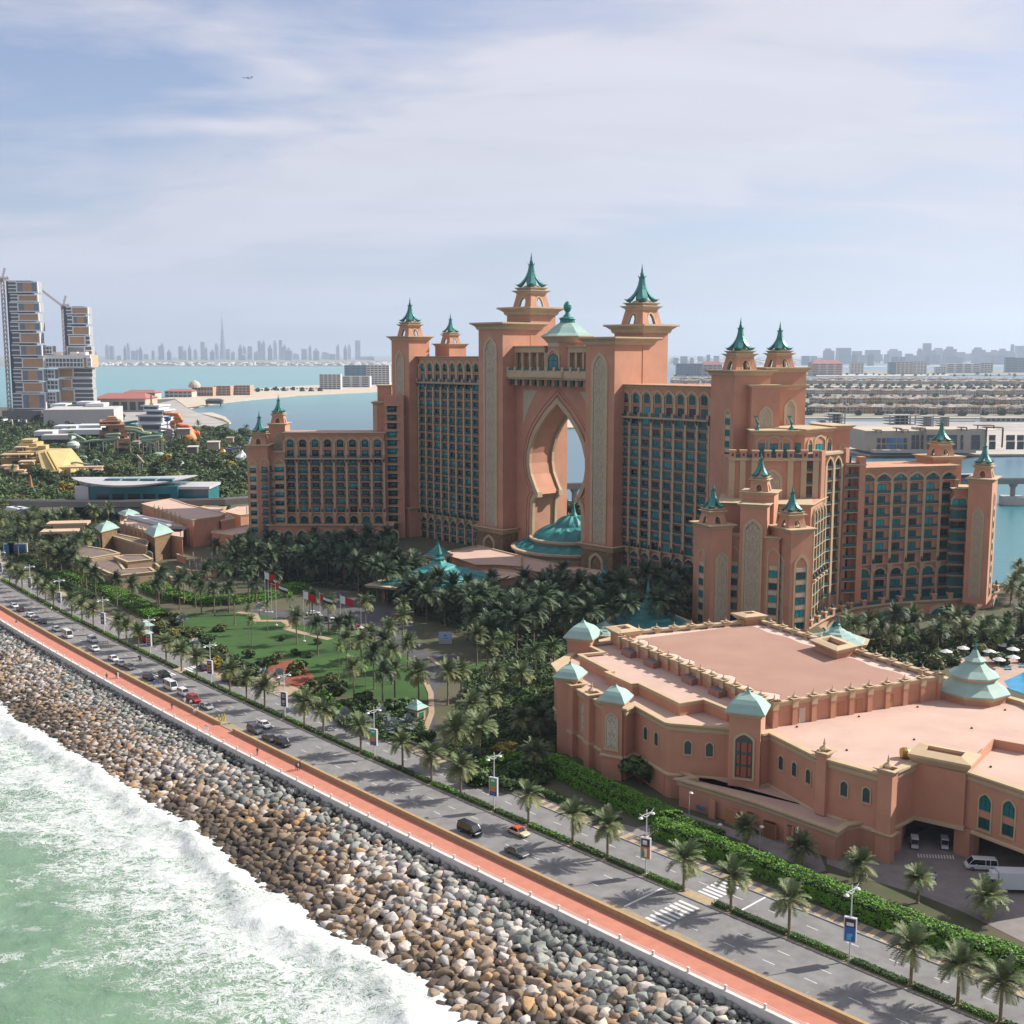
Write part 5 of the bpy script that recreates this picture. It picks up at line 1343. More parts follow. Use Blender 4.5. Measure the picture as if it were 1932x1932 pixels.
for i, (t, w, z1_, mi) in enumerate(((0.16, 1.5, 17.2, 1), (0.39, 1.7, 17.0, 0), (0.50, 1.7, 17.0, 0), (0.70, 1.0, 16.8, 0), (0.90, 0.8, 17.0, 1))):
    x = Lr*t; h.mb('door').box(x-w/2, x+w/2, -0.1, 0, 14.25, z1_, mi, Mr)
# roof vents standing on the middle level
def gbox(name, L, C, Rr, z0, z1, top=None, mi=0, mt=1, lip=0.0):
    c, l, r = [Vector(G(*q, z1).xy) for q in (C, L, Rr)]; far = l+r-c; P = ccw([(p.x, p.y) for p in (c, r, far, l)])
    h.mb(name).prism(P, z0, z1, mi, top=mt); return P
for L, C, Rr in ((Z1(935, 445), Z1(1040, 495), Z1(1135, 468)), (Z1(1190, 560), Z1(1300, 610), Z1(1410, 585)), (Z1(1620, 745), Z1(1735, 800), Z1(1840, 770)), (Z2(475, 880), Z2(595, 940), Z2(712, 910))):
    gbox('roof_vent', L, C, Rr, 16.2, 17.5)
# flared open caps at the roof corners
def capbox(L, C, Rr, z, hgt=2.0):
    c, l, r = [Vector(G(*q, z).xy) for q in (C, L, Rr)]; far = l+r-c; P = ccw([(p.x, p.y) for p in (c, r, far, l)]); m = (l+r)/2
    Q = [tuple(m+(Vector(p)-m)*0.80) for p in P]; h.mb('wall').prism(Q, 14.2, z-0.8); h.mb('cap_block').sweep(Q, [(0, -1.2), (0.15, -1.2), (1.0, -0.3), (1.1, 0), (-0.5, 0.35), (-0.9, 0.35), (-0.9, -0.6), (0, -0.6)], True, 0, z)
capbox(Z1(780, 195), Z1(915, 262), Z1(1140, 235), 20.2); capbox(Z2(765, 40), Z2(900, 82), Z2(1118, 62), 20.6); capbox(A2(495, 105), A2(680, 180), A2(810, 150), 20.6)
# projecting block over the dock with a flat capped top
Mj = MW_(14); Lj = (Vector(PF[15])-Vector(PF[14])).length
h.mb('wall').box(-0.2, Lj, -0.8, 4, 5.0, 15.8, 0, Mj); h.mb('cap_block').sweep(rect(Mj, -0.2, Lj, -0.8, 4.2), [(0, -1.6), (0.2, -1.6), (0.9, -0.6), (1.0, -0.4), (1.0, 0), (-1.2, 0.5), (-1.2, 0)], True, 0, 16.6); h.mb('wall').box(-0.2, Lj, -0.8, 4.2, 15.8, 16.4, 0, Mj)
h.mb('trim').box(-0.4, Lj+0.2, -1.2, 0, 4.7, 5.4, 0, Mj)
Ms = MW_(15)
h.mb('wall').box(-1.6, 1.4, -0.4, 2.4, -0.1, 5.0, 0, Ms)                 # dock pillar
h.mb('dock_shade_block').prism(ccw([tuple(Vector(PF[13])+Vector((3, 9))), (PF[14][0]+2, PF[14][1]+7), (PF[15][0]+9, PF[15][1]+11), (PF[17][0], PF[17][1]+14), (PF[17][0], PF[17][1]+40), (70, 240)]), -0.05, 4.99)  # dark block fills the dock, its colour standing in for deep shade
# sunk court on the right roof
Pc = polyG([A2(1550, 985), A2(1725, 808), A2(1960, 850), A2(1960, 1100)], 15.0)
for a, c in ((0, 1), (1, 2)):
    M = FR(Pc[a], None, Pc[c]); L = (Vector(Pc[c])-Vector(Pc[a])).length; h.mb('wall').box(0, L, -0.15, 0.15, 14.1, 15.9, 0, M)
# stepped block by the pilaster, brass drum on the roof
p = G(*A2(1102, 905), 14.2); q = h.mb('brass_drum'); CM['brass_drum'] = [mat('brass', (0.48, 0.27, 0.05), 0.4, metal=0.7)]
q.lathe([(0.9, 0), (1.05, 0.5), (1.05, 1.0), (0.9, 1.5)], 14, M=T((p.x, p.y, 15.1)) @ Matrix.Rotation(R(90), 4, 'Y'))
# low annex along the lane
ax = polyG([Z4(785, 442), Z4(1052, 578), Z4(930, 592), Z4(1250, 682), Z4(1600, 790), A2(672, 1388), A2(735, 1345), A2(885, 1322), A2(952, 1305)], 5.4)
axb = [(PF[12][0]-1, PF[12][1]+1.2), (PF[11][0]+1, PF[11][1]+1.5), (PF[10][0], PF[10][1]+1.5), (PF[8][0]+1, PF[8][1]+1), (PF[7][0], PF[7][1]+1), (PF[6][0]-0.5, PF[6][1]+0.5)]
AX = ccw(ax[:7]+[(60.0, 191.3)]+axb[1:]); h.mb('wall').prism(AX, -0.1, 4.6, 0, top=1)
h.mb('parapet').sweep(ax if True else AX, [(o*0.8, z_*0.8) for o, z_ in CAP], False, 0, 5.4)
M = FR(ax[2], None, ax[5]); LA = (Vector(ax[5])-Vector(ax[2])).length
for px in (Z4(1385, 895), Z4(1712, 990), A2(225, 1370)):
    a, z = on_wall(M, *px); h.mb('door').box(a-1.3, a+1.3, -0.55, 0, 0, 2.9, 0, M)
for px in (Z4(1215, 800), Z4(1540, 900), Z4(1880, 1000), A2(90, 1320), A2(350, 1380), A2(640, 1480)):
    a, z = on_wall(M, *px); h.mb('pilaster').box(a-0.7, a+0.7, -0.35, 0, -0.1, 3.4, 0, M)
for x, y in ((1092, 835), (1132, 848)):
    a, z = on_wall(M, *Z4(x, y)); k = h.mb('round_sign'); k.lathe([(0.45, 0), (0.45, 0.06)], 16, M=M @ T((a, -0.15, z)) @ Matrix.Rotation(R(90), 4, 'X'))
CM['round_sign'] = [mat('sign_blue', (0.03, 0.20, 0.30), 0.5)]
# octagonal pagoda roof on the right
pc = G(*A2(1592, 430), 16.4); Mo = T((pc.x, pc.y, 0))
h.mb('wall').frustum((0, 0), 6.4, 6.4, 14.1, 15.6, 0, Mo, 8, R(10)); k = h.mb('domed_roof')
for r0, r1, z0, z1, mi in ((6.4, 7.3, 15.0, 16.0, 1), (7.3, 7.3, 16.0, 16.2, 0), (7.3, 5.6, 16.2, 17.2, 0), (5.6, 4.3, 17.2, 18.6, 0), (4.1, 4.9, 18.2, 19.2, 1), (5.1, 5.1, 19.2, 19.4, 0), (5.1, 3.3, 19.4, 20.5, 0), (3.3, 1.9, 20.5, 21.9, 0), (1.9, 2.3, 21.9, 22.4, 0), (2.3, 1.2, 22.4, 23.1, 0), (1.2, 0.5, 23.1, 24.4, 0)):
    k.frustum((0, 0), r0, r1, z0, z1, mi, Mo, 8, R(10))
h.mb('roof_finial').lathe([(0.4, 24.3), (0.2, 24.8), (0.32, 25.2), (0.14, 25.8), (0.02, 27.2)], 8, M=Mo)
for x, y in ((820, 628), (402, 697), (1192, 783), (738, 855), (1580, 706), (1805, 583), (1215, 563), (1708, 967)):
    p = G(*A2(x, y), 14.2); h.mb('roof_drain').lathe([(0.22, 14.2), (0.22, 14.4), (0.1, 14.5)], 8, (p.x, p.y))
CM['roof_drain'] = [DARK]
h.done(CM)

# service yard, lane and entrance drive
def sheetc(name, px, z, m): k = MB(); k.add([tuple(G(u, v, z)) for u, v in px], [tuple(range(len(px)))]); o = k.build(name, m, kind='structure'); return o
def facefix(o):
    if o.data.polygons[0].normal.z < 0: o.data.flip_normals()
    return o
YARD = mat('yard_paving', (0.23, 0.205, 0.19), 0.92, 0.16, 0.5)
facefix(sheetc('service_yard', [(1560, 1612), (1640, 1622), (1700, 1585), (1800, 1540), (2080, 1540), (2080, 1800), (1932, 1778), (1820, 1722), (1740, 1690), (1640, 1660), (1560, 1630)], -0.02, YARD))
facefix(sheetc('service_lane', [Z4(-100, 430), Z4(200, 590), Z4(700, 790), Z4(1000, 975), Z4(1400, 1100), Z4(2100, 1400), A2(600, 1660), A2(560, 1560), A2(300, 1450), Z4(1500, 1060), Z4(1200, 960), Z4(900, 860), Z4(300, 610), Z4(0, 470)], -0.03, YARD))
facefix(sheetc('lane_mouth', [Z4(390, 965), Z4(560, 1010), Z4(800, 960), Z4(860, 985), Z4(660, 1110), Z4(620, 1140), Z4(440, 1100), Z4(330, 1045)], -0.012, YARD))
k = MB()
M = T((0, 0, 0)); a = G(*Z3(540, 1475), 0); c = G(*Z3(860, 1490), 0); d_ = (c-a)/13
for i in range(13):
    p = a+d_*i; k.add([p+Vector((0, 0, 0.01)), p+d_*0.5+Vector((0, 0, 0.01)), p+d_*0.5+Vector((-0.35, -1.5, 0.01)), p+Vector((-0.35, -1.5, 0.01))], [(3, 2, 1, 0)])
k.build('dock_hatching', WHITE, kind='structure')
# ================================================================ BUILDINGS ON THE LEFT
SP = lambda x, y: ((x/3.715)*.535, (1480+y/3.715)*.535)
W3 = lambda x, y: ((280+x/3.116)*.535, (1700+y/3.116)*.535)
K2 = lambda x, y: ((300+x/3.22)*.535, (1350+y/3.22)*.535)
O1 = lambda x, y: ((x/1.932)*.535, (900+y/1.932)*.535)
PX = lambda x, y: (x, y)
def BX(h, part, p0, p1, Y, dep, ang=0.0, mi=0, z0=None):
    """box whose front, at distance Y, runs between photo corners p0 (upper left) and p1 (lower right)"""
    xa, zt = HZ(p0[0], p0[1], Y); zb = ZAT(p1[1], Y) if z0 is None else z0
    M = FR((xa, Y), ang); L = solve_len(M, p1[0], (zt+zb)/2)
    h.mb(part).box(0, L, 0, dep, zb, zt, mi, M); return M, L, zb, zt
def flatg(h, pts, z, z0=-0.06, cs=0.6, wall='wall', top=1):
    P = ccw(polyG(pts, z)); h.mb(wall).prism(P, z0, z-0.55*cs, 0, top=top); h.mb('parapet').sweep(P, [(o*cs, q*cs) for o, q in CAP], True, 0, z); return P
pk = House('pink_hall', (-130, 460, 0), label='rambling low pink and brown hall with pale green pyramid roofs left of the hotel', cat='hall')
h = pk
PM = {'wall': [TERRA, PEACH], 'parapet': [TAN], 'trim': [TAN], 'stone': [STONEB], 'domed_roof': [PALER, TAN], 'roof_finial': [COPPER], 'parapet_post': [TAN], 'pilaster': [TAN], 'beige_wall': [mat('beige_wall', (0.36, 0.235, 0.15), 0.9, 0.08, 0.3), mat('grey_roof', (0.17, 0.125, 0.095), 0.95, 0.2, 0.3)],
      'white_duct': [mat('duct_white', (0.6, 0.6, 0.6), 0.6)], 'dark_plant': [DARK]}
P = flatg(h, [W3(x, y) for x, y in ((690, 235), (825, 278), (1100, 382), (1245, 412), (1535, 372), (1600, 340), (1170, 238), (1000, 180))], 12.4)
flatg(h, [W3(x, y) for x, y in ((1530, 380), (1560, 425), (1705, 395), (1620, 345))], 10.5)
flatg(h, [W3(x, y) for x, y in ((1270, 280), (1500, 330), (1610, 270), (1380, 262))], 11.5)
flatg(h, [W3(x, y) for x, y in ((1455, 552), (1690, 582), (1855, 545), (1855, 470), (1490, 522))], 6.5)
flatg(h, [W3(x, y) for x, y in ((1590, 320), (1770, 360), (1855, 350), (1855, 260), (1745, 270))], 7.5)
gl = flatg(h, [W3(x, y) for x, y in ((450, 452), (800, 548), (1130, 600), (1130, 480), (1000, 405), (560, 368))], 9.3)
flatg(h, [W3(x, y) for x, y in ((268, 560), (738, 698), (760, 640), (430, 570))], 7.2, wall='beige_wall', top=1)
def posts(P, i, n, z, s=0.8):
    M = FR(P[i], None, P[(i+1) % len(P)]); L = (Vector(P[(i+1) % len(P)])-Vector(P[i])).length
    for j in range(n+1):
        x = L*j/n; h.mb('parapet_post').lathe([(r*s, z+hh*s) for r, hh in POSTF], 8, (0, 0), 0, M @ T((x, 0.1, 0))); h.mb('pilaster').box(x-0.4, x+0.4, -0.3, 0, z-3.4, z-0.6, 0, M)
    return M, L
def nearest_edge(P, px, z):
    q = G(px[0], px[1], z).xy; best = min(range(len(P)), key=lambda i: ((Vector(P[i])+Vector(P[(i+1) % len(P)]))/2-q).length); return best
i = nearest_edge(gl, W3(620, 500), 9.3); M, L = posts(gl, i, 7, 9.3)
for j in range(7):
    x = L*(j+0.5)/7; arch_frame(h.mb('trim'), M, x, 5.6, 2.0, 2.8, 0.9, 0.25, 0.2); plate(h.mb('niche'), arch_pts(1.5, 2.5, 0.8, 4, x, 5.6), M, -0.05)
PM['niche'] = [mat('niche_pink', (0.30, 0.11, 0.07), 0.9)]
posts(P, nearest_edge(P, W3(960, 330), 12.4), 6, 12.4)
dome_tower(h, W3(705, 548), W3(822, 602), W3(1042, 548), 10.6, W3(868, 430), wall='stone')
dome_tower(h, W3(163, 502), W3(240, 548), W3(443, 503), 10.2, W3(318, 408), wall='stone')
dome_tower(h, W3(415, 342), W3(502, 372), W3(668, 345), 9.6, W3(540, 284))
bt = h.k['stone']
# roof machinery hall with white ducts
for x0, y0, x1, y1 in ((555, 385, 990, 500), (640, 390, 1010, 470)):
    a, c = G(*W3(x0, y0), 9.6), G(*W3(x1, y1), 9.6); M = FR(a, None, c); h.mb('white_duct').box(0, (c-a).length, -1, 1, 9.3, 10.9, 0, M)
a = G(*W3(1060, 520), 9.4); h.mb('dark_plant').box(a.x-4, a.x+4, a.y-4, a.y+4, 9.3, 10.2)
# arched openings of the front towers and lit end wall
for px, w, hh in ((W3(920, 690), 3.2, 4.6), (W3(775, 672), 1.2, 3.0), (W3(228, 660), 2.6, 4.4), (W3(785, 820), 2.2, 4.0)):
    Y = G(px[0], px[1], 5).y; 
    M = FR((G(px[0], px[1], 5).x-0.0, Y-2.2), R(8) if px[0] > 280 else R(-40)); z = ZAT(px[1], Y-2.2)-hh/2; arch_frame(h.mb('trim'), M, 0, z, w+0.7, hh+0.4, w*0.5, 0.3, 0.25); win(M, 0, z, w, hh, 1, kind='arch')
Mr_ = FR(P[nearest_edge(P, W3(1180, 400), 12.4)], None, P[(nearest_edge(P, W3(1180, 400), 12.4)+1) % len(P)]); a, z = on_wall(Mr_, *W3(1205, 590)); arch_frame(h.mb('trim'), Mr_, a, z-4.5, 3.4, 9, 2.0, 0.5, 0.3)
# front low building
flatg(h, [W3(x, y) for x, y in ((-60, 800), (135, 828), (437, 778), (330, 742), (0, 690), (-120, 740))], 6.6, wall='beige_wall')
flatg(h, [W3(x, y) for x, y in ((388, 815), (530, 872), (797, 842), (705, 795), (480, 800))], 6.6, wall='beige_wall')
fl = flatg(h, [W3(x, y) for x, y in ((28, 855), (345, 1000), (430, 1022), (832, 978), (770, 935), (490, 955), (390, 815), (120, 835))], 5.4, wall='beige_wall')
M = FR(G(*W3(28, 855), 5.4), None, G(*W3(400, 1012), 5.4)); L = (G(*W3(400, 1012), 5.4)-G(*W3(28, 855), 5.4)).length
for j in range(9): h.mb('pilaster').box(L*j/9-0.5, L*j/9+0.5, -0.5, 0, 0, 4.2, 0, M)
for (x0, y0), (x1, y1) in (((1068, 965), (1225, 1010)), ((1225, 1010), (1500, 1000)), ((1070, 825), (1160, 860)), ((835, 930), (1010, 1090))):
    a, c = G(*W3(x0, y0), 1.5), G(*W3(x1, y1), 1.5); M = FR(a, None, c); L = (c-a).length; h.mb('wall').box(0, L, 0, 0.5, -0.05, 2.6, 0, M); h.mb('trim').box(-0.2, L+0.2, -0.2, 0.7, 2.6, 2.9, 0, M)
h.done(PM)

# metro station and elevated track
ST = House('monorail_station', (-200, 610, 0), label='glass monorail station with a curved silver boat shaped roof', cat='station')
h = ST; SILV = mat('silver_roof', (0.50, 0.49, 0.49), 0.45, 0.06, 0.1); CYAN = mat('cyan_glass', (0.01, 0.15, 0.185), 0.2, 0.2, 0.08, spec=0.6); CONC = mat('track_concrete', (0.27, 0.255, 0.24), 0.85, 0.12, 0.1)
Ys = 603.0; xl, xr = XAT(SP(1170, 0)[0], Ys, 10), XAT(K2(1055, 0)[0], Ys, 10)
zz = lambda v: ZAT(v, Ys)
h.mb('glass_wall').box(xl, xr, Ys, Ys+24, zz(944), zz(919)+0.4); h.mb('glass_wall').box(xr, xr+15, Ys+4, Ys+26, zz(985), zz(924))
h.mb('glass_wall').box(xl+3, xr-8, Ys+2, Ys+22, zz(987), zz(964)); h.mb('wall').box(xl-7, xl, Ys-1, Ys+24, zz(950), zz(918)); h.mb('wall').box(xl, xr, Ys-1.0, Ys+24, zz(966), zz(944)); h.mb('wall').box(xl+2, xr-4, Ys+1, Ys+22, -0.05, zz(985))
h.mb('wall').box(xr, xr+16, Ys+2, Ys+26, zz(924), zz(919))
for i in range(5):
    a = xl+4+i*(xr-xl-6)/5; h.mb('dark_bay').box(a, a+(xr-xl-6)/5*0.78, Ys-0.2, Ys, zz(942), zz(932)); h.mb('window_band').box(a, a+(xr-xl-6)/5*0.82, Ys-1.2, Ys-1, zz(958), zz(955))
    h.mb('dark_bay').box(a+4, a+(xr-xl-6)/5*0.8, Ys+1.8, Ys+2, zz(980), zz(968))
SM = {'glass_wall': [CYAN], 'wall': [SILV], 'dark_bay': [GL[3]], 'window_band': [GL[3]], 'canopy_roof': [SILV, CYAN], 'lettering': [mat('white_letter', (0.7, 0.7, 0.7), 0.5)]}
# lens-shaped canopy, thin at the tips
k = h.mb('canopy_roof'); n = 28; xa, xb = XAT(135, 612, 18), XAT(369, 612, 18); vs = []
for i in range(n+1):
    t = i/n; x = xa+(xb-xa)*t; wv = math.sin(math.pi*t)**0.75; yc = 612+6*t
    fr, bk = yc-17*wv-0.2, yc+19*wv+0.2; zc = 18.6+1.8*(2*t-1)**2+0.6*t
    vs += [(x, fr, zc-1.0*wv), (x, fr+0.3, zc-1.9*wv-0.1), (x, bk, zc-1.6*wv), (x, bk-0.5, zc-0.5*wv+0.3), (x, yc+4*wv, zc+1.1*wv+0.2), (x, yc-6*wv, zc+0.9*wv+0.1)]
k.add(vs, [(i*6+j, i*6+(j+1) % 6, (i+1)*6+(j+1) % 6, (i+1)*6+j) for i in range(n) for j in range(6)]+[tuple(range(6))[::-1], tuple(range(n*6, n*6+6))])
for i in range(4):
    x0_ = xa+(xb-xa)*(0.30+0.14*i); h.mb('skylight').box(x0_, x0_+(xb-xa)*0.12, 606, 613, 18.8, 20.3)
SM['skylight'] = [CYAN]
h.done(SM)
TK = House('elevated_track', (-150, 600, 0), label='long grey concrete monorail track raised on piers over garden and water', cat='track')
path = [(-330, 592), (-263, 597), (-200, 594), (-150, 603), (-110, 628), (36, 676), (160, 690), (300, 702), (420, 712)]
TK.mb('beam').sweep(path, [(-2.6, 7.2), (2.6, 7.2), (3.2, 10.4), (2.6, 10.4), (2.6, 9.4), (-2.6, 9.4), (-2.6, 10.4), (-3.2, 10.4)], False, 0, 0)
def pier(x, y, zb=0.0, blk=False):
    TK.mb('pier').lathe([(2.6, -5), (1.5, zb), (1.5, 4.6), (3.0, 7.2)], 10, (x, y))
    if blk: TK.mb('pile_cap').frustum((0, 0), 9, 9, -5.4, -0.4, 0, T((x, y, 0)), 4, R(35))
for x in (-252, -246, -172, -118, -90): pier(x, np.interp(x, [p[0] for p in path], [p[1] for p in path]))
for u in (1083, 1912): x = XAT(u, 678 if u < 1500 else 701, 0); pier(x, np.interp(x, [p[0] for p in path], [p[1] for p in path]), -1, True)
TK.done({'beam': [CONC], 'pier': [CONC], 'pile_cap': [mat('pale_concrete', (0.45, 0.43, 0.41), 0.85, 0.1, 0.3)]})
TR_ = House('monorail_train', (255, 698, 10), label='white, blue and red monorail train on the raised track by the end tower', cat='train')
Mx = FR((XAT(1806, 697, 12), 694.5), 0.09); L = 9.6
TR_.mb('car').box(0, L, 0.4, 3.2, 9.6, 13.4, 0, Mx); TR_.mb('stripe').box(0.2, L-0.2, 0.28, 0.4, 10.2, 11.4, 0, Mx); TR_.mb('window_band').box(0.3, L-0.2, 0.25, 0.4, 11.6, 12.8, 0, Mx); TR_.mb('roof').box(0, L+0.6, 0.2, 3.4, 13.4, 13.7, 0, Mx)
TR_.done({'car': [mat('train_blue', (0.04, 0.10, 0.28), 0.4)], 'stripe': [mat('train_red', (0.45, 0.04, 0.05), 0.4)], 'window_band': [GL[3]], 'roof': [mat('train_white', (0.7, 0.7, 0.72), 0.4)]})

# ---- water park
YEL_ = mat('sandstone', (0.50, 0.365, 0.155), 0.9, 0.10, 0.15); PINKR = mat('terrace_slab', (0.55, 0.38, 0.25), 0.9, 0.1, 0.2)
zg = House('temple_pyramid', (-340, 815, 0), label='stepped yellow sandstone temple with a steep slide trough down its side', cat='pyramid'); h = zg
def SB(part, x0, y0, x1, y1, Y, dep, mi=0, ang=R(12)): return BX(h, part, SP(x0, y0), SP(x1, y1), Y, dep, ang, mi)
for a in ((270, 265, 430, 300, 862, 20), (235, 320, 480, 370, 858, 28), (200, 370, 520, 430, 852, 30), (100, 420, 380, 470, 848, 22), (220, 420, 480, 520, 842, 34), (10, 505, 410, 590, 838, 30), (415, 500, 560, 600, 828, 30), (240, 590, 480, 690, 820, 34), (485, 580, 620, 690, 816, 34), (370, 680, 680, 740, 810, 30), (600, 680, 830, 700, 806, 30), (720, 555, 810, 640, 826, 26), (760, 625, 925, 705, 812, 26), (490, 345, 600, 420, 848, 14)):
    SB('tier', *a)
# battered tower block carrying the trough, tapering as it falls
a0, a1, a2, a3 = [HZ(*SP(*p), Y) for p, Y in (((488, 410), 836), ((625, 410), 836), ((770, 680), 806), ((560, 680), 806))]
h.mb('slide_block').add([(a0[0], 836, a0[1]), (a1[0], 836, a1[1]), (a2[0], 806, a2[1]), (a3[0], 806, a3[1]), (a0[0], 860, a0[1]), (a1[0]+8, 860, a1[1]), (a2[0]+6, 850, 0), (a3[0], 850, 0), (a2[0], 806, 0), (a3[0], 806, 0)], [(0, 3, 2, 1), (0, 1, 5, 4), (1, 2, 8, 6, 5), (2, 3, 9, 8), (0, 4, 7, 9, 3)])
for x0, x1 in ((585, 720), (625, 765)):
    p = [HZ(*SP(x0, 420), 834), HZ(*SP(x1, 675), 804)]; h.mb('trough').bar((p[0][0], 834, p[0][1]+0.3), (p[1][0], 804, p[1][1]+0.3), 1.0, 1.6)
for a in ((180, 360, 345, 372, 846, 10), (0, 458, 410, 472, 830, 12), (235, 548, 430, 560, 812, 12), (0, 605, 230, 635, 806, 12), (50, 640, 220, 662, 802, 8), (115, 665, 320, 688, 798, 8), (240, 703, 450, 722, 795, 8), (590, 675, 770, 690, 799, 8)): SB('terrace_slab', *a)
for x, y0, y1, Y in ((55, 472, 500, 832), (240, 472, 505, 832), (330, 472, 505, 832), (395, 560, 590, 815), (290, 372, 415, 848), (60, 640, 720, 808), (430, 560, 590, 815)): SB('column', x, y0, x+16, y1, Y, 3)
for x, y0, x1, y1, Y in ((160, 545, 235, 585, 836), (440, 640, 465, 672, 814), (490, 550, 506, 580, 826), (556, 634, 570, 660, 814), (740, 600, 756, 622, 824), (845, 660, 870, 676, 810), (452, 466, 466, 496, 840), (305, 380, 330, 415, 850), (255, 476, 315, 502, 834)): SB('opening', x, y0, x1, y1, Y-1.2, 1.4)
h.done({'tier': [YEL_], 'slide_block': [YEL_], 'trough': [mat('trough_yellow', (0.56, 0.40, 0.12), 0.6)], 'terrace_slab': [PINKR], 'column': [YEL_], 'opening': [DARK]})
BRN = mat('brown_stone', (0.36, 0.19, 0.105), 0.9, 0.1, 0.2)
stw = House('slide_tower', (-225, 1010, 0), label='tall brown stone slide tower with stepped pagoda tiers', cat='tower'); h = stw
def KB(part, x0, y0, x1, y1, Y, dep, mi=0, ang=R(20)): return BX(h, part, K2(x0, y0), K2(x1, y1), Y, dep, ang, mi)
for a in ((262, 388, 350, 408, 1010, 18), (243, 408, 370, 440, 1008, 22), (235, 440, 400, 480, 1006, 26), (270, 490, 460, 560, 1000, 34), (165, 560, 480, 640, 998, 34), (340, 640, 515, 745, 990, 34)): KB('tier', *a)
for a in ((165, 478, 452, 492, 996, 42), (170, 440, 415, 448, 1002, 34)): KB('ledge', *a)
for a in ((305, 450, 345, 474, 1003, 3), (315, 520, 380, 556, 997, 3), (395, 604, 445, 640, 994, 3), (190, 510, 265, 540, 996, 3), (165, 600, 220, 640, 995, 3), (385, 684, 470, 712, 986, 3)): KB('opening', *a)
h.done({'tier': [BRN], 'ledge': [BRN], 'opening': [DARK]})
def tubes(name, label, cat, pts, rad, m, Y, cv=K2, flat=False):
    rad *= 0.45
    """a slide tube through photo positions; each point may carry its own distance"""
    P = []
    for p in pts:
        yy = p[2] if len(p) > 2 else Y; x, z = HZ(*cv(p[0], p[1]), yy); P.append(Vector((x, yy, max(0.6, z))))
    Q = []
    for i in range(len(P)-1):
        a, b_, c, d_ = P[max(0, i-1)], P[i], P[i+1], P[min(len(P)-1, i+2)]
        for t in (0, 0.25, 0.5, 0.75): Q.append(0.5*((2*b_)+(-a+c)*t+(2*a-5*b_+4*c-d_)*t*t+(-a+3*b_-3*c+d_)*t**3))
    Q.append(P[-1]); k = MB(); k.tube([q-Q[0] for q in Q], rad, 8); o = k.build(name, m, smooth=True, label=label, cat=cat); o.location = Q[0]
    k2 = MB(); 
    for q in Q[2::4]:
        if q.z > 3: k2.bar((q.x-Q[0].x, q.y-Q[0].y, -Q[0].z), (q.x-Q[0].x, q.y-Q[0].y, q.z-Q[0].z-rad*0.8), 0.5)
    if k2.v: o2 = k2.build('support', CONC, o, kind='stuff')
    return o
PGR = mat('slide_pale_green', (0.30, 0.42, 0.30), 0.5); DGR = mat('slide_green', (0.08, 0.20, 0.13), 0.5); ORG = mat('slide_orange', (0.72, 0.10, 0.02), 0.5); ORY = mat('slide_orange_yellow', (0.70, 0.24, 0.05), 0.5, 0.3, 0.3); TQ = mat('slide_turquoise', (0.02, 0.22, 0.24), 0.5); YLW = mat('slide_yellow', (0.50, 0.42, 0.16), 0.5); BLU = mat('slide_blue', (0.02, 0.16, 0.45), 0.5); GRY = mat('slide_grey', (0.35, 0.30, 0.36), 0.5)
tubes('water_slide', 'pale green slide tube winding past the brown tower front', 'water slide', [(400, 580), (250, 590), (250, 612), (390, 625), (300, 645), (100, 655), (0, 670), (-150, 660), (-190, 600), (-120, 590), (0, 650)], 2.2, PGR, 975)
tubes('water_slide', 'green slide tube descending right of the brown tower', 'water slide', [(460, 540), (560, 545), (650, 575), (740, 590), (860, 600), (870, 585), (780, 575)], 2.6, DGR, 985)
tubes('water_slide', 'yellow slide tube beside the brown tower top', 'water slide', [(450, 505), (560, 510), (640, 530), (660, 560), (750, 575)], 2.4, YLW, 1000)
tubes('water_slide', 'lower pale green slide loop ending in a wide bowl', 'water slide', [(620, 630), (700, 615), (860, 605), (830, 640), (640, 650), (700, 665), (780, 690)], 2.4, PGR, 960)
tubes('water_slide', 'turquoise slide tube left of the white frame building', 'water slide', [(600, 435), (520, 445), (430, 462), (500, 475), (600, 490)], 2.6, TQ, 1080)
tubes('water_slide', 'orange spotted slide tube looping from the white frame building', 'water slide', [(890, 350), (1050, 360), (1060, 380), (1010, 395), (1090, 405), (1085, 430), (990, 450), (980, 480), (1020, 490)], 4.0, ORY, 1100)
tubes('water_slide', 'bright orange open slide dropping into the big funnel', 'water slide', [(1050, 470), (1100, 495), (1170, 500), (1210, 540), (1250, 575), (1300, 580)], 4.6, ORG, 1085)
tubes('water_slide', 'short blue slide tube under the orange one', 'water slide', [(900, 395), (970, 400), (905, 430), (960, 420)], 2.6, BLU, 1105)
tubes('water_slide', 'tangle of grey lilac slides below the white frame building', 'water slide', [(860, 520), (960, 530), (1000, 550), (930, 565), (1010, 580), (920, 595), (1000, 610)], 2.4, GRY, 1040)
tubes('water_slide', 'pale green twin slide humps right of the yellow temple', 'water slide', [(720, 545), (810, 470), (880, 495), (1130, 485), (1100, 520)], 1.6, PGR, 860, SP)
tubes('water_slide', 'low pale green slide with a hump among the trees', 'water slide', [(720, 555), (800, 525), (900, 575), (1000, 560), (1190, 590), (1230, 530), (1300, 545)], 1.6, PGR, 835, SP)
tubes('water_slide', 'leaning tan slide tube end sticking out of the trees', 'water slide', [(585, 820), (625, 865), (665, 910)], 2.0, mat('slide_tan', (0.38, 0.30, 0.21), 0.7), 800)
tubes('water_slide', 'purple and green slides beside the white tent on the beach', 'water slide', [(1580, 745), (1650, 755), (1720, 740), (1770, 735)], 1.6, mat('slide_purple', (0.16, 0.10, 0.34), 0.5), 930)
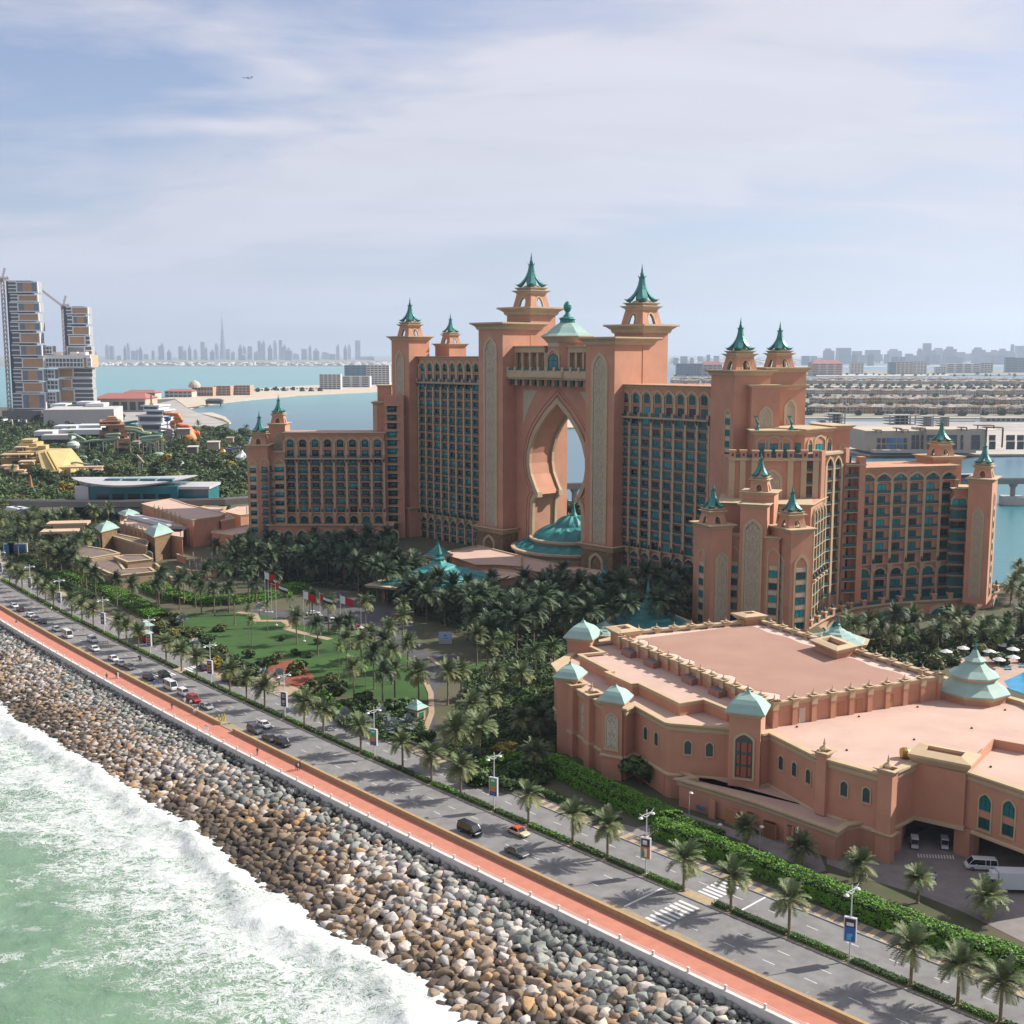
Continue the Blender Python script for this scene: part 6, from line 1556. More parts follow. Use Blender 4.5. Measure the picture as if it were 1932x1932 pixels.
# funnel and bowl
x, z = HZ(*K2(1325, 535), 1080); k = MB(); k.lathe([(0.6, 0), (2.2, 1), (5.2, 5.5), (8.6, 11), (8, 11), (4.6, 6), (1, 1.5)], 18, M=Matrix.Rotation(R(-58), 4, 'Y')); o = k.build('slide_funnel', [ORY], label='huge orange and yellow funnel at the foot of the orange slide', cat='water slide'); o.location = (x-4, 1080, 3)
x, z = HZ(*K2(830, 665), 955); k = MB(); k.lathe([(0.3, 0), (3.4, .4), (4.8, 2.6), (4.4, 4), (2.6, 4.8)], 16); o = k.build('slide_bowl', [PGR], label='pale green round slide bowl beside the trees', cat='water slide'); o.location = (x, 955, 0.3)
x, z = HZ(*SP(960, 300), 930); k = MB(); k.lathe([(0.4, 0), (4, .6), (5, 3), (4, 5.2), (1.2, 6.2)], 16); o = k.build('slide_bowl', [mat('bowl_white', (0.5, 0.58, 0.5), 0.5)], label='white green slide bowl left of the brown tower', cat='water slide'); o.location = (x, 930, max(0, z-5))
x, z = HZ(*K2(1560, 665), 960); k = MB(); k.lathe([(2.5, 0), (1.8, 3), (3, 5), (.6, 9)], 7); k.lathe([(1.6, 0), (1.2, 3), (0.3, 5)], 6, (5, 0)); k.tube([(0, 0, 6), (3, -1, 3), (6, 0, 1)], .8, 6); o = k.build('slide_play_tower', [mat('play_yellow', (0.62, 0.34, 0.03), 0.5)], label='yellow and orange play tower near the beach', cat='play tower'); o.location = (x, 960, 0)
# white frame building
wf = House('slide_building', (-190, 1130, 0), label='white open frame tower of stacked decks with slides starting from it', cat='tower'); h = wf
WHT = mat('white_panel', (0.62, 0.63, 0.65), 0.7, 0.05, 0.2)
for x0, y0, x1, y1, Y in ((655, 255, 835, 310, 1128), (690, 308, 890, 372, 1122), (600, 368, 880, 455, 1118), (635, 460, 860, 548, 1112)):
    M, L, zb, zt = KB('deck', x0, y0, x1, y1, Y, 24, 0, R(-8)); h.mb('glazing').box(L*0.08, L*0.93, -0.5, 0, zb+(zt-zb)*0.22, zb+(zt-zb)*0.74, 0, M)  # dark band stands in for shade inside the open decks
    h.mb('slab').box(-1.5, L+1.5, -2, 24, zt-1.2, zt+0.2, 0, M)
for a in ((740, 140, 760, 250, 1130, 3), (735, 235, 775, 255, 1129, 6)): KB('trident', *a)
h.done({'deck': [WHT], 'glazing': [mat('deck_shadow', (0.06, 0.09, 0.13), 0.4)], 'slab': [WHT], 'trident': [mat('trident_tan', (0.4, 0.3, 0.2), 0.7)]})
# small park buildings, walls, tents
def simple(name, label, cat, boxes, mats, loc=None, cv=K2, ang=R(10), group=None):
    global h
    Y0 = boxes[0][5]; b0 = boxes[0]; xc, _ = HZ(*cv((b0[1]+b0[3])/2, b0[4]), Y0)
    hs = House(name, (xc, Y0, 0), label=label, cat=cat, group=group); h = hs
    for part, x0, y0, x1, y1, Y, dep, *r in boxes: BX(h, part, cv(x0, y0), cv(x1, y1), Y, dep, r[0] if r else ang, 0)
    return hs.done(mats)
WM = {'wall': [WHT], 'roof': [mat('pale_roof', (0.5, 0.48, 0.45), 0.9)], 'opening': [DARK], 'canopy': [WHT], 'glazing': [mat('glaze_grey', (0.12, 0.14, 0.16), 0.4)]}
simple('event_hall', 'big blank white hall with a flat roof in front of the stacked towers', 'hall', [('wall', 420, 815, 1110, 985, 1330, 90, R(12))], {'wall': [mat('hall_white', (0.52, 0.50, 0.48), 0.8, 0.04, 0.1)]}, cv=lambda x, y: ((x/2.76)*.535, (1150+y/2.76)*.535))
simple('low_white_hall', 'long low white building with stepped roofs behind the dark green trees', 'hall', [('wall', 700, 85, 1000, 150, 1180, 30), ('wall', 1000, 75, 1320, 130, 1195, 30), ('wall', 440, 155, 690, 215, 1120, 30), ('wall', 770, 135, 1310, 200, 1150, 24), ('roof', 540, 205, 940, 262, 1080, 20), ('opening', 560, 262, 940, 300, 1081, 18)], WM, cv=SP)
simple('white_colonnade', 'low white colonnade at the far left edge below the towers', 'colonnade', [('canopy', 0, 0, 46, 18, 1320, 20), ('canopy', 130, 0, 160, 66, 1318, 3), ('canopy', 230, 0, 246, 50, 1318, 3), ('canopy', 330, 0, 345, 40, 1318, 3)], WM, cv=SP)
simple('entrance_canopy', 'pale canopy and glass pavilion at the foot of the stacked towers', 'pavilion', [('canopy', 740, 740, 925, 770, 1440, 40), ('glazing', 650, 770, 860, 830, 1436, 40), ('canopy', 830, 755, 1010, 785, 1400, 40), ('glazing', 860, 785, 1000, 835, 1404, 34), ('canopy', 985, 785, 1012, 835, 1398, 30), ('wall', 500, 760, 640, 835, 1425, 40), ('wall', 400, 820, 530, 850, 1410, 30)], WM, cv=lambda x, y: ((x/2.76)*.535, (1150+y/2.76)*.535))
for i, (x0, y0, x1, y1, Y, lb) in enumerate(((1385, 680, 1520, 760, 930, 'beige flat roofed park building right of the palms'), (1600, 632, 1680, 680, 950, 'low tan building with a white roof near the beach'), (1160, 735, 1270, 800, 870, 'dark thatched rock building among the trees'), (540, 675, 610, 700, 950, 'small pink kiosk at the foot of the brown tower'), (1040, 530, 1190, 590, 1020, 'pale walled building below the orange slide'))):
    simple('park_building', lb, 'building', [('wall', x0, y0, x1, y1, Y, 14), ('roof', x0-6, y0-6, x1+6, y0, Y-1, 16)], {'wall': [mat('park_wall_%d' % (i % 3), ((0.42, 0.34, 0.26), (0.36, 0.25, 0.17), (0.16, 0.13, 0.11))[i % 3], 0.9)], 'roof': [mat('park_roof_%d' % (i % 2), ((0.5, 0.45, 0.4), (0.3, 0.25, 0.2))[i % 2], 0.9)]})
for i, (x, y, Y, w, lb) in enumerate(((1780, 690, 925, 7, 'white tent with a peaked roof beside the purple slide'), (1035, 765, 885, 4, 'white peaked sunshade left of the thatched rock building'), (1085, 765, 885, 4, 'white peaked sunshade nearest the thatched rock building'))):
    xx, z = HZ(*K2(x, y), Y); k = MB(); k.lathe([(w, 0), (w*0.9, w*0.5), (w*0.3, w*0.9), (0.1, w*1.3)], 8); k.lathe([(w, 0.0), (w, w*0.1)], 8); o = k.build('tent', [WHT], label=lb, cat='tent'); o.location = (xx, Y, 0.5)
simple('long_terrace', 'long pink roofed walkway right of the yellow temple', 'walkway', [('roof', 920, 622, 1335, 640, 792, 8), ('roof', 1070, 680, 1140, 692, 786, 8), ('roof', 1210, 655, 1330, 672, 788, 8), ('wall', 1090, 640, 1110, 740, 790, 3), ('wall', 1270, 668, 1300, 720, 787, 3)], {'roof': [PINKR], 'wall': [YEL_]}, cv=SP)
rk = MB(); x, z = HZ(*SP(400, 850), 700); rk.lathe([(3, 0), (2.2, 3), (1.6, 6), (1.0, 9), (.7, 11.5), (0.2, 13)], 7); o = rk.build('rock_spire', [mat('rock_red', (0.36, 0.15, 0.08), 0.9, 0.2, 0.5)], label='thin red rock spire in the small play garden below the temple', cat='rock'); o.location = (x, 700, 0)
tubes('water_slide', 'blue play slide beside the red rock spire', 'water slide', [(430, 930), (470, 950), (420, 975), (470, 990)], 1.6, BLU, 690, SP)
simple('car_port', 'two beige flat canopies over parked cars in front of the station', 'car port', [('roof', 600, 1365, 1140, 1395, 500, 9), ('roof', 520, 1470, 1000, 1500, 478, 8), ('wall', 690, 1395, 1110, 1455, 500.5, 0.6), ('wall', 985, 1500, 1000, 1540, 478, 0.5)], {'roof': [PINKR], 'wall': [mat('port_wall', (0.46, 0.35, 0.24), 0.9)]}, cv=SP)
for i, (x, lb) in enumerate(((285, 'left white coach parked under the raised track'), (360, 'right white coach parked under the raised track'))):
    simple('coach', lb, 'bus', [('body', x-60, 1165, x+40, 1195, 560, 11, R(50)), ('window_band', x-64, 1180, x-5, 1190, 559.6, 0.6, R(50))], {'body': [WHT], 'window_band': [GL[3]]}, cv=SP, group='coaches under the track')

# ---- the stacked towers
at_ = House('stacked_towers', (-590, 1500, 0), label='pair of unfinished towers of shifted white framed boxes joined by a high bridge', cat='towers'); h = at_
Q4 = lambda x, y: ((x/1.932)*.535, (900+y/1.932)*.535)
TNP = mat('copper_panel', (0.56, 0.33, 0.18), 0.8, 0.12, 0.06); WFR = mat('white_frame', (0.85, 0.84, 0.81), 0.7); GLZ = mat('blue_glazing', (0.18, 0.23, 0.30), 0.25, 0.3, 0.06); SLT = mat('slot_dark', (0.16, 0.17, 0.18), 0.7)
def stack(x0, x1, y0, y1, Y, split=0.30, style='tan', dep=12, right=False):
    xa, zt = HZ(*Q4(x0, y0), Y); xb_, zb = HZ(*Q4(x1, y1), Y); L = xb_-xa; k = h
    h.mb('box_body').box(xa, xb_, Y, Y+dep, zb, zt)
    a, c = (xa+L*split, xb_) if not right else (xa, xb_-L*split)
    s0, s1 = (xa, xa+L*split) if not right else (xb_-L*split, xb_)
    h.mb('frame').box(a, c, Y-1.5, Y, zb, zb+1.4); h.mb('frame').box(a, c, Y-1.5, Y, zt-1.4, zt); h.mb('frame').box(a, a+1.4, Y-1.5, Y, zb+1.4, zt-1.4); h.mb('frame').box(c-1.4, c, Y-1.5, Y, zb+1.4, zt-1.4)
    if style == 'tan': h.mb('panel').box(a+1.4, c-1.4, Y-0.6, Y, zb+1.4, zt-1.4)
    elif style == 'glass':
        h.mb('glazing').box(a+1.4, c-1.4, Y-0.6, Y, zb+1.4, zt-1.4); w = (c-a); h.mb('panel').box(a+w*0.28, a+w*0.72, Y-0.8, Y-0.6, zb+1.4, zt-1.4)
    elif style == 'balc':
        n = max(2, int((zt-zb)/4.6)); m = max(2, int((c-a)/4.2)); h.mb('slot').box(a+1.4, c-1.4, Y-0.3, Y, zb+1.4, zt-1.4)
        for i in range(1, n): z = zb+(zt-zb)*i/n; h.mb('frame').box(a+1.4, c-1.4, Y-1.3, Y-0.3, z-0.5, z+0.9)
        for j in range(1, m): x = a+(c-a)*j/m; h.mb('frame').box(x-0.35, x+0.35, Y-1.2, Y-0.3, zb+1.4, zt-1.4)
    if split > 0:
        n = max(2, int((zt-zb)/4.6)); h.mb('slot').box(s0, s1, Y-0.3, Y, zb, zt)
        for i in range(n+1): z = zb+(zt-zb-0.9)*i/n; h.mb('frame').box(s0, s1, Y-1.2, Y-0.3, z, z+1.5)
Y1 = 1500; Y2 = 1520
for x0, x1, y0, y1, st in ((55, 262, 180, 256, 'glass'), (70, 262, 268, 318, 'tan'), (63, 275, 322, 386, 'glass'), (75, 268, 396, 450, 'tan'), (70, 283, 456, 516, 'glass'), (83, 277, 528, 600, 'tan'), (80, 291, 612, 686, 'glass'), (94, 305, 698, 770, 'tan'), (91, 302, 778, 858, 'glass'), (105, 300, 866, 936, 'tan'), (90, 318, 942, 1048, 'glass')): stack(x0, x1, y0, y1, Y1, 0.27, st)
for x0, x1, y0, y1 in ((290, 362, 618, 675), (300, 378, 777, 842), (315, 405, 850, 918), (315, 388, 932, 1016)): stack(x0, x1, y0, y1, Y1+8, 0.0, 'balc', 10)
h.mb('core').box(*[XAT(u, Y1+10, 50) for u in (Q4(95, 0)[0], Q4(262, 0)[0])], Y1+3, Y1+12, 0, ZAT(Q4(0, 172)[1], Y1)); h.mb('core').box(*[XAT(u, Y2+10, 50) for u in (Q4(470, 0)[0], Q4(604, 0)[0])], Y2+3, Y2+12, 0, ZAT(Q4(0, 348)[1], Y2))
h.mb('core').box(*[XAT(u, Y1, 20) for u in (Q4(110, 0)[0], Q4(320, 0)[0])], Y1+2, Y1+34, 0, ZAT(Q4(0, 1040)[1], Y1))
for x0, x1, y0, y1, st in ((450, 603, 352, 403, 'tan'), (458, 606, 412, 471, 'glass'), (458, 612, 484, 545, 'tan')): stack(x0, x1, y0, y1, Y2, 0.24, st)
stack(468, 614, 550, 612, Y2, 0.2, 'tan', 12, True); stack(455, 626, 620, 682, Y2, 0.25, 'none', 12, True)
stack(398, 632, 768, 835, Y2, 0.55, 'tan', 12, True); stack(404, 632, 840, 908, Y2, 0.60, 'tan', 12, True); stack(408, 640, 912, 1002, Y2, 0.55, 'tan', 12, True)
xa, zt = HZ(*Q4(262, 680), Y1+4); xb_, zb = HZ(*Q4(622, 768), Y1+4); h.mb('bridge').box(xa, xb_, Y1+4, Y1+30, zb+1, zt); h.mb('frame').box(xa, xb_, Y1+2, Y1+4, zt-3.5, zt)
stack(306, 575, 698, 766, Y1+3, 0.0, 'balc', 4); stack(590, 626, 698, 760, Y1+3, 0.0, 'balc', 4)
for x, y in ((300, 670), (330, 660), (380, 672), (480, 668), (540, 662)): q = HZ(*Q4(x, y), Y1+10); h.mb('roof_plant').box(q[0], q[0]+9, Y1+8, Y1+22, zt, zt+4)
h.mb('podium').box(*[XAT(u, 1480, 5) for u in (Q4(20, 0)[0], Q4(345, 0)[0])], 1478, 1560, 0, 14)
h.done({'box_body': [mat('tower_soffit', (0.35, 0.35, 0.35), 0.8)], 'frame': [WFR], 'panel': [TNP], 'glazing': [GLZ], 'slot': [SLT], 'core': [mat('core_glass', (0.06, 0.09, 0.115), 0.4)], 'bridge': [TNP], 'roof_plant': [WFR], 'podium': [mat('podium_grey', (0.17, 0.16, 0.16), 0.9)]})
# tower cranes
def crane(label, u, v_base, v_top, Y, jib, lean=0):
    x, zt = HZ(u, v_top, Y); m = mat('crane_red', (0.36, 0.22, 0.20), 0.6); e = empty('tower_crane', (x, Y, 0), label=label, cat='crane')
    def lattice(nm, p, q, w):
        k = MB(); p, q = Vector(p), Vector(q); d_ = (q-p).normalized(); a = d_.orthogonal().normalized()*w; b_ = d_.cross(a); C4 = [a+b_, a-b_, -a-b_, -a+b_]
        for c in C4: k.bar(p+c, q+c, w*0.35)
        n = max(3, int((q-p).length/(w*3.2)))
        for i in range(n):
            s0, s1 = p+(q-p)*i/n, p+(q-p)*(i+1)/n
            for j in range(4): k.bar(s0+C4[j], s1+C4[(j+1) % 4], w*0.22)
        return k.build(nm, m, e)
    lattice('mast', (0, 0, 0), (0, 0, zt), 1.7)
    xj, zj = HZ(*jib, Y); lattice('jib', (0, 0, zt), (xj-x, 0, zj), 0.9); lattice('counter_jib', (0, 0, zt), (8, 0, zt+2), 1.2); lattice('apex_frame', (0, 0, zt), (4, 0, zt+14), 0.8)
    k = MB(); k.box(-2.5, 2.5, -2, 2, zt-3, zt+1); k.build('cab', mat('crane_cab', (0.5, 0.42, 0.36), 0.6), e)
crane('tower crane with a long raised jib between the two stacked towers', Q4(430, 0)[0], Q4(0, 640)[1], Q4(0, 350)[1], 1535, Q4(265, 225))
crane('tower crane at the far left edge tied to the taller stacked tower', Q4(15, 0)[0], Q4(0, 1040)[1], Q4(0, 165)[1], 1495, Q4(-120, 60))
# ================================================================ PLANTS
LEAF = {}
def leafmat(name, c, c2=None, tr=0.25):
    m = bpy.data.materials.new(name); m.use_nodes = True; t = m.node_tree; bs = t.nodes['Principled BSDF']; k = NB(t)
    a = k.n('ShaderNodeVertexColor'); a.layer_name = 'tint'; oi = k.n('ShaderNodeObjectInfo')
    v = k.mapr(oi.outputs['Random'], 0, 1, 0.78, 1.25); cc = k.mix(1.0, a.outputs[0], c, 'MULTIPLY')
    cc = k.mix(1.0, cc, v, 'MULTIPLY'); cc = k.mix(1.0, cc, (.84,)*3, 'MULTIPLY'); k.l(cc, bs.inputs['Base Color']); bs.inputs['Roughness'].default_value = 0.6; bs.inputs['Specular IOR Level'].default_value = 0.3
    LEAF[name] = m; return m
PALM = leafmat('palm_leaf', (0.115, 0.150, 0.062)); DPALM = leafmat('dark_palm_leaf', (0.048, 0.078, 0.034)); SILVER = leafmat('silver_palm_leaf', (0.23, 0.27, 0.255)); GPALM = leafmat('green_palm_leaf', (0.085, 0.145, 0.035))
HEDGE = leafmat('hedge_leaf', (0.085, 0.20, 0.012)); BUSH = leafmat('bush_leaf', (0.05, 0.085, 0.02)); BUSH2 = leafmat('olive_bush_leaf', (0.10, 0.115, 0.028)); YELB = leafmat('yellow_bush_leaf', (0.26, 0.20, 0.03)); DHEDGE = leafmat('dark_hedge_leaf', (0.045, 0.095, 0.014)); FARG = leafmat('far_leaf', (0.055, 0.075, 0.045))
BARK = mat('palm_bark', (0.22, 0.165, 0.115), 0.95, 0.25, 3, bump=0.4, bscale=9)
def frond(L, el, droop, npair, seed, wleaf=0.085, lleaf=0.62, dry=0.0):
    """one feather leaf rising at angle el and arching over; returns verts, tris, tints"""
    rs = np.random.default_rng(seed); V, F, Cc = [], [], []; N = 9; pts = []; a = el; p = np.array([0.12, 0, 0.0])
    for i in range(N+1):
        pts.append(p.copy()); a2 = a-droop*(i/N)**1.3; p = p+np.array([math.cos(a2), 0, math.sin(a2)])*L/N
    pts = np.array(pts)
    def at(t):
        x = t*N; i = min(N-1, int(x)); return pts[i]+(pts[i+1]-pts[i])*(x-i), (pts[i+1]-pts[i])/np.linalg.norm(pts[i+1]-pts[i])
    def quad(a_, b_, c_, d_, c):
        o = len(V); V.extend([a_, b_, c_, d_]); F.extend([(o, o+1, o+2), (o, o+2, o+3)]); Cc.extend([c]*4)
    for i in range(N):
        w = 0.05*(1-i/N)+0.012; quad(pts[i]+[0, -w, 0], pts[i+1]+[0, -w, 0], pts[i+1]+[0, w, 0.01], pts[i]+[0, w, 0.01], (1.5, 1.25, 0.8))
    for j in range(npair):
        t = 0.10+0.88*j/(npair-1); q, d_ = at(t); ll = lleaf*(0.45+0.9*math.sin(math.pi*min(1, t*0.86+0.12)))*rs.uniform(0.85, 1.15)*L/3.2
        up = np.cross(d_, [0, 1, 0]); up = up/np.linalg.norm(up)*-1
        if up[2] < 0: up = -up
        for sg in (-1, 1):
            dr = np.array([0, sg*0.80, 0])+d_*0.62+up*rs.uniform(0.05, 0.38); dr /= np.linalg.norm(dr); e = q+dr*ll-np.array([0, 0, 0.10*ll])
            g_ = rs.uniform(0.75, 1.3); c = np.array([g_, g_, g_])*(1-dry)+np.array([2.6, 1.75, 1.3])*dry*g_
            w = d_*wleaf*L/3.2; quad(q-w, q+w, e+w*0.35, e-w*0.35, tuple(c))
    return np.array(V, np.float32), np.array(F, np.int32), np.array(Cc, np.float32)
FR_EL = [(78, 0.55), (62, 0.8), (45, 1.0), (28, 1.15), (8, 1.2), (-14, 1.0), (-38, 0.7)]
FRN = [4, 7, 8, 8, 8, 6, 4]
def join(parts):
    V, F, C, o = [], [], [], 0
    for v, f, c in parts: V.append(v); F.append(f+o); C.append(c); o += len(v)
    return np.concatenate(V), np.concatenate(F), np.concatenate(C)
def xf(v, rz, tz=0.0, sc=1.0):
    c, s_ = math.cos(rz), math.sin(rz); M = np.array([[c, -s_, 0], [s_, c, 0], [0, 0, 1]], np.float32); return (v*sc) @ M.T+np.array([0, 0, tz], np.float32)
def crown_mesh(seed, m, npair=11, L=3.2, wl=0.12, mult=1.0, dryness=0.5, name='crown'):
    rs = np.random.default_rng(seed); P = []
    for k_, ((el, dr), n) in enumerate(zip(FR_EL, FRN)):
        for i in range(int(n*mult)):
            v, f, c = frond(L*rs.uniform(0.88, 1.1), R(el+rs.uniform(-8, 8)), dr*rs.uniform(0.8, 1.2), npair, int(rs.integers(1e6)), wl, dry=dryness*max(0, (k_-3))/3.0)
            P.append((xf(v, rs.uniform(0, 6.28), 0), f, c))
    return npmesh(name, *join(P)[:2], [m], colors=join(P)[2])
FMESH = []
for k_, (el, dr) in enumerate(FR_EL):
    row = []
    for q in range(3):
        v, f, c = frond(3.2, R(el+q*5-5), dr*(0.9+0.1*q), 17, k_*10+q, 0.085, dry=0.55*max(0, (k_-3))/3.0); row.append(npmesh('frond', v, f, [PALM], colors=c))
    FMESH.append(row)
def trunk_mesh(h_, r0, r1, seed=0, n=9):
    k = MB(); rs = random.Random(seed); pr = [(r0*1.5, 0), (r0*1.15, 0.25)]; q = int(h_/0.45)
    for i in range(1, q+1): z = h_*i/q; r = r0+(r1-r0)*i/q; pr += [(r*1.05, z-0.12), (r*0.93, z)]
    pr += [(r1*1.6, h_+0.1), (r1*1.9, h_+0.45), (r1*0.8, h_+0.8)]
    k.lathe(pr, n); return k.mesh('trunk', [BARK])
TR5 = trunk_mesh(5.0, 0.24, 0.21); TR8 = trunk_mesh(8.0, 0.24, 0.17, 1, 7); TRT = trunk_mesh(8.0, 0.14, 0.10, 2, 6)
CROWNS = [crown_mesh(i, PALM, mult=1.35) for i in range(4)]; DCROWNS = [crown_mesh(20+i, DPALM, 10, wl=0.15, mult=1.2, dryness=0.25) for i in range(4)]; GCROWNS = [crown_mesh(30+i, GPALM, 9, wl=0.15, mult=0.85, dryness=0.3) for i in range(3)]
FARCR = [crown_mesh(40+i, DPALM, 6, wl=0.26, mult=0.6, dryness=0.1) for i in range(3)]
def fan_crown(seed, m):
    rs = np.random.default_rng(seed); V, F, C = [], [], []
    for i in range(30):
        az, el = rs.uniform(0, 6.28), R(rs.uniform(-25, 85)); st = np.array([math.cos(az)*math.cos(el), math.sin(az)*math.cos(el), math.sin(el)]); c0 = st*rs.uniform(0.9, 1.5)
        sd_ = np.cross(st, [0, 0, 1.0]); sd_ /= np.linalg.norm(sd_)+1e-6; up = np.cross(sd_, st); g_ = rs.uniform(0.75, 1.25)
        for j in range(9):
            b_ = R(-105+j*26); d_ = st*math.cos(b_)*0.9+(sd_*math.sin(b_)); d_ += up*rs.uniform(-0.05, 0.15); e = c0+d_*rs.uniform(0.85, 1.1); w = np.cross(d_, up); w /= np.linalg.norm(w)+1e-6
            o = len(V); V += [c0, c0+d_*0.55+w*0.12, e, c0+d_*0.55-w*0.12]; F += [(o, o+1, o+2), (o, o+2, o+3)]; C += [(g_, g_, g_)]*4
    return npmesh('crown', np.array(V), np.array(F), [m], colors=np.array(C))
FANS = [fan_crown(i, SILVER) for i in range(3)]
def clump(seed, m, nblob=12, nleaf=90, rx=1.0, rz=0.8, leaf=0.16, name='crown'):
    """leafy crown: leaf quads over uneven blobs"""
    rs = np.random.default_rng(seed); n = nblob*nleaf; bc = rs.normal(size=(nblob, 3)); bc /= np.linalg.norm(bc, axis=1)[:, None]; bc *= rs.uniform(0.25, 0.68, (nblob, 1)); br = rs.uniform(0.26, 0.46, nblob)
    bi = np.repeat(np.arange(nblob), nleaf); d_ = rs.normal(size=(n, 3)); d_ /= np.linalg.norm(d_, axis=1)[:, None]
    c = bc[bi]+d_*br[bi][:, None]*rs.uniform(0.72, 1.06, (n, 1)); c[:, 2] = np.maximum(c[:, 2], -0.75)
    nn = d_+rs.normal(size=(n, 3))*0.5; nn /= np.linalg.norm(nn, axis=1)[:, None]; t = np.cross(nn, rs.normal(size=(n, 3))); t /= np.linalg.norm(t, axis=1)[:, None]; b_ = np.cross(nn, t)
    s_ = leaf*rs.uniform(0.6, 1.3, (n, 1)); V = np.stack([c-t*s_, c-b_*s_*0.6, c+t*s_, c+b_*s_*0.6], 1).reshape(-1, 3)*np.array([rx, rx, rz]); F = np.arange(n*4).reshape(n, 4)
    g_ = (rs.uniform(0.7, 1.3, nblob)[bi]*rs.uniform(0.75, 1.25, n)); C = np.repeat(g_[:, None]*np.array([[1, 1, 1]]), 4, 0)
    return npmesh(name, V, F, [m], colors=C)
CL = {m.name: [clump(50+i+7*j, m) for i in range(3)] for j, m in enumerate((BUSH, BUSH2, YELB, HEDGE, FARG, DHEDGE))}
FARCL = [clump(90+i, FARG, 8, 34, leaf=0.30) for i in range(3)]
SHADE = mat('foliage_shade', (0.02, 0.032, 0.01), 1.0)  # dark solid cores stand in for the shade inside dense leaves
def core_mesh():
    k = MB(); k.lathe([(0.1, -0.6), (0.5, -0.45), (0.62, 0), (0.45, 0.4), (0.1, 0.55)], 8); return k.mesh('crown_shade_core', [SHADE])
WOOD = mat('tree_bark', (0.11, 0.08, 0.055), 0.95, 0.2, 2)
def stem_mesh():
    k = MB(); k.lathe([(0.09, 0), (0.06, 0.3), (0.045, 0.62)], 6)
    for a in range(4): k.tube([(0, 0, 0.45), (0.18*math.cos(a*1.6), 0.18*math.sin(a*1.6), 0.66), (0.36*math.cos(a*1.6), 0.36*math.sin(a*1.6), 0.85)], [0.035, 0.025, 0.01], 5)
    return k.mesh('trunk', [WOOD])
STEM = stem_mesh()
vr = random.Random(5)
def palm(p, h_, r, kind, label, group, cat='palm tree', near=False, name='date_palm'):
    p = Vector(p); e = empty(name, p, vr.uniform(0, 6.28), label=label, cat=cat, group=group)
    tm, base = (TRT, 8.0) if kind == 'thin' else ((TR8, 8.0) if h_ > 6.5 else (TR5, 5.0))
    inst('trunk', tm, e, (0, 0, 0), (0, 0, 0), (1.0*min(1, r/3.2+0.2), 1.0*min(1, r/3.2+0.2), h_/base)); s_ = r/3.2
    if near:
        for k_, n in enumerate(FRN):
            for i in range(n): inst('frond', FMESH[k_][vr.randrange(3)], e, (0, 0, h_+0.35), (vr.uniform(-.1, .1), vr.uniform(-.1, .1), vr.uniform(0, 6.28)), s_*vr.uniform(0.88, 1.1))
    else:
        cm = {'date': CROWNS, 'dark': DCROWNS, 'green': GCROWNS, 'thin': GCROWNS, 'fan': FANS, 'far': FARCR}[kind]
        inst('crown', vr.choice(cm), e, (0, 0, h_+(0.35 if kind != 'fan' else 0)), (vr.uniform(-.06, .06), vr.uniform(-.06, .06), 0), s_ if kind != 'fan' else r/2.1)
    return e
def tree(p, h_, r, m, label, group, name='tree', cat='tree', low=False, far=False):
    e = empty(name, p, vr.uniform(0, 6.28), label=label, cat=cat, group=group); z = h_-r*0.72 if not low else r*0.5
    if not low: inst('trunk', STEM, e, (0, 0, 0), (0, 0, 0), (h_*0.7, h_*0.7, h_))
    inst('crown', vr.choice(FARCL) if far else vr.choice(CL[m.name]), e, (0, 0, z), (0, 0, 0), (r*1.15, r*1.15, r*vr.uniform(0.9, 1.15))); return e
ORD = ['first', 'second', 'third', 'fourth', 'fifth', 'sixth', 'seventh', 'eighth', 'ninth', 'tenth', 'eleventh', 'twelfth', 'thirteenth', 'fourteenth', 'fifteenth', 'sixteenth', 'seventeenth', 'eighteenth', 'nineteenth', 'twentieth', 'twenty-first', 'twenty-second', 'twenty-third', 'twenty-fourth', 'twenty-fifth', 'twenty-sixth', 'twenty-seventh', 'twenty-eighth', 'twenty-ninth', 'thirtieth', 'thirty-first', 'thirty-second', 'thirty-third', 'thirty-fourth']
MEDP = [(1892, 1927), (1807, 1898), (1718, 1862), (1490, 1765), (1377, 1721), (1287, 1684), (1141, 1624), (1075, 1596), (992, 1560), (864, 1505), (808, 1481), (754, 1457), (676, 1422), (612, 1389), (571, 1374), (493, 1341), (460, 1325), (427, 1311), (365, 1282), (336, 1268), (309, 1254), (256, 1229), (233, 1218), (219, 1211), (171, 1187), (151, 1176), (133, 1166), (100, 1148), (85, 1140), (69, 1132), (41, 1116), (28, 1110), (17, 1103)]
MEDL = [(1602, 1814), (1214, 1654.5), (926, 1532.5), (703, 1433), (532, 1358), (392, 1294), (281, 1239), (190, 1197), (116, 1154), (55, 1125), (4, 1094)]
stops = []
for i, q in enumerate(MEDP):
    s_, _ = near_s(G(*q)); p = RD(s_, 1.1, 0.14); stops.append(s_)
    palm(p, vr.uniform(5.0, 5.7), vr.uniform(3.1, 3.5), 'date', ORD[i]+' date palm of the median row counted from the right edge', 'date palms along the road median', near=i < 14)
for q in MEDL: stops.append(near_s(G(*q))[0])
stops = sorted(stops+[98.0, 104.0, 380, 392, 405])
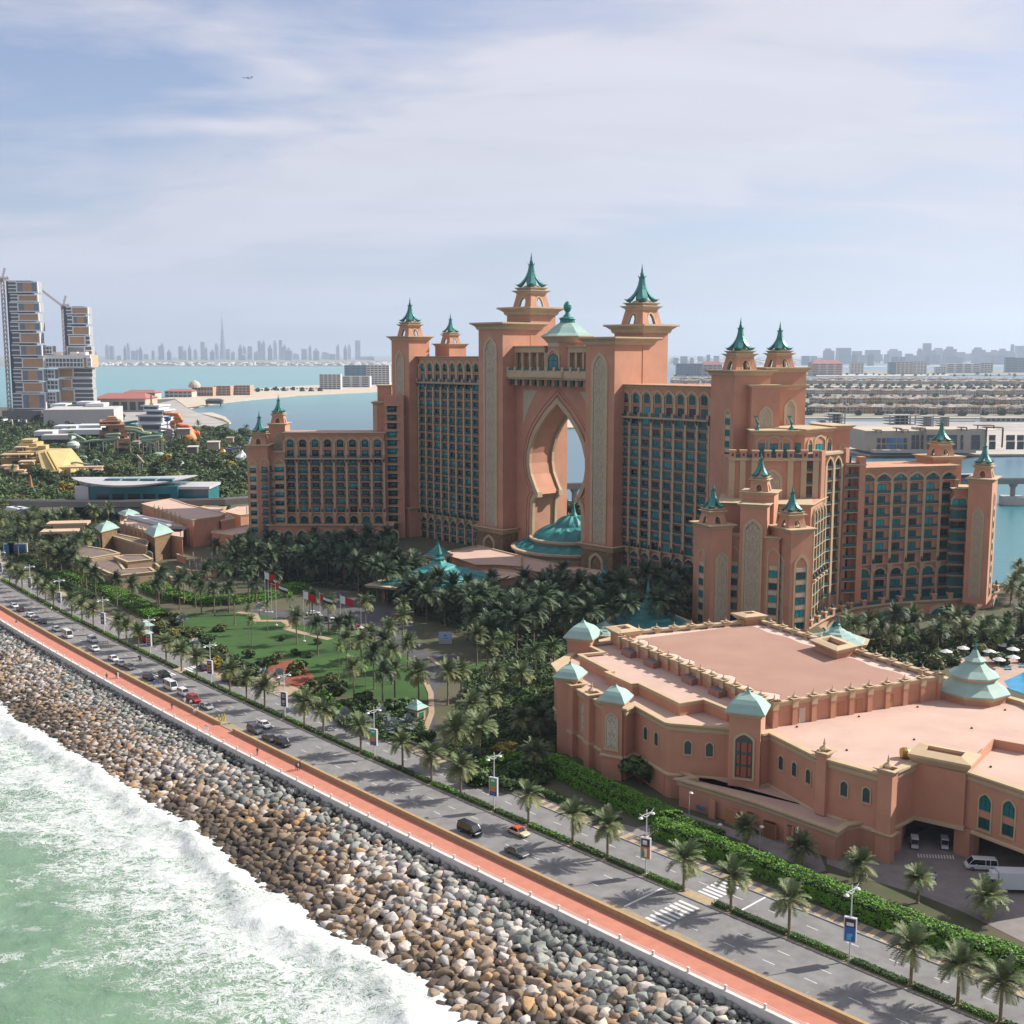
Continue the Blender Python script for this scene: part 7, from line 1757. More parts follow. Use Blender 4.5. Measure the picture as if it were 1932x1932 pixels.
def leaf_shell(pts_fn, n, leaf, m, rs, name='leaves'):
    c, nn = pts_fn(n, rs); n = len(c); nn = nn+rs.normal(size=(n, 3))*0.55; nn /= np.linalg.norm(nn, axis=1)[:, None]; t = np.cross(nn, rs.normal(size=(n, 3))); t /= np.linalg.norm(t, axis=1)[:, None]; b_ = np.cross(nn, t)
    s_ = leaf*rs.uniform(0.6, 1.4, (n, 1)); V = np.stack([c-t*s_, c-b_*s_*0.6, c+t*s_, c+b_*s_*0.6], 1).reshape(-1, 3); F = np.arange(n*4).reshape(n, 4)
    g_ = rs.uniform(0.6, 1.35, n)*(0.75+0.5*fbm(c[:, 0], c[:, 1], 0.8, 3, 4)); return npmesh(name, V, F, [m], colors=np.repeat(g_[:, None]*np.ones((1, 3)), 4, 0))
def hedge(path, w, h_, m, leaf, dens, label, group=None, z0=0.0, bump=0.35, name='hedge'):
    """clipped hedge following a plan polyline (its middle line)"""
    P = np.array([[q[0], q[1]] for q in path], float); seg = np.diff(P, axis=0); L = np.linalg.norm(seg, axis=1); cum = np.r_[0, np.cumsum(L)]; tot = cum[-1]; per = w+2*h_
    rs = np.random.default_rng(int(abs(P[0, 0]*7+P[0, 1]*3)) % 9999)
    def fn(n, rs):
        s_ = rs.uniform(-w*0.3, tot+w*0.3, n); i = np.clip(np.searchsorted(cum, s_)-1, 0, len(L)-1); t = (s_-cum[i])/L[i]; d_ = seg[i]/L[i][:, None]; nv = np.stack([d_[:, 1], -d_[:, 0]], 1); b0 = P[i]+seg[i]*t[:, None]
        u_ = rs.uniform(0, per, n); side = np.where(u_ < h_, -1, np.where(u_ > h_+w, 1, 0)); o = np.where(side == 0, u_-h_-w/2, side*w/2); z = np.where(side == 0, h_, np.where(side < 0, u_, per-u_))
        edge = 1-0.28*(np.abs(o)/(w/2))**4*(z > h_*0.7); x = b0[:, 0]+nv[:, 0]*o; y = b0[:, 1]+nv[:, 1]*o
        q = (fbm(x, y, 0.55, 3, 7)-0.5)*2*bump; z = z*edge*(1+q*0.5)+rs.normal(size=n)*0.04
        k_ = 1+q*0.25*(side != 0); x = b0[:, 0]+nv[:, 0]*o*k_; y = b0[:, 1]+nv[:, 1]*o*k_
        nn = np.stack([nv[:, 0]*side, nv[:, 1]*side, (side == 0)*1.0+0.25], 1); return np.stack([x, y, z+z0], 1), nn
    n = int(tot*per*dens); o0 = Vector((float(P[0, 0]), float(P[0, 1]), z0)); me = leaf_shell(fn, n, leaf, m, rs); me.transform(Matrix.Translation(-o0))
    e = empty(name, o0, label=label, cat='hedge', group=group); inst('leaves', me, e)
    k = MB(); k.sweep([(q[0]-o0.x, q[1]-o0.y) for q in path], [(-w*0.40, 0), (w*0.40, 0), (w*0.36, h_*0.8), (-w*0.36, h_*0.8)], False, 0, 0.02); k.build('hedge_shade_core', [SHADE], e); return e
zeb = [(SZ-2.2, SZ+2.2), (SK-2.2, SK+2.2)]; hi = 0
for a, c in zip(stops[:-1], stops[1:]):
    if any(a < z1 and c > z0 for z0, z1 in zeb):
        z0, z1 = [z for z in zeb if a < z[1] and c > z[0]][0]
        segs = [(a+0.4, z0), (z1, c-0.4)]
    else: segs = [(a+0.4, c-0.4)]
    for a_, c_ in segs:
        if c_-a_ < 0.8: continue
        n = max(2, int((c_-a_)/3)+1); hi += 1
        hedge([RD(a_+(c_-a_)*i/(n-1), 1.1) for i in range(n)], 1.35, 0.62, DHEDGE if hi % 3 else HEDGE, 0.13 if c_ < 190 else 0.2, 40 if c_ < 190 else 16, 'low clipped hedge strip on the road median between palms', 'median hedge strips', z0=0.14)
def hpx(a, z=0): return near_s(G(a[0], a[1], z))[0]
sA, sB = 96.0, hpx(Z4(700, 1130)); n = 14
hedge([RD(sA+(sB-sA)*i/n, 15.6-0.6*math.sin(i*0.9)) for i in range(n+1)], 4.6, 3.0, HEDGE, 0.20, 30, 'long bright green hedge along the road before the service yard')
hedge([G(*q, 0) for q in (Z4(880, 975), Z4(980, 1025), Z4(1130, 1075), Z4(1245, 1120))], 3.0, 2.0, HEDGE, 0.2, 28, 'short green hedge between the annex lane and the lane mouth')
hedge([G(*q, 0) for q in (Z4(830, 985), Z4(640, 900), Z4(400, 800), Z4(200, 690), Z4(0, 590), Z4(-140, 520))], 5.0, 3.0, HEDGE, 0.2, 28, 'long bright green hedge below the round tree and the hall')
hedge([RD(s_, 13.6) for s_ in np.linspace(hpx(Z4(430, 960)), hpx((860, 1400)), 8)], 1.8, 1.2, DHEDGE, 0.2, 24, 'dark hedge beside the inner pavement below the palms')
tree(G(*Z4(600, 640), 0), 6.0, 3.6, BUSH, 'round dark green tree against the front of the pink hall', None)
for i, (x, y, r) in enumerate(((1640, 1545, 1.6), (1700, 1540, 2.0), (1585, 1520, 1.5))): tree(G(x, y, 0), 2, r, BUSH, ['low dark shrub bed left of the dock pillar', 'low dark shrub bed before the loading dock', 'low dark shrub by the annex corner'][i], None, 'shrub', 'shrub', low=True)
# palms one by one: photo position of the foot, height, crown radius, kind
def plist(L, lab, grp, name='date_palm', z=0.0):
    for i, q in enumerate(L):
        u, v, h_, r, kind = q; palm(G(u, v, z), h_, r, kind, lab(i) if callable(lab) else lab, grp, name=name)
near_l = [Z4(1495, 1175)+(3.2, 2.6, 'date'), A2(435, 1635)+(3.0, 3.0, 'date'), A2(825, 1745)+(2.9, 2.9, 'date'), A2(1215, 1880)+(3.6, 2.5, 'date'), A2(1668, 1990)+(3.2, 3.4, 'date')]
plist(near_l, lambda i: ORD[i]+' palm from the left in the long hedge before the annex', 'palms in the long hedge')
mid = [(890, 1395, 7.5, 3.6, 'date'), (860, 1450, 8.2, 4.0, 'date'), (905, 1440, 7.5, 4.0, 'date'), (924, 1365, 6.2, 3.2, 'date'), (1010, 1465, 4.5, 3.4, 'date'), (985, 1395, 4.6, 3.4, 'date'), (1020, 1400, 5.2, 3.4, 'dark'), (790, 1325, 7.2, 4.0, 'date'), (845, 1330, 8.0, 3.5, 'date'), (870, 1320, 7.0, 3.4, 'date'), (920, 1275, 7.0, 3.4, 'date'), (900, 1255, 8.0, 3.6, 'date'), (950, 1260, 7.5, 3.2, 'green'), (770, 1265, 7.5, 3.4, 'date'), (735, 1240, 8.0, 3.4, 'date'), (700, 1250, 8.2, 3.0, 'date'), (760, 1215, 8.0, 3.4, 'date'), (640, 1285, 9.0, 1.9, 'thin'), (690, 1310, 7.5, 1.6, 'thin'), (1060, 1290, 6, 3.2, 'green'), (1010, 1270, 6, 3.4, 'green'), (1045, 1260, 6, 3.0, 'green'), (985, 1310, 5, 3.4, 'date'), (935, 1315, 6, 3.2, 'date')]
plist(mid, 'date palm in the sunlit garden between the drive and the pink hall', 'garden palms by the drive')
thin = [(470, 1205, 9, 1.6, 'thin'), (505, 1195, 9, 1.6, 'thin'), (548, 1180, 8.5, 1.6, 'thin'), (585, 1180, 8.5, 1.6, 'thin'), (443, 1180, 8, 2.2, 'green'), (475, 1215, 7, 2.0, 'thin'), (760, 1195, 9, 3.0, 'date')]
plist(thin, 'slim young palm standing on the lawn', 'slim palms on the lawn', 'slim_palm')
plist([(u, v, 8+(i % 3)*.6, 3.2, ('date', 'dark')[i % 2]) for i, (u, v) in enumerate([(560, 1215), (600, 1235), (620, 1195), (660, 1225), (690, 1190), (706, 1300), (655, 1262), (722, 1335), (668, 1330), (640, 1230), (740, 1290), (724, 1270), (745, 1325), (590, 1180), (682, 1275)])], 'palm at the shaded right side of the lawn', 'palms along the right side of the lawn')
def inpoly(x, y, P):
    c = False; n = len(P)
    for i in range(n):
        x1, y1 = P[i][:2]; x2, y2 = P[(i+1) % n][:2]
        if (y1 > y) != (y2 > y) and x < (x2-x1)*(y-y1)/(y2-y1)+x1: c = not c
    return c
def scatter(px, n, mind, z=0.0, seed=1):
    P = [G(u, v, z) for u, v in px]; r_ = random.Random(seed); x0, x1 = min(p.x for p in P), max(p.x for p in P); y0, y1 = min(p.y for p in P), max(p.y for p in P); out = []; t = 0
    while len(out) < n and t < n*60:
        t += 1; x, y = r_.uniform(x0, x1), r_.uniform(y0, y1)
        if inpoly(x, y, P) and all((x-a)**2+(y-c)**2 > mind*mind for a, c in out): out.append((x, y))
    return out
DRV = [(620, 1150), (700, 1125), (780, 1130), (850, 1190), (870, 1240), (800, 1230), (700, 1200)]
for i, (x, y) in enumerate(scatter([(480, 1062), (640, 1058), (735, 1056), (800, 1122), (890, 1140), (960, 1138), (1100, 1138), (1310, 1135), (1310, 1200), (1190, 1205), (1040, 1230), (960, 1255), (880, 1215), (860, 1190), (770, 1165), (690, 1120), (560, 1105), (450, 1092), (380, 1070)], 118, 5.2, seed=3)):
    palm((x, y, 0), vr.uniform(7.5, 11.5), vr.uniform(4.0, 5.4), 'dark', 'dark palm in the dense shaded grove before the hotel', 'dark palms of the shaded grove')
for i, (x, y) in enumerate(scatter([(0, 1010), (130, 1000), (190, 1060), (150, 1100), (215, 1150), (120, 1100), (0, 1050)], 30, 5.0, seed=4)):
    palm((x, y, 0), vr.uniform(7, 9.5), vr.uniform(3.4, 4.2), vr.choice(['date', 'dark']), 'tall palm in the grove left of the low brown hall', 'palms of the left grove')
for i, (x, y) in enumerate(scatter([(215, 1130), (300, 1130), (480, 1110), (540, 1125), (470, 1160), (330, 1165), (210, 1160)], 20, 5.0, seed=5)):
    palm((x, y, 0), vr.uniform(8, 10), vr.uniform(2.8, 3.6), 'dark', 'dark palm behind the round hedge of the front garden', 'dark palms behind the round hedge')
for i, (x, y) in enumerate(scatter([(0, 965), (160, 962), (250, 1000), (160, 1010), (0, 1015)], 16, 6.0, seed=6)):
    palm((x, y, 0), vr.uniform(7, 9), vr.uniform(3.4, 4), vr.choice(['date', 'green']), 'palm below the raised track on the left', 'palms below the track')
sil = [(345, 1185, 2.6), (370, 1232, 2.2), (500, 1290, 2.2), (527, 1295, 2.6), (650, 1372, 2.6), (690, 1385, 2.6), (735, 1388, 2.4), (770, 1385, 2.6), (720, 1365, 2.2), (990, 1290, 2.8), (885, 1165, 2.6), (880, 1440, 1.8), (700, 1240, 2.2), (550, 1165, 2.0), (490, 1160, 2.0)]
for i, (u, v, r) in enumerate(sil): palm(G(u, v, 0), 2.2, r, 'fan', ORD[i]+' silver fan palm of the front garden', 'silver fan palms', name='fan_palm')
# lower garden by the right wing
for i, (x, y) in enumerate(scatter([(1580, 1215), (1700, 1205), (1850, 1195), (1990, 1180), (1990, 1230), (1850, 1240), (1760, 1245), (1690, 1250), (1600, 1230)], 26, 5.2, -4.3, 7)):
    palm((x, y, -4.3), vr.uniform(5, 8), vr.uniform(3.2, 4.2), vr.choice(['date', 'green', 'dark']), 'palm in the pool garden beside the right wing', 'palms of the pool garden')
for i, (x, y) in enumerate(scatter([(1900, 1100), (2000, 1110), (2000, 1185), (1905, 1180)], 12, 6, -4.3, 8)):
    palm((x, y, -4.3), vr.uniform(6, 8), vr.uniform(3.2, 4.2), 'date', 'palm behind the end tower at the right edge', 'palms at the right edge')
for i, (x, y) in enumerate(scatter([(1540, 1225), (1700, 1215), (1900, 1200), (1990, 1200), (1990, 1250), (1850, 1255), (1640, 1270)], 46, 3.2, -4.3, 9)):
    tree((x, y, -4.3), 3, vr.uniform(2.2, 3.4), vr.choice([BUSH, BUSH, BUSH2]), 'green shrub under the palms of the pool garden', 'shrubs of the pool garden', 'shrub', 'shrub', low=True)
for i, (x, y) in enumerate(scatter([(1050, 968), (1110, 972), (1110, 985), (1050, 980)], 8, 6, 0, 10)): tree((x, y, 0), 9, 5, BUSH, 'bushy green tree seen through the arch', 'trees seen through the arch')
# water park trees
PARK = [(-20, 960), (150, 955), (470, 945), (470, 822), (380, 812), (250, 832), (160, 812), (0, 812)]
for i, (x, y) in enumerate(scatter(PARK, 280, 7.0, seed=11)):
    u, v = PROJ((x, y, 0)); 
    if 0 < u < 155 and 840 < v < 905: continue
    if y < 660 and u > 130: continue
    k_ = vr.random()
    if k_ < 0.10: palm((x, y, 0), vr.uniform(6, 10), vr.uniform(3.5, 4.8), 'green', 'palm among the trees of the water park', 'palms of the water park')
    else: tree((x, y, 0), vr.uniform(6, 10), vr.uniform(5.0, 8.0), BUSH if k_ < 0.72 else (BUSH2 if k_ < 0.95 else YELB), 'bushy green tree of the water park', 'trees of the water park')
for i, (x, y) in enumerate(scatter([(140, 962), (470, 958), (470, 985), (380, 975), (140, 985)], 18, 7, seed=12)): tree((x, y, 0), 7, 4.2, vr.choice([BUSH, BUSH2]), 'bushy tree below the raised track beside the station', 'trees below the track')
for i, (x, y) in enumerate(scatter([(0, 815), (150, 812), (240, 800), (360, 800), (200, 790), (0, 800)], 30, 14, seed=13)): tree((x, y, 0), 10, 7, BUSH, 'far dark tree before the white halls', 'far trees before the white halls', far=True)
# shrubs of the front garden
for i, (u, v, r, m) in enumerate([(300, 1190, 3.5, BUSH2), (325, 1210, 3.2, BUSH2), (345, 1225, 3, BUSH), (295, 1215, 2.5, BUSH), (395, 1235, 2.6, BUSH), (415, 1260, 2.8, YELB), (430, 1285, 2.2, YELB), (455, 1290, 2.4, BUSH2), (470, 1240, 2.0, BUSH), (560, 1270, 3.2, BUSH2), (590, 1310, 3.0, BUSH2), (625, 1285, 2.4, BUSH2), (610, 1330, 3.0, HEDGE), (640, 1345, 2.6, HEDGE), (690, 1330, 3, BUSH), (735, 1345, 3.2, BUSH), (760, 1345, 3, BUSH), (805, 1400, 2.2, DHEDGE), (945, 1430, 3.2, YELB), (925, 1450, 3.0, HEDGE), (970, 1440, 2.4, HEDGE), (900, 1480, 3, DHEDGE), (600, 1215, 1.4, BUSH), (532, 1208, 1.3, BUSH), (560, 1235, 1.6, BUSH), (585, 1240, 1.4, BUSH), (1050, 1350, 3.4, DHEDGE), (1000, 1340, 3.2, DHEDGE), (1085, 1320, 3, DHEDGE), (1010, 1425, 3, BUSH), (980, 1470, 3, DHEDGE), (1050, 1460, 2.4, BUSH), (360, 1200, 3.6, BUSH2), (385, 1215, 3, BUSH), (410, 1232, 3, BUSH2), (440, 1262, 3, BUSH), (500, 1262, 2.6, BUSH), (520, 1250, 2.4, BUSH2), (480, 1275, 2.6, BUSH), (640, 1310, 3, BUSH), (655, 1345, 3, BUSH), (335, 1178, 3, BUSH), (415, 1190, 2.4, BUSH2), (600, 1335, 2.6, BUSH2), (575, 1320, 2.4, BUSH), (700, 1352, 3, BUSH)]):
    tree(G(u, v, 0), 2, r, m, {'bush_leaf': 'dark green garden shrub', 'olive_bush_leaf': 'olive green garden shrub', 'yellow_bush_leaf': 'yellow flowering garden shrub', 'hedge_leaf': 'bright green garden shrub', 'dark_hedge_leaf': 'dense dark garden shrub'}[m.name]+' of the front garden', 'front garden shrubs', 'shrub', 'shrub', low=True)
hedge([G(*q, 0) for q in ((285, 1096), (300, 1118), (350, 1134), (430, 1138), (520, 1126), (560, 1112))], 9, 2.2, HEDGE, 0.3, 9, 'broad rounded green hedge curving below the low brown hall')
hedge([G(*q, 0) for q in ((130, 1085), (190, 1105), (250, 1140), (300, 1165))], 8, 1.8, HEDGE, 0.3, 8, 'wide green hedge bank left of the curved hedge')
hedge([G(*q, 0) for q in ((-20, 1020), (60, 1060), (110, 1100), (170, 1130))], 3, 1.6, DHEDGE, 0.28, 10, 'narrow dark hedge beside the inner road at the left')
hedge([G(*q, 0) for q in ((300, 1190), (400, 1240), (470, 1262))], 3, 1.4, DHEDGE, 0.25, 10, 'low dark hedge edging the lawn above the bus stop')
# undergrowth that nobody could count
def undergrowth(name, px, n, leaf, m, z0, zh, label, seed):
    P = [G(u, v, z0) for u, v in px]; rs = np.random.default_rng(seed); X = rs.uniform(min(p.x for p in P), max(p.x for p in P), n*2); Y = rs.uniform(min(p.y for p in P), max(p.y for p in P), n*2)
    ok = np.array([inpoly(x, y, P) for x, y in zip(X, Y)]); X, Y = X[ok], Y[ok]
    def fn(n_, rs): hgt = fbm(X, Y, 0.22, 4, seed)**1.5*zh*1.6; return np.stack([X, Y, z0+hgt*rs.uniform(.3, 1, len(X))], 1), np.tile([0., 0., 1.], (len(X), 1))
    me = leaf_shell(fn, 0, leaf, m, rs); o = bpy.data.objects.new(name, me); COL.objects.link(o); tag(o, label, 'undergrowth', kind='stuff')
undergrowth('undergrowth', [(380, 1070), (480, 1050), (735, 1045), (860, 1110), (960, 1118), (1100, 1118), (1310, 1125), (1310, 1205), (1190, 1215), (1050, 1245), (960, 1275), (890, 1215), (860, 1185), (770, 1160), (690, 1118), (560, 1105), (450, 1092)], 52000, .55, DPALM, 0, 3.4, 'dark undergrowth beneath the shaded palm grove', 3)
undergrowth('undergrowth', PARK, 60000, 1.1, BUSH, 0, 5.5, 'mixed undergrowth between the trees of the water park', 5)
undergrowth('undergrowth', [(0, 965), (460, 975), (250, 1000), (200, 1060), (215, 1150), (120, 1100), (0, 1050)], 30000, .5, BUSH, 0, 1.8, 'low planting between the palms at the left', 6)
undergrowth('undergrowth', [(890, 1275), (1000, 1240), (1060, 1270), (1040, 1480), (960, 1500), (870, 1470), (840, 1400), (870, 1330)], 42000, .35, BUSH, 0, 2.4, 'green planting between the drive and the pink hall', 7)
undergrowth('undergrowth', [(1540, 1205), (1990, 1175), (2000, 1215), (1850, 1235), (1740, 1260), (1560, 1250)], 22000, .5, BUSH, -4.3, 2.6, 'green planting under the palms beside the right wing', 8)
undergrowth('undergrowth', [(660, 1335), (790, 1345), (810, 1400), (720, 1400), (640, 1370), (590, 1320)], 12000, .32, DHEDGE, 0, 2.0, 'dark planting behind the silver fan palms', 9)
# lawns, beds, drives
LAWN = mat('lawn', (0.028, 0.085, 0.007), 0.95, 0.30, 0.09, bump=0.1, bscale=6, detail=8); MULCH = mat('red_mulch', (0.235, 0.062, 0.028), 1, 0.25, 0.8, bump=0.2); PATH = mat('path_paving', (0.37, 0.27, 0.175), 0.9, 0.15, 0.6)
Z8 = lambda x, y: ((800+x/2.147)*.535, (1700+y/2.147)*.535)
def sm(name, px, z, m):
    k = MB(); P = ccw(polyG(px, z)); k.add([(p[0], p[1], z) for p in P], [tuple(range(len(P)))]); return k.build(name, m, kind='structure')
sm('lawn', [Z8(*q) for q in ((-300, 1000), (-60, 985), (200, 1000), (500, 1060), (640, 1090), (980, 1130), (1330, 1300), (1500, 1420), (1540, 1650), (1350, 1700), (1000, 1620), (860, 1600), (640, 1480), (600, 1390), (350, 1330), (200, 1380), (0, 1290), (-350, 1180), (-420, 1080))], -0.045, LAWN)
sm('lawn', [Z8(*q) for q in ((1720, 1420), (2000, 1340), (2600, 1700), (2300, 2000), (1850, 1620))], -0.045, LAWN)
sm('mulch_bed', [Z8(*q) for q in ((180, 1400), (520, 1340), (640, 1450), (770, 1650), (980, 1770), (940, 1830), (640, 1690), (200, 1480))], -0.040, MULCH)
sm('mulch_bed', [Z8(*q) for q in ((-520, 1060), (-350, 1120), (-180, 1210), (-230, 1250), (-430, 1200), (-590, 1120))], -0.040, MULCH)
sm('drive', [Z8(*q) for q in ((180, 960), (560, 975), (800, 870), (860, 800), (930, 780), (900, 870), (1100, 880), (1240, 960), (1420, 1090), (1450, 1200), (1500, 1280), (1760, 1330), (1720, 1450), (1600, 1560), (1570, 1750), (1600, 2000), (1330, 1990), (1500, 1850), (1540, 1640), (1500, 1440), (1330, 1290), (1000, 1120), (640, 1080), (480, 1040), (180, 1000))], -0.035, ASPH2)
for pts_ in (((1530, 1330), (1640, 1400), (1700, 1480)), ((1500, 1500), (1545, 1600), (1550, 1750), (1500, 1880))):
    k = MB(); k.sweep([(G(*Z8(*q)).x, G(*Z8(*q)).y) for q in pts_], [(-0.7, 0), (0.7, 0), (0.7, 0.12), (-0.7, 0.12)], False, 0, -0.03); k.build('drive_kerb', PATH, kind='structure')
for pts_ in (((80, 985), (210, 1000), (230, 1050), (430, 1050), (480, 1080), (450, 1110), (560, 1140), (780, 1190)), ((290, 1500), (620, 1690), (900, 1800), (1000, 1860))):
    k = MB(); k.sweep([(G(*Z8(*q)).x, G(*Z8(*q)).y) for q in pts_], [(-1.2, 0), (1.2, 0), (1.2, 0.05), (-1.2, 0.05)], False, 0, -0.035); k.build('path', PATH, kind='structure')
rprof('path', [(12.2, -0.05), (12.2, 0.1), (16.5, 0.1), (16.5, -0.05)], hpx((640, 1400)), hpx((330, 1230)), PATH, kind='structure')
sm('plaza', [Z8(*q) for q in ((-140, 1390), (20, 1370), (60, 1400), (-20, 1460), (-60, 1490))], 0.02, PATH)
# ================================================================ CARS, LAMPS, PEOPLE, FLAGS
PAINT = {n: mat('paint_'+n, c, 0.25, spec=0.6) for n, c in dict(white=(0.68, 0.68, 0.68), black=(0.012, 0.013, 0.015), grey=(0.11, 0.115, 0.12), silver=(0.34, 0.35, 0.36), red=(0.36, 0.012, 0.015), maroon=(0.06, 0.012, 0.012), cream=(0.62, 0.50, 0.33), orange=(0.62, 0.07, 0.01)).items()}
CGL = mat('car_glass', (0.012, 0.015, 0.018), 0.08, spec=0.8); TYRE = mat('tyre', (0.02, 0.02, 0.02), 0.9); RIM = mat('rim', (0.35, 0.35, 0.36), 0.35, metal=0.6); LAMP = mat('headlight', (0.7, 0.7, 0.66), 0.2); TAIL = mat('tail_light', (0.35, 0.01, 0.01), 0.3)
def loft(k, secs, mi=0):
    """closed body from cross sections (x, half width, [(y fraction, z)...])"""
    n = len(secs[0][2]); vs = []
    for x, w, pr in secs:
        vs += [(x, w*a, z) for a, z in pr]
    k.add(vs, [(i*n+j, i*n+(j+1) % n, (i+1)*n+(j+1) % n, (i+1)*n+j) for i in range(len(secs)-1) for j in range(n)]+[tuple(range(n))[::-1], tuple(range((len(secs)-1)*n, len(secs)*n))], mi)
def car_kit(kind):
    """lower body, cabin glass, roof, wheels; x forward; returns dict of meshes"""
    L, W, zb, zr, hood, f0, f1, r1, r0 = {'sedan': (4.8, .92, .82, 1.42, .78, 1.15, .45, -.95, -1.75), 'suv': (4.8, .96, 1.02, 1.78, .98, 1.25, .60, -1.95, -2.25), 'van': (5.1, .96, 1.08, 2.0, 1.0, 2.15, 1.35, -2.35, -2.48), 'minibus': (5.3, .98, 1.25, 2.45, 1.15, 2.30, 1.65, -2.5, -2.6)}[kind]
    h2 = L/2; b = MB()
    def pr(z0, z1): return [(-0.86, z0), (-1, z0+0.18), (-1, z1-0.12), (-0.90, z1), (0.90, z1), (1, z1-0.12), (1, z0+0.18), (0.86, z0)]
    loft(b, [(-h2, W*0.86, pr(.42, zb-.12)), (-h2+.18, W*.97, pr(.26, zb)), (r0, W, pr(.24, zb)), (0, W, pr(.24, zb+.02)), (f0, W, pr(.24, zb)), (h2-.55, W*.97, pr(.24, hood)), (h2-.12, W*.9, pr(.28, hood-.14)), (h2, W*.78, pr(.40, hood-.28))])
    c = MB(); gl = [(-0.94, zb-.03), (-0.80, zr-.09), (0.80, zr-.09), (0.94, zb-.03)]
    c.add([(x, W*.94*y/0.94 if z < zr-.1 else W*.80*(1 if y > 0 else -1), z) for x0, x1 in ((r0, r1), (f0, f1)) for y, z, x in ((-.94, zb-.03, x0), (-.8, zr-.07, x1), (.8, zr-.07, x1), (.94, zb-.03, x0))], [(0, 3, 2, 1), (4, 5, 6, 7), (0, 1, 5, 4), (1, 2, 6, 5), (2, 3, 7, 6), (0, 4, 7, 3)])
    r = MB(); r.frustum(((f1+r1)/2, 0), ((f1-r1)/2+.03, W*.82), ((f1-r1)/2-.1, W*.72), zr-.08, zr)
    for x in ((f1+r1)/2-.05,) + (((r1*0.55),) if kind != 'sedan' else ()):      # pillars
        for sg in (-1, 1): r.bar((x, sg*W*.925, zb-.03), (x, sg*W*.82, zr-.06), 0.09, 0.05)
    for sg in (-1, 1): r.bar((f0, sg*W*.93, zb-.03), (f1, sg*W*.80, zr-.06), 0.08, 0.06); r.bar((r0, sg*W*.93, zb-.03), (r1, sg*W*.80, zr-.06), 0.14, 0.06)
    w = MB(); w.lathe([(.20, -.11), (.33, -.11), (.345, -.06), (.345, .06), (.33, .11), (.20, .11)], 14, M=Matrix.Rotation(R(90), 4, 'X')); wi = MB(); wi.lathe([(.19, -.115), (.21, 0), (.19, .115)], 10, M=Matrix.Rotation(R(90), 4, 'X'))
    hl = MB(); hl.box(-.06, .04, -.17, .17, -.07, .07); mr = MB(); mr.box(-.08, .08, -.10, .10, -.06, .08)
    return dict(body=b, cabin=c, roof=r, wheel=w.mesh('tyre', [TYRE]), rim=wi.mesh('rim', [RIM]), head=hl.mesh('headlight', [LAMP]), tail=hl.mesh('tail_light', [TAIL]), mirror=mr, L=L, W=W, zb=zb, hood=hood, wx=L*.305)
KITS = {k: car_kit(k) for k in ('sedan', 'suv', 'van', 'minibus')}; KM = {}
def car(kind, paint, pos, ang, label, group=None, roofp=None, cat='car', name='car'):
    K = KITS[kind]; key = (kind, paint, roofp)
    if key not in KM: KM[key] = (K['body'].mesh('body', [PAINT[paint]], False), K['cabin'].mesh('cabin', [CGL]), K['roof'].mesh('roof', [PAINT[roofp or paint]]), K['mirror'].mesh('mirror', [PAINT[paint]]))
    b, c, r, mr = KM[key]; e = empty(name, pos, ang, label=label, cat=cat, group=group)
    inst('body', b, e); inst('windows', c, e); inst('roof', r, e)
    for sx in (1, -1):
        for sy in (1, -1):
            w = inst('wheel', K['wheel'], e, (sx*K['wx'], sy*(K['W']-.1), .345)); inst('rim', K['rim'], w)
    for sy in (1, -1):
        inst('headlight', K['head'], e, (K['L']/2-.09, sy*K['W']*.62, K['hood']-.24)); inst('tail_light', K['tail'], e, (-K['L']/2+.04, sy*K['W']*.66, K['zb']-.22)); inst('mirror', mr, e, (K['wx']*.62, sy*(K['W']+.08), K['zb']+.05))
    return e
BQ = lambda x, y: ((x/1.932)*.535, (2000+y/1.932)*.535)
CARS = [('sedan', 'white', 98, 272, 0), ('sedan', 'maroon', 143, 300, 0), ('sedan', 'white', 210, 338, 0), ('sedan', 'silver', 243, 360, 0), ('sedan', 'black', 288, 382, 0), ('sedan', 'white', 386, 432, 0), ('minibus', 'white', 460, 478, 0), ('suv', 'white', 632, 508, 0), ('sedan', 'white', 644, 568, 0), ('sedan', 'white', 773, 635, 0), ('sedan', 'silver', 823, 668, 0), ('sedan', 'grey', 880, 693, 0), ('sedan', 'black', 1013, 765, 0), ('suv', 'black', 1123, 755, 0), ('minibus', 'white', 1162, 832, 0), ('suv', 'white', 1253, 872, 0), ('suv', 'red', 1320, 915, 0), ('sedan', 'silver', 1408, 962, 0), ('suv', 'grey', 1738, 1125, 0), ('sedan', 'white', 1800, 1088, 0), ('sedan', 'grey', 1838, 1180, 0), ('suv', 'black', 1925, 1215, 0), ('sedan', 'maroon', 1380, 698, 1)]
CN = {'sedan': 'saloon car', 'suv': 'off-road car', 'minibus': 'minibus', 'van': 'van'}
for i, (kd, pt, x, y, opp) in enumerate(CARS):
    p = G(*BQ(x, y), 0); s_, o_ = near_s(p); a = RDang(s_)+(0 if opp else math.pi)
    car(kd, pt, RD(s_, o_, 0.01), a, ('parked ' if o_ < -8 else '')+pt+' '+CN[kd]+', '+ORD[i]+' vehicle counted from the left along the promenade wall' if not opp else 'dark maroon car driving on the inner carriageway', 'cars along the promenade wall')
for kd, pt, px, lb, rf in (('van', 'black', (886, 1572), 'black people carrier driving on the near carriageway', None), ('sedan', 'cream', (978, 1574), 'cream taxi with an orange roof on the near carriageway', 'orange'), ('sedan', 'grey', (975, 1612), 'dark grey saloon car parked just behind the taxi', None)):
    s_, o_ = near_s(G(*px, 0)); car(kd, pt, RD(s_, o_, 0.01), RDang(s_)+math.pi, lb, None, rf)
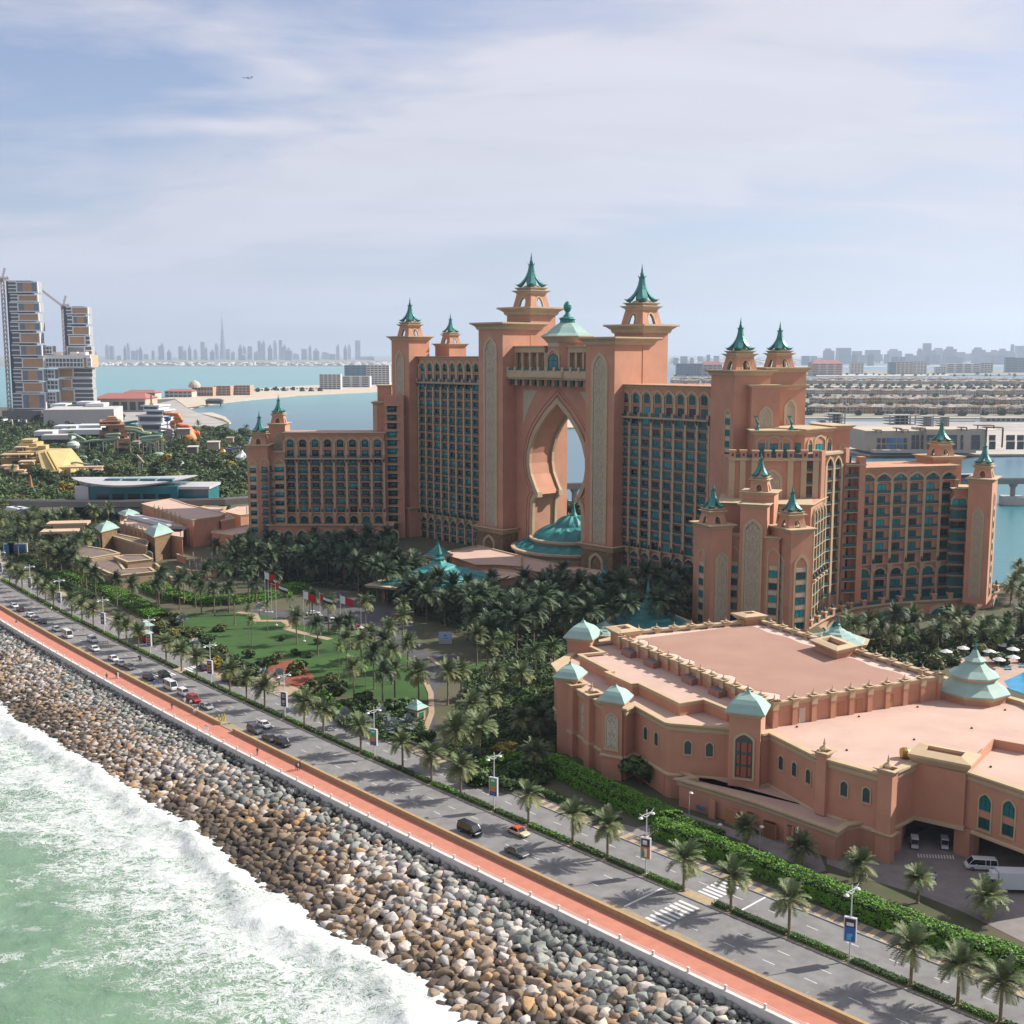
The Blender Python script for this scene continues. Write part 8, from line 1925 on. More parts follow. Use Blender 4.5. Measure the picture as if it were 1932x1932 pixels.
p = G(*Z3(1080, 1605), 0); car('van', 'white', p, R(172), 'white van parked in front of the dark loading dock')
for (x, y, kd, pt, a, lb) in ((655, 1005, 'sedan', 'white', 15, 'farthest white car parked in the hotel forecourt'), (670, 1028, 'suv', 'silver', 15, 'silver car parked behind the farthest white forecourt car'), (740, 1050, 'sedan', 'black', 12, 'black car parked in the hotel forecourt'), (830, 1065, 'suv', 'white', 15, 'white off-road car nearest the silver palms of the forecourt'), (1080, 885, 'sedan', 'grey', 20, 'grey car by the round lawn island'), (1060, 860, 'sedan', 'black', 20, 'black car by the round lawn island')):
    car(kd, pt, G(*Z8(x, y), 0), R(a), lb, 'cars in the hotel forecourt')
for (x, y, lb) in ((1285, 1045, 'left cream taxi with red roof at the hotel entrance'), (1355, 1072, 'right cream taxi with red roof at the hotel entrance'), (980, 1115, 'red roofed taxi under the forecourt palms')): car('sedan', 'cream', G(*Z8(x, y), 0), R(-15), lb, 'taxis at the entrance', 'red')
# white box truck, red white bus
tk = House('truck', G(*Z3(1290, 1790), 0), label='white box truck parked in the service yard at the right edge', cat='truck'); h = tk; Mt = T(G(*Z3(1300, 1790), 0)) @ Matrix.Rotation(R(-4), 4, 'Z')
h.mb('box').box(-1.6, 5.4, -1.2, 1.2, .75, 3.5, 0, Mt); h.mb('cab').add([Mt @ Vector(v) for v in ((-3.6, -1.05, .5), (-3.6, 1.05, .5), (-1.75, 1.05, .5), (-1.75, -1.05, .5), (-3.5, -1.05, 1.5), (-3.5, 1.05, 1.5), (-3.0, -.95, 2.6), (-3.0, .95, 2.6), (-1.75, -.95, 2.6), (-1.75, .95, 2.6))], [(0, 1, 2, 3), (0, 4, 5, 1), (4, 6, 7, 5), (6, 8, 9, 7), (3, 2, 9, 8), (0, 3, 8, 6, 4), (1, 5, 7, 9, 2)])
h.mb('windscreen').box(-3.42, -3.15, -.85, .85, 1.6, 2.4, 0, Mt); h.mb('side_window').box(-3.1, -2.1, -1.07, -1.0, 1.55, 2.3, 0, Mt); h.mb('chassis').box(-3.4, 5.2, -.8, .8, .4, .75, 0, Mt); h.mb('fairing').box(-2.6, -1.7, -.85, .85, 2.6, 3.2, 0, Mt)
for x in (-2.7, 3.2, 4.3):
    for sg in (-1, 1): h.mb('wheel').lathe([(.2, -.15), (.45, -.15), (.45, .15), (.2, .15)], 14, M=Mt @ T((x, sg*.98, .45)) @ Matrix.Rotation(R(90), 4, 'X'))
W_ = [PAINT['white']]; h.done({'box': [mat('truck_box', (0.6, 0.62, 0.64), 0.6)], 'cab': W_, 'windscreen': [CGL], 'side_window': [CGL], 'chassis': [TYRE], 'fairing': W_, 'wheel': [TYRE]})
q = G(*BQ(975, 500), 0); s_, o_ = near_s(q); bs_ = House('bus', RD(s_, 7.2), label='red and white bus on the inner carriageway by the zebra crossing', cat='bus'); Mt = T(RD(s_, 7.2)) @ Matrix.Rotation(RDang(s_), 4, 'Z'); h = bs_
h.mb('body').box(-4.5, 4.5, -1.2, 1.2, .4, 2.0, 0, Mt); h.mb('window_band').box(-4.45, 4.45, -1.18, 1.18, 2.0, 2.8, 0, Mt); h.mb('roof').box(-4.5, 4.5, -1.2, 1.2, 2.8, 3.1, 0, Mt)
for x in (-3, 3):
    for sg in (-1, 1): h.mb('wheel').lathe([(.2, -.15), (.48, -.15), (.48, .15), (.2, .15)], 14, M=Mt @ T((x, sg*1.1, .48)) @ Matrix.Rotation(R(90), 4, 'X'))
h.done({'body': [PAINT['red']], 'window_band': [CGL], 'roof': W_, 'wheel': [TYRE]})
for i, (x, y) in enumerate(((515, 1420), (770, 1425))):
    p = G(*Z3(x, y), 0); gc = House('golf_cart', p, label=('left' if i == 0 else 'right')+' white roofed golf cart parked in the dark dock', cat='golf cart', group='golf carts'); Mt = T(p) @ Matrix.Rotation(R(75), 4, 'Z'); h = gc
    h.mb('body').box(-1.2, 1.2, -.6, .6, .3, .75, 0, Mt); h.mb('roof').box(-1.1, 1.2, -.62, .62, 1.85, 1.95, 0, Mt); h.mb('seat').box(-.5, .1, -.5, .5, .75, 1.0, 0, Mt); h.mb('seat').box(-.6, -.5, -.5, .5, 1.0, 1.4, 0, Mt)
    for x_ in (-1.0, 1.0):
        for sg in (-1, 1): h.mb('post').bar(Mt @ Vector((x_, sg*.55, .7)), Mt @ Vector((x_, sg*.55, 1.86)), .05); h.mb('wheel').lathe([(.1, -.1), (.26, -.1), (.26, .1), (.1, .1)], 10, M=Mt @ T((x_*.75, sg*.6, .26)) @ Matrix.Rotation(R(90), 4, 'X'))
    h.done({'body': W_, 'roof': W_, 'seat': [PAINT['black']], 'post': [RIM], 'wheel': [TYRE]})
# street lamps with curled double arms and advert boxes
LMP = mat('lamp_white', (0.62, 0.62, 0.60), 0.5); k = MB(); k.lathe([(.32, 0), (.30, .25), (.13, .4), (.12, 3), (.08, 11.0), (.11, 11.05), (.05, 11.3)], 10); LPM = k.mesh('pole', [LMP])
k = MB(); k.tube([(0, 0, 10.0), (.5, 0, 10.15), (1.0, 0, 10.5), (1.5, 0, 10.75), (1.9, 0, 11.1)], [.07, .06, .06, .05, .02], 6); k.tube([(0, 0, 10.5), (.7, 0, 10.55), (1.35, 0, 10.3)], [.05, .05, .05], 6); LAM = k.mesh('arm', [LMP])
k = MB(); k.lathe([(.12, .16), (.30, .05), (.42, -.10), (.30, -.16), (.1, -.2)], 10, (1.5, 0), M=T((0, 0, 10.25))); LHM = k.mesh('lamp_head', [LMP])
def ad_mesh(style):
    k = MB(); k.box(-.85, .85, -.26, .26, 0, 3.6, 0)
    for sg in (-1, 1):
        y = sg*.265; f = lambda x0, x1, z0, z1, mi, d=0: k.box(x0, x1, min(y, y+sg*(.01+d)), max(y, y+sg*(.01+d)), z0, z1, mi)
        f(-.72, .72, .15, 3.45, 1)
        if style == 'black':
            for i, (w, z) in enumerate(((.5, 2.9), (.35, 2.6), (.45, 2.3), (.3, 1.5), (.5, 1.25), (.4, 1.0), (.3, .6))): f(-w, w, z, z+.12, 2, .012)
        elif style == 'orange': f(-.5, .5, 1.9, 2.4, 3, .012); f(-.55, .55, 1.2, 1.6, 3, .012); f(-.45, .45, 2.9, 3.05, 2, .012); f(-.4, .4, .7, .85, 2, .012)
        elif style == 'blue': f(-.72, .72, .15, 2.2, 4, .01); f(-.4, .2, .3, 1.2, 5, .02); f(-.1, .4, .9, 1.3, 5, .022); f(-.5, .5, 2.4, 2.9, 2, .012)
        elif style == 'food': f(-.72, .72, .15, 2.1, 3, .01); f(-.2, .3, .4, 1.8, 2, .02); f(-.6, -.1, .3, 1.3, 6, .022); f(-.45, .3, 2.6, 3.2, 2, .012); f(-.45, .35, 2.45, 2.55, 2, .012)
        elif style == 'green': f(-.72, .72, 1.7, 3.45, 6, .01); f(-.6, .6, .9, 1.9, 3, .02); f(-.5, .5, .3, .8, 4, .015); f(-.4, .4, 2.9, 3.2, 2, .02)
    return k.mesh('advert_box', [mat('ad_case', (0.5, 0.5, 0.55), 0.5), mat('ad_dark', (0.02, 0.018, 0.03), 0.4), mat('ad_white', (0.7, 0.7, 0.7), 0.5), mat('ad_orange', (0.55, 0.17, 0.03), 0.5), mat('ad_blue', (0.02, 0.12, 0.40), 0.5), mat('ad_cyan', (0.1, 0.4, 0.6), 0.5), mat('ad_green', (0.05, 0.30, 0.10), 0.5)])
ADS = {s: ad_mesh(s) for s in ('black', 'orange', 'blue', 'food', 'green')}
STY = ['blue', 'food', 'green', 'green', 'black', 'orange', 'orange', 'black', 'black', 'black', 'black']
for i, q in enumerate(MEDL):
    s_, _ = near_s(G(*q)); e = empty('street_lamp', RD(s_, 1.1, 0.14), RDang(s_)+R(90), label=ORD[i]+' double armed street lamp with an advert box, counted from the right', cat='street lamp', group='street lamps on the median')
    inst('pole', LPM, e)
    for a in (0, math.pi): inst('arm', LAM, e, rot=(0, 0, a)); inst('lamp_head', LHM, e, rot=(0, 0, a))
    inst('advert_box', ADS[STY[i]], e, (.1, 0, 2.9), (0, 0, R(90)+0.35))
for i, q in enumerate((Z4(1010, 965), Z4(1260, 1090), Z4(1612, 1205))):
    e = empty('lane_lamp', G(*q, 0), 0, label=('left', 'middle', 'right')[i]+' small white lamp post on the service lane', cat='lamp post', group='lane lamps'); inst('pole', LPM, e, sc=(.5, .5, (.52, .22, .40)[i])); inst('lamp_head', LHM, e, loc=(-1.2, 0, (5.6, 2.3, 4.3)[i]-10.2))
# barrier arm at the lane mouth
a, c = G(*Z4(825, 965), .9), G(*Z4(650, 1095), 1.2); k = MB(); k.bar((0, 0, 0), c-a, .12); k.box(-.3, .3, -.3, .3, -.9, .2); o = k.build('barrier', LMP, label='white lifting barrier across the lane mouth', cat='barrier'); o.location = a
# small gate house and bus stop kiosk
def kiosk(u, v, w, hh, label, zc, m0):
    p = G(u, v, 0); e = House('kiosk', p, label=label, cat='kiosk'); M = T(p) @ Matrix.Rotation(R(-38), 4, 'Z'); e.mb('wall').box(-w*.7, w*.7, -w*.7, w*.7, 0, hh, 0, M); e.mb('cornice').frustum((0, 0), w*.75, w*1.0, hh-.1, hh+.5, 0, M)
    e.mb('hip_roof').frustum((0, 0), w*1.02, w*.35, hh+.5, hh+1.5, 0, M); e.mb('hip_roof').frustum((0, 0), w*.45, .1, hh+1.5, hh+2.3, 0, M); e.mb('opening').box(-w*.72, w*.3, -w*.72, -w*.7, .9, hh*.8, 0, M); e.mb('opening').box(w*.7, w*.72, -w*.4, w*.4, .3, hh*.8, 0, M)
    return e.done({'wall': [m0], 'cornice': [TAN], 'hip_roof': [PALER], 'opening': [GL[1]]})
kiosk(Z8(1440, 1800)[0], Z8(0, 1800)[1], 2.0, 2.6, 'small beige gate house with a pale green roof beside the entrance drive', 0, mat('kiosk_beige', (0.45, 0.33, 0.2), .9)); kiosk(276, 1205, 1.9, 3.6, 'bus stop kiosk with a green hip roof at the crossing', 0, mat('kiosk_glass', (0.05, 0.12, 0.16), .3))
# hotel entrance canopies: broad ribbed teal roofs
def canopy(u, v, z, r, hh, label, n=4, rot=45, body=True, mm=TEALR, base=2.0, skip=False):
    p = G(u, v, z); e = House('teal_pavilion', (p.x, p.y, 0), label=label, cat='pavilion'); M = T((p.x, p.y, 0)) @ Matrix.Rotation(R(rot)-R(45), 4, 'Z'); k = e.mb('canopy_roof'); q = R(45) if n == 4 else 0
    pr = [(1.0, 0), (0.96, .06), (.74, .20), (.70, .30), (.52, .40), (.47, .52), (.30, .62), (.27, .70), (.13, .86), (.10, 1.0)]
    for (a, za), (c, zc) in zip(pr[:-1], pr[1:]): k.frustum((0, 0), r*a, r*c, z+hh*za, z+hh*zc, 0, M, n, q)
    e.mb('fin').lathe([(r*.09, z+hh), (r*.10, z+hh*1.1), (r*.04, z+hh*1.2), (r*.06, z+hh*1.32), (.02, z+hh*1.9)], 8, M=M)
    if body:
        e.mb('slab').frustum((0, 0), r*1.12, r*1.16, z-.9, z-.02, 0, M, n, q)
        for i in range(max(4, n)): a = q+2*math.pi*i/max(4, n); e.mb('column').box(r*.85*math.cos(a)-.7, r*.85*math.cos(a)+.7, r*.85*math.sin(a)-.7, r*.85*math.sin(a)+.7, -.05, z-.9, 0, M)
    for i in range(n*4):
        a = 2*math.pi*i/(n*4)+.1; ra = r*(.80 if n == 4 else .9); t = 0.84/max(abs(math.cos(a)), abs(math.sin(a))) if n == 4 else 1; x_, y_ = math.cos(a)*t, math.sin(a)*t
        if n == 4: e.mb('scallop').bar(M @ Vector((x_*r*.70, y_*r*.70, z+hh*.10)), M @ Vector((x_*r*.56, y_*r*.56, z+hh*.22)), 1.3*r/14, .5*r/14)
    return e.done({'canopy_roof': [mm], 'fin': [COPPER if mm is not PALER else COPPER], 'slab': [TAN], 'column': [STONEB], 'scallop': [mm]})
canopy(828, 1094, 6.6, 23, 7.0, 'broad teal pagoda roof over the hotel drop-off', 4, 20); canopy(826, 1046, 6.5, 5.5, 4.2, 'small teal roof behind the drop-off pagoda', 4, 20); canopy(1140, 1100, 7.6, 5.0, 5.0, 'small dark teal roof right of the round lobby', 4, 20); canopy(1222, 1172, 3.0, 12.0, 7.0, 'teal cone roof among palms behind the pink hall', 8, 0)
canopy(1580, 1206, 2.0, 8.2, 4.0, 'pale green octagonal roof between the hall and the right wing', 8, 0, mm=PALER); canopy(1140, 1190, 3.2, 6.0, 3.0, 'pale round roof behind the left dome of the hall', 10, 0, mm=PALER)
# flags
FL = [(294, 680, 985, 0), (318, 705, 985, 1), (340, 735, 985, 2), (377, 760, 1085, 1), (587, 825, 1205, 0), (711, 843, 1210, 1), (865, 857, 1245, 0), (1017, 888, 1095, 1)]
def flag_mesh(v):
    k = MB(); n = 8
    for r_ in range(3):
        vs = []
        for i in range(n+1):
            x = 3.2*i/n; y = .28*math.sin(i*1.1)*i/n; dz = -.9*(i/n)**1.3
            vs += [(x, y, -1.8*r_/3+dz), (x, y, -1.8*(r_+1)/3+dz)]
        for i in range(n): k.add([vs[2*i], vs[2*i+2], vs[2*i+3], vs[2*i+1]], [(0, 1, 2, 3)], (0 if i < 3 else 1) if v == 0 else ((1 if i < 2 else (2, 0, 3)[r_]) if v == 1 else (1, 0, 1)[r_]))
    m = k.mesh('flag', [mat('flag_white', (.7, .7, .7), .8), mat('flag_red', (.42, .015, .02), .8), mat('flag_green', (.02, .16, .05), .8), mat('flag_black', (.02, .02, .02), .8)]); return m
FM = [flag_mesh(i) for i in range(3)]
for i, (x, y0, y1, v) in enumerate(FL):
    p = G(*Z8(x, y1), 0); zt = ZAT(Z8(0, y0)[1], p.y); e = empty('flagpole', p, label=ORD[i]+' flagpole on the lawn from the left, flag '+('white and red', 'red, green, white and black', 'red and white striped')[v], cat='flagpole', group='flagpoles on the lawn')
    k = MB(); k.lathe([(.5, 0), (.45, .2), (.07, .3), (.05, zt), (.1, zt+.05), (.02, zt+.25)], 8); k.build('pole', LMP, e); inst('flag', FM[v], e, (.08, 0, zt-.1), (0, 0, -.3), 1.25)
# people on the promenade and the yard
SKIN = mat('skin', (.30, .17, .11), .7)
def person(p, ang, top, leg, label, hair=(.02, .015, .01), robe=False, walk=0.25):
    import bmesh
    e = empty('person', p, ang, label=label, cat='person'); P = [(0, 0, .95), (0, 0, 1.18), (0, 0, 1.42), (0, 0, 1.53), (0, .01, 1.62), (0, .02, 1.74), (.19, 0, 1.42), (.27, .05, 1.14), (.26, .16, .92), (-.19, 0, 1.42), (-.27, -.05, 1.14), (-.26, .06, .90), (.10, 0, .92), (.11, walk*.5, .50), (.11, walk*.55-.1, .07), (.11, walk*.55+.08, .03), (-.10, 0, .92), (-.11, -walk*.4, .50), (-.11, -walk, .09), (-.11, -walk+.15, .03)]
    E = [(0, 1), (1, 2), (2, 3), (3, 4), (4, 5), (2, 6), (6, 7), (7, 8), (2, 9), (9, 10), (10, 11), (0, 12), (12, 13), (13, 14), (14, 15), (0, 16), (16, 17), (17, 18), (18, 19)]
    rad = [.15, .13, .14, .055, .095, .09, .065, .05, .035, .065, .05, .035, .095, .065, .045, .04, .095, .065, .045, .04]
    me = bpy.data.meshes.new('body'); me.from_pydata(P, E, []); o = bpy.data.objects.new('body', me); COL.objects.link(o); o.parent = e
    md = o.modifiers.new('skin', 'SKIN'); sk = me.skin_vertices[0].data if me.skin_vertices else None
    if sk is None:
        bm = bmesh.new(); bm.from_mesh(me); bm.verts.layers.skin.verify(); bm.to_mesh(me); bm.free(); sk = me.skin_vertices[0].data
    for i, r in enumerate(rad): sk[i].radius = (r, r*.8 if i < 3 else r)
    sk[0].use_root = True; o.modifiers.new('sub', 'SUBSURF').render_levels = 1
    m = bpy.data.materials.new('clothed'); m.use_nodes = True; kk = NB(m.node_tree); tcx = kk.n('ShaderNodeTexCoord'); sx = kk.n('ShaderNodeSeparateXYZ'); kk.l(tcx.outputs['Object'], sx.inputs[0])
    c = kk.mix(kk.math('GREATER_THAN', sx.outputs[2], .95), leg, top); c = kk.mix(kk.math('GREATER_THAN', sx.outputs[2], 1.50), c, (.30, .17, .11)); kk.l(c, m.node_tree.nodes['Principled BSDF'].inputs['Base Color']); me.materials.append(m)
    k = MB(); k.lathe([(.03, 1.60), (.112, 1.64), (.118, 1.74), (.08, 1.83), (.01, 1.85)], 10, (0, -.02)); k.build('hair', mat('hair_%.2f' % hair[0], hair, .8), e)
    if robe: k = MB(); k.lathe([(.24, .08), (.20, .6), (.17, 1.0), (.17, 1.3), (.10, 1.46)], 12); k.build('robe', mat('robe_%.1f_%.1f' % (top[0], top[2]), top, .85), e)
    return e
WHC, BKC, DKC, BLC = (.6, .6, .62), (.02, .02, .025), (.05, .05, .07), (.03, .10, .38)
for (x, y, t, l, lb, rb) in ((112, 398, BKC, WHC, 'person in a black top and white trousers far along the promenade', 0), (728, 768, BKC, BKC, 'person in black by the seawall left of two strollers', 0), (793, 758, BKC, DKC, 'person in dark clothes strolling beside one in white', 0), (802, 756, WHC, WHC, 'person in a white robe and cap strolling on the promenade', 1), (1048, 808, BLC, BLC, 'person in blue on the roadside before the minibus', 0), (1172, 970, BKC, DKC, 'person in black running on the promenade below the red car', 0), (1326, 1008, WHC, (.25, .2, .2), 'person in a white shirt by the gap in the wall', 0), (1345, 990, WHC, DKC, 'person in white leaning on the wall near the red car', 0), (1258, 925, WHC, WHC, 'person in white standing left of the red car', 0), (1300, 940, WHC, DKC, 'person in white standing in front of the red car', 0), (1402, 1128, WHC, WHC, 'left person of a pair in white walking by the seawall', 0), (1412, 1136, (.5, .55, .6), WHC, 'right person of a pair in white walking by the seawall', 0), (1754, 1282, BKC, DKC, 'person in black standing alone in the middle of the promenade', 0)):
    o_z = .25; p = G(*BQ(x, y), o_z); s_, o_ = near_s(p); p.z = .25 if o_ < -13.2 else .01; person(p, RDang(s_)+R(70), t, l, lb, robe=bool(rb))
for (x, y, t, l, lb) in ((1262, 262, BKC, BKC, 'left person of three in black on the near promenade'), (1278, 256, BKC, BKC, 'right person of three in black on the near promenade'), (1270, 262, WHC, BKC, 'middle person in a pale top between two in black')):
    p = G((x/1.2075)*.535, (2500+y/1.2075)*.535, .25); p.z = .25; person(p, R(120), t, l, lb)
person(G(*Z3(693, 1720), 0), R(200), (.40, .45, .62), BKC, 'guard in a pale blue shirt standing in the service yard')
for (x, y, lb) in ((510, 785, 'worker in a yellow vest on the road, left of the other'), (702, 798, 'worker in a yellow vest beside the median')): p = G((x/3.864)*.535, (1950+y/3.864)*.535, 0); person(p, 1, (.35, .62, .03), (.05, .06, .05), lb)
# bollards in the wall gap, cones, motorbike
k = MB(); k.lathe([(.22, 0), (.20, .1), (.13, .12), (.13, 1.1), (.09, 1.2), (.01, 1.24)], 10); BOL = k.mesh('bollard', [mat('bollard_yellow', (.50, .42, .01), .6)])
for i, x in enumerate((1492, 1512, 1530)): inst('bollard', BOL, None, G(*BQ(x, 1048-i*2), 0)+Vector((0, 0, .01)), sc=(1.3, 1.3, 1.3), label=('left', 'middle', 'right')[i]+' yellow bollard in the gap of the ochre wall', cat='bollard', group='bollards in the gap')
k = MB(); k.box(-.2, .2, -.2, .2, 0, .04); k.lathe([(.15, .04), (.09, .35), (.03, .75)], 10); CON = k.mesh('traffic_cone', [mat('cone_orange', (.6, .08, .02), .6)])
for i, (x, y) in enumerate(((435, 690), (625, 795), (912, 820), (1142, 1055), (1465, 1085), (1470, 1235))): inst('traffic_cone', CON, None, G((x/3.864)*.535, (1950+y/3.864)*.535, 0)+Vector((0, 0, .01)), sc=1.2, label=ORD[i]+' orange traffic cone from the left on the road', cat='traffic cone', group='traffic cones')
p = G(*BQ(956, 638), 0); s_, o_ = near_s(p); e = House('motorbike', RD(s_, o_), label='dark motorbike with a rider on the near carriageway', cat='motorbike'); M = T(RD(s_, o_)) @ Matrix.Rotation(RDang(s_)+math.pi, 4, 'Z')
for x in (-.65, .65): e.mb('wheel').lathe([(.2, -.06), (.32, -.06), (.32, .06), (.2, .06)], 12, M=M @ T((x, 0, .32)) @ Matrix.Rotation(R(90), 4, 'X'))
e.mb('frame').bar(M @ Vector((-.6, 0, .4)), M @ Vector((.3, 0, .75)), .22, .3); e.mb('frame').bar(M @ Vector((.65, 0, .32)), M @ Vector((.4, 0, 1.05)), .07); e.mb('top_box').box(-1.0, -.5, -.25, .25, .8, 1.25, 0, M); e.mb('handlebar').bar(M @ Vector((.4, -.35, 1.05)), M @ Vector((.4, .35, 1.05)), .05)
e.done({'wheel': [TYRE], 'frame': [PAINT['black']], 'top_box': [PAINT['black']], 'handlebar': [RIM]}); person(RD(s_, o_)+Vector((0, 0, .02)), RDang(s_)+R(90), BKC, BKC, 'rider in black on the motorbike', walk=.4)
# pool side: umbrellas, loungers, pool
facefix(sheetc('pool_deck', [(1780, 1215), (1990, 1195), (2060, 1300), (1990, 1330), (1880, 1290), (1800, 1250)], -4.26, mat('deck_paving', (.46, .32, .25), .9, .1, .4)))
pw = facefix(sheetc('pool_water', [(1895, 1285), (1932, 1268), (2050, 1262), (2060, 1330), (1960, 1318), (1905, 1300)], -4.22, mat('pool_blue', (.0, .26, .48), .12, .2, .4)))
UM = MB(); UM.lathe([(1.9, 2.35), (1.85, 2.42), (.9, 2.85), (.05, 3.2)], 8); UM = UM.mesh('canopy', [mat('umbrella_white', (.66, .64, .62), .8)]); k = MB(); k.lathe([(.3, 0), (.3, .08), (.04, .1), (.04, 3.1)], 6); UP_ = k.mesh('pole', [LMP])
k = MB(); k.box(-.95, .3, -.33, .33, .25, .36, 0); k.add([(.3, -.33, .36), (.3, .33, .36), (.95, .33, .8), (.95, -.33, .8), (.3, -.33, .26), (.3, .33, .26), (.95, .33, .7), (.95, -.33, .7)], [(0, 1, 2, 3), (4, 7, 6, 5), (0, 3, 7, 4), (1, 5, 6, 2), (2, 6, 7, 3), (0, 4, 5, 1)]); 
for x in (-.8, .2): k.box(x, x+.08, -.3, .3, 0, .25)
LNG = k.mesh('lounger', [mat('lounger_blue', (.03, .28, .42), .7)]); Z6 = lambda x, y: ((3211+x/4.83)*.535, (2150+y/4.83)*.535)
for i, (x, y) in enumerate(((600, 850), (890, 790), (1150, 760), (1340, 850), (1480, 900), (1500, 990), (1745, 950), (1740, 810), (1590, 740))):
    p = G(*Z6(x, y), -4.25); e = empty('parasol', p, label=ORD[i]+' white parasol from the left beside the pool', cat='parasol', group='parasols by the pool'); inst('canopy', UM, e); inst('pole', UP_, e)
    for j in range(2): inst('lounger', LNG, None, p+Vector((1.6+j*1.1, -1.5, 0)), (0, 0, R(70)), label='blue sun lounger beside a white parasol at the pool', cat='sun lounger', group='loungers by the pool')
k = MB(); k.lathe([(.25, 0), (.25, .05), (.05, .1), (.06, 1.2), (.34, 1.3), (.20, 2.4), (.03, 3.3)], 8); CU = k.mesh('closed_parasol', [mat('parasol_cloth', (.6, .58, .55), .8)])
for i, (x, y) in enumerate(((1253, 850), (1213, 945), (1288, 965), (1345, 910), (1412, 915), (1403, 985), (1458, 835), (1545, 960), (1265, 895))): inst('closed_parasol', CU, None, G(*W3(x, y), 0), label=ORD[i]+' folded white parasol on the walled terrace', cat='parasol', group='folded parasols on the terrace')
# hotel entrance screen, aeroplane
p = G(*Z8(1655, 1225), 0); k = MB(); k.box(-1.9, 1.9, -.2, .2, .8, 3.6, 0); k.box(-1.6, 1.6, -.23, -.2, 1.3, 3.2, 1); k.box(-.8, .9, -.25, -.23, 1.6, 1.75, 2); k.box(-.3, .3, -.25, -.23, 2.4, 2.8, 2); k.box(-1.9, 1.9, -.25, .25, 0, .8, 0); o = k.build('screen_sign', [mat('sign_case', (.4, .4, .45), .6), mat('sign_sky', (.35, .5, .75), .4), mat('sign_ink', (.02, .1, .35), .5)], label='blue and white screen sign beside the entrance drive', cat='sign'); o.location = p
for i, (x, y, w) in enumerate(((125, 1720, 2.4), (235, 1720, 4.2))): p = G(*SP(x, y+50), 0); k = MB(); k.box(-w, w, -.3, .3, 0, 5, 0); k.box(-w*.85, w*.85, -.35, -.3, .8, 4.5, 1); o = k.build('billboard', [mat('board_white', (.6, .58, .55), .7), mat('board_blue', (.02, .13, .33), .5, .5, .3)], label=('small blue billboard among palms at the far left', 'wide blue and white billboard among palms at the far left')[i], cat='billboard'); o.location = p
x, z = HZ(466, 147, 1500); e = House('aeroplane', (x, 1500, z), label='tiny grey airliner high in the sky at upper left', cat='aeroplane'); M = T((x, 1500, z)) @ Matrix.Rotation(R(8), 4, 'Z')
e.mb('fuselage').tube([M @ Vector(v) for v in ((-6, 0, 0), (-5, 0, 0), (4, 0, 0), (6.5, 0, .3))], [.1, .5, .5, .1], 8); e.mb('wing').add([M @ Vector(v) for v in ((-1.5, -.3, -.2), (1.2, -.3, -.2), (3.2, -7, 0), (2.4, -7, 0), (-1.5, .3, -.2), (1.2, .3, -.2), (3.2, 7, 0), (2.4, 7, 0), (0, -.3, -.5), (0, .3, -.5))], [(0, 1, 2, 3), (4, 7, 6, 5), (0, 3, 2, 1, 8), (4, 5, 6, 7, 9)]); e.mb('tail_fin').add([M @ Vector(v) for v in ((4.2, 0, .3), (6.2, 0, .3), (6.8, 0, 2.3), (6.0, 0, 2.3), (5.2, .1, .4))], [(0, 1, 2, 3), (0, 3, 4), (1, 4, 2)])
e.done({'fuselage': [PAINT['silver']], 'wing': [PAINT['silver']], 'tail_fin': [PAINT['grey']]})
# ================================================================ FAR SHORES
def strip_px(name, top, bot, z, m):
    P = ccw([(p[0], p[1]) for p in polyG(top+bot[::-1], z)]); k = MB(); k.prism(P, z-1.5, z); return k.build(name, m, kind='structure')
ZW = -4.6
strip_px('mainland', [(-300, 673.2), (2300, 671.5)], [(-300, 690), (175, 691), (730, 691), (1280, 686), (1620, 684), (2300, 684)], ZW, FARLAND)
strip_px('beach', [(300, 752), (450, 735), (560, 728), (735, 722), (900, 720)], [(352, 772), (400, 762), (450, 756), (560, 746), (735, 738), (900, 737)], ZW+.6, SAND)
strip_px('beach', [(340, 780), (400, 778), (425, 786), (436, 797)], [(365, 806), (385, 806), (400, 804), (436, 798)], ZW+1.2, SAND)
strip_px('beach', [(1020, 792), (1120, 792)], [(1020, 807), (1120, 806)], ZW+.6, SAND)
strip_px('beach', [(1300, 689.5), (1640, 690.5), (1932, 689)], [(1300, 692), (1640, 691.8), (1932, 690)], ZW+.5, SAND)
FR_ = mat('frond_ground', (.30, .265, .20), 1, .0, .02, col2=(.17, .18, .12))
for i, (va, vb, u0) in enumerate(((699, 707.5, 1270), (714.5, 728, 1270), (732, 748, 1270), (750, 767, 1270), (768, 786, 1500))):
    strip_px('palm_island_frond', [(u0, va), (2200, va-1)], [(u0, vb), (2200, vb+1)], ZW+.8, FR_)
    if i != 0: strip_px('beach', [(u0, vb-.2), (2200, vb+.8)], [(u0, vb+2.0), (2200, vb+3.0)], ZW+.5, SAND)
strip_px('beach', [(1535, 705), (1790, 706.5)], [(1540, 709.5), (1790, 709)], ZW+.9, SAND)
strip_px('building_site', [(1530, 795), (2100, 797)], [(1530, 812), (1700, 815), (2100, 830)], ZW+1, GRAYSITE)
strip_px('quay', [(1560, 822), (1622, 812), (2100, 815)], [(1580, 848), (1640, 858), (2100, 856)], ZW+1.2, mat('quay_paving', (.42, .38, .33), .95, .15, .05))
FW = [mat('far_wall_%d' % i, c, .9) for i, c in enumerate(((.46, .38, .28), (.50, .45, .38), (.44, .29, .19), (.52, .36, .16), (.55, .53, .50)))]; FRO = [mat('far_roof_%d' % i, c, .9) for i, c in enumerate(((.30, .20, .15), (.34, .27, .21), (.38, .33, .28)))]; FDK = mat('far_window', (.05, .06, .075), .4)
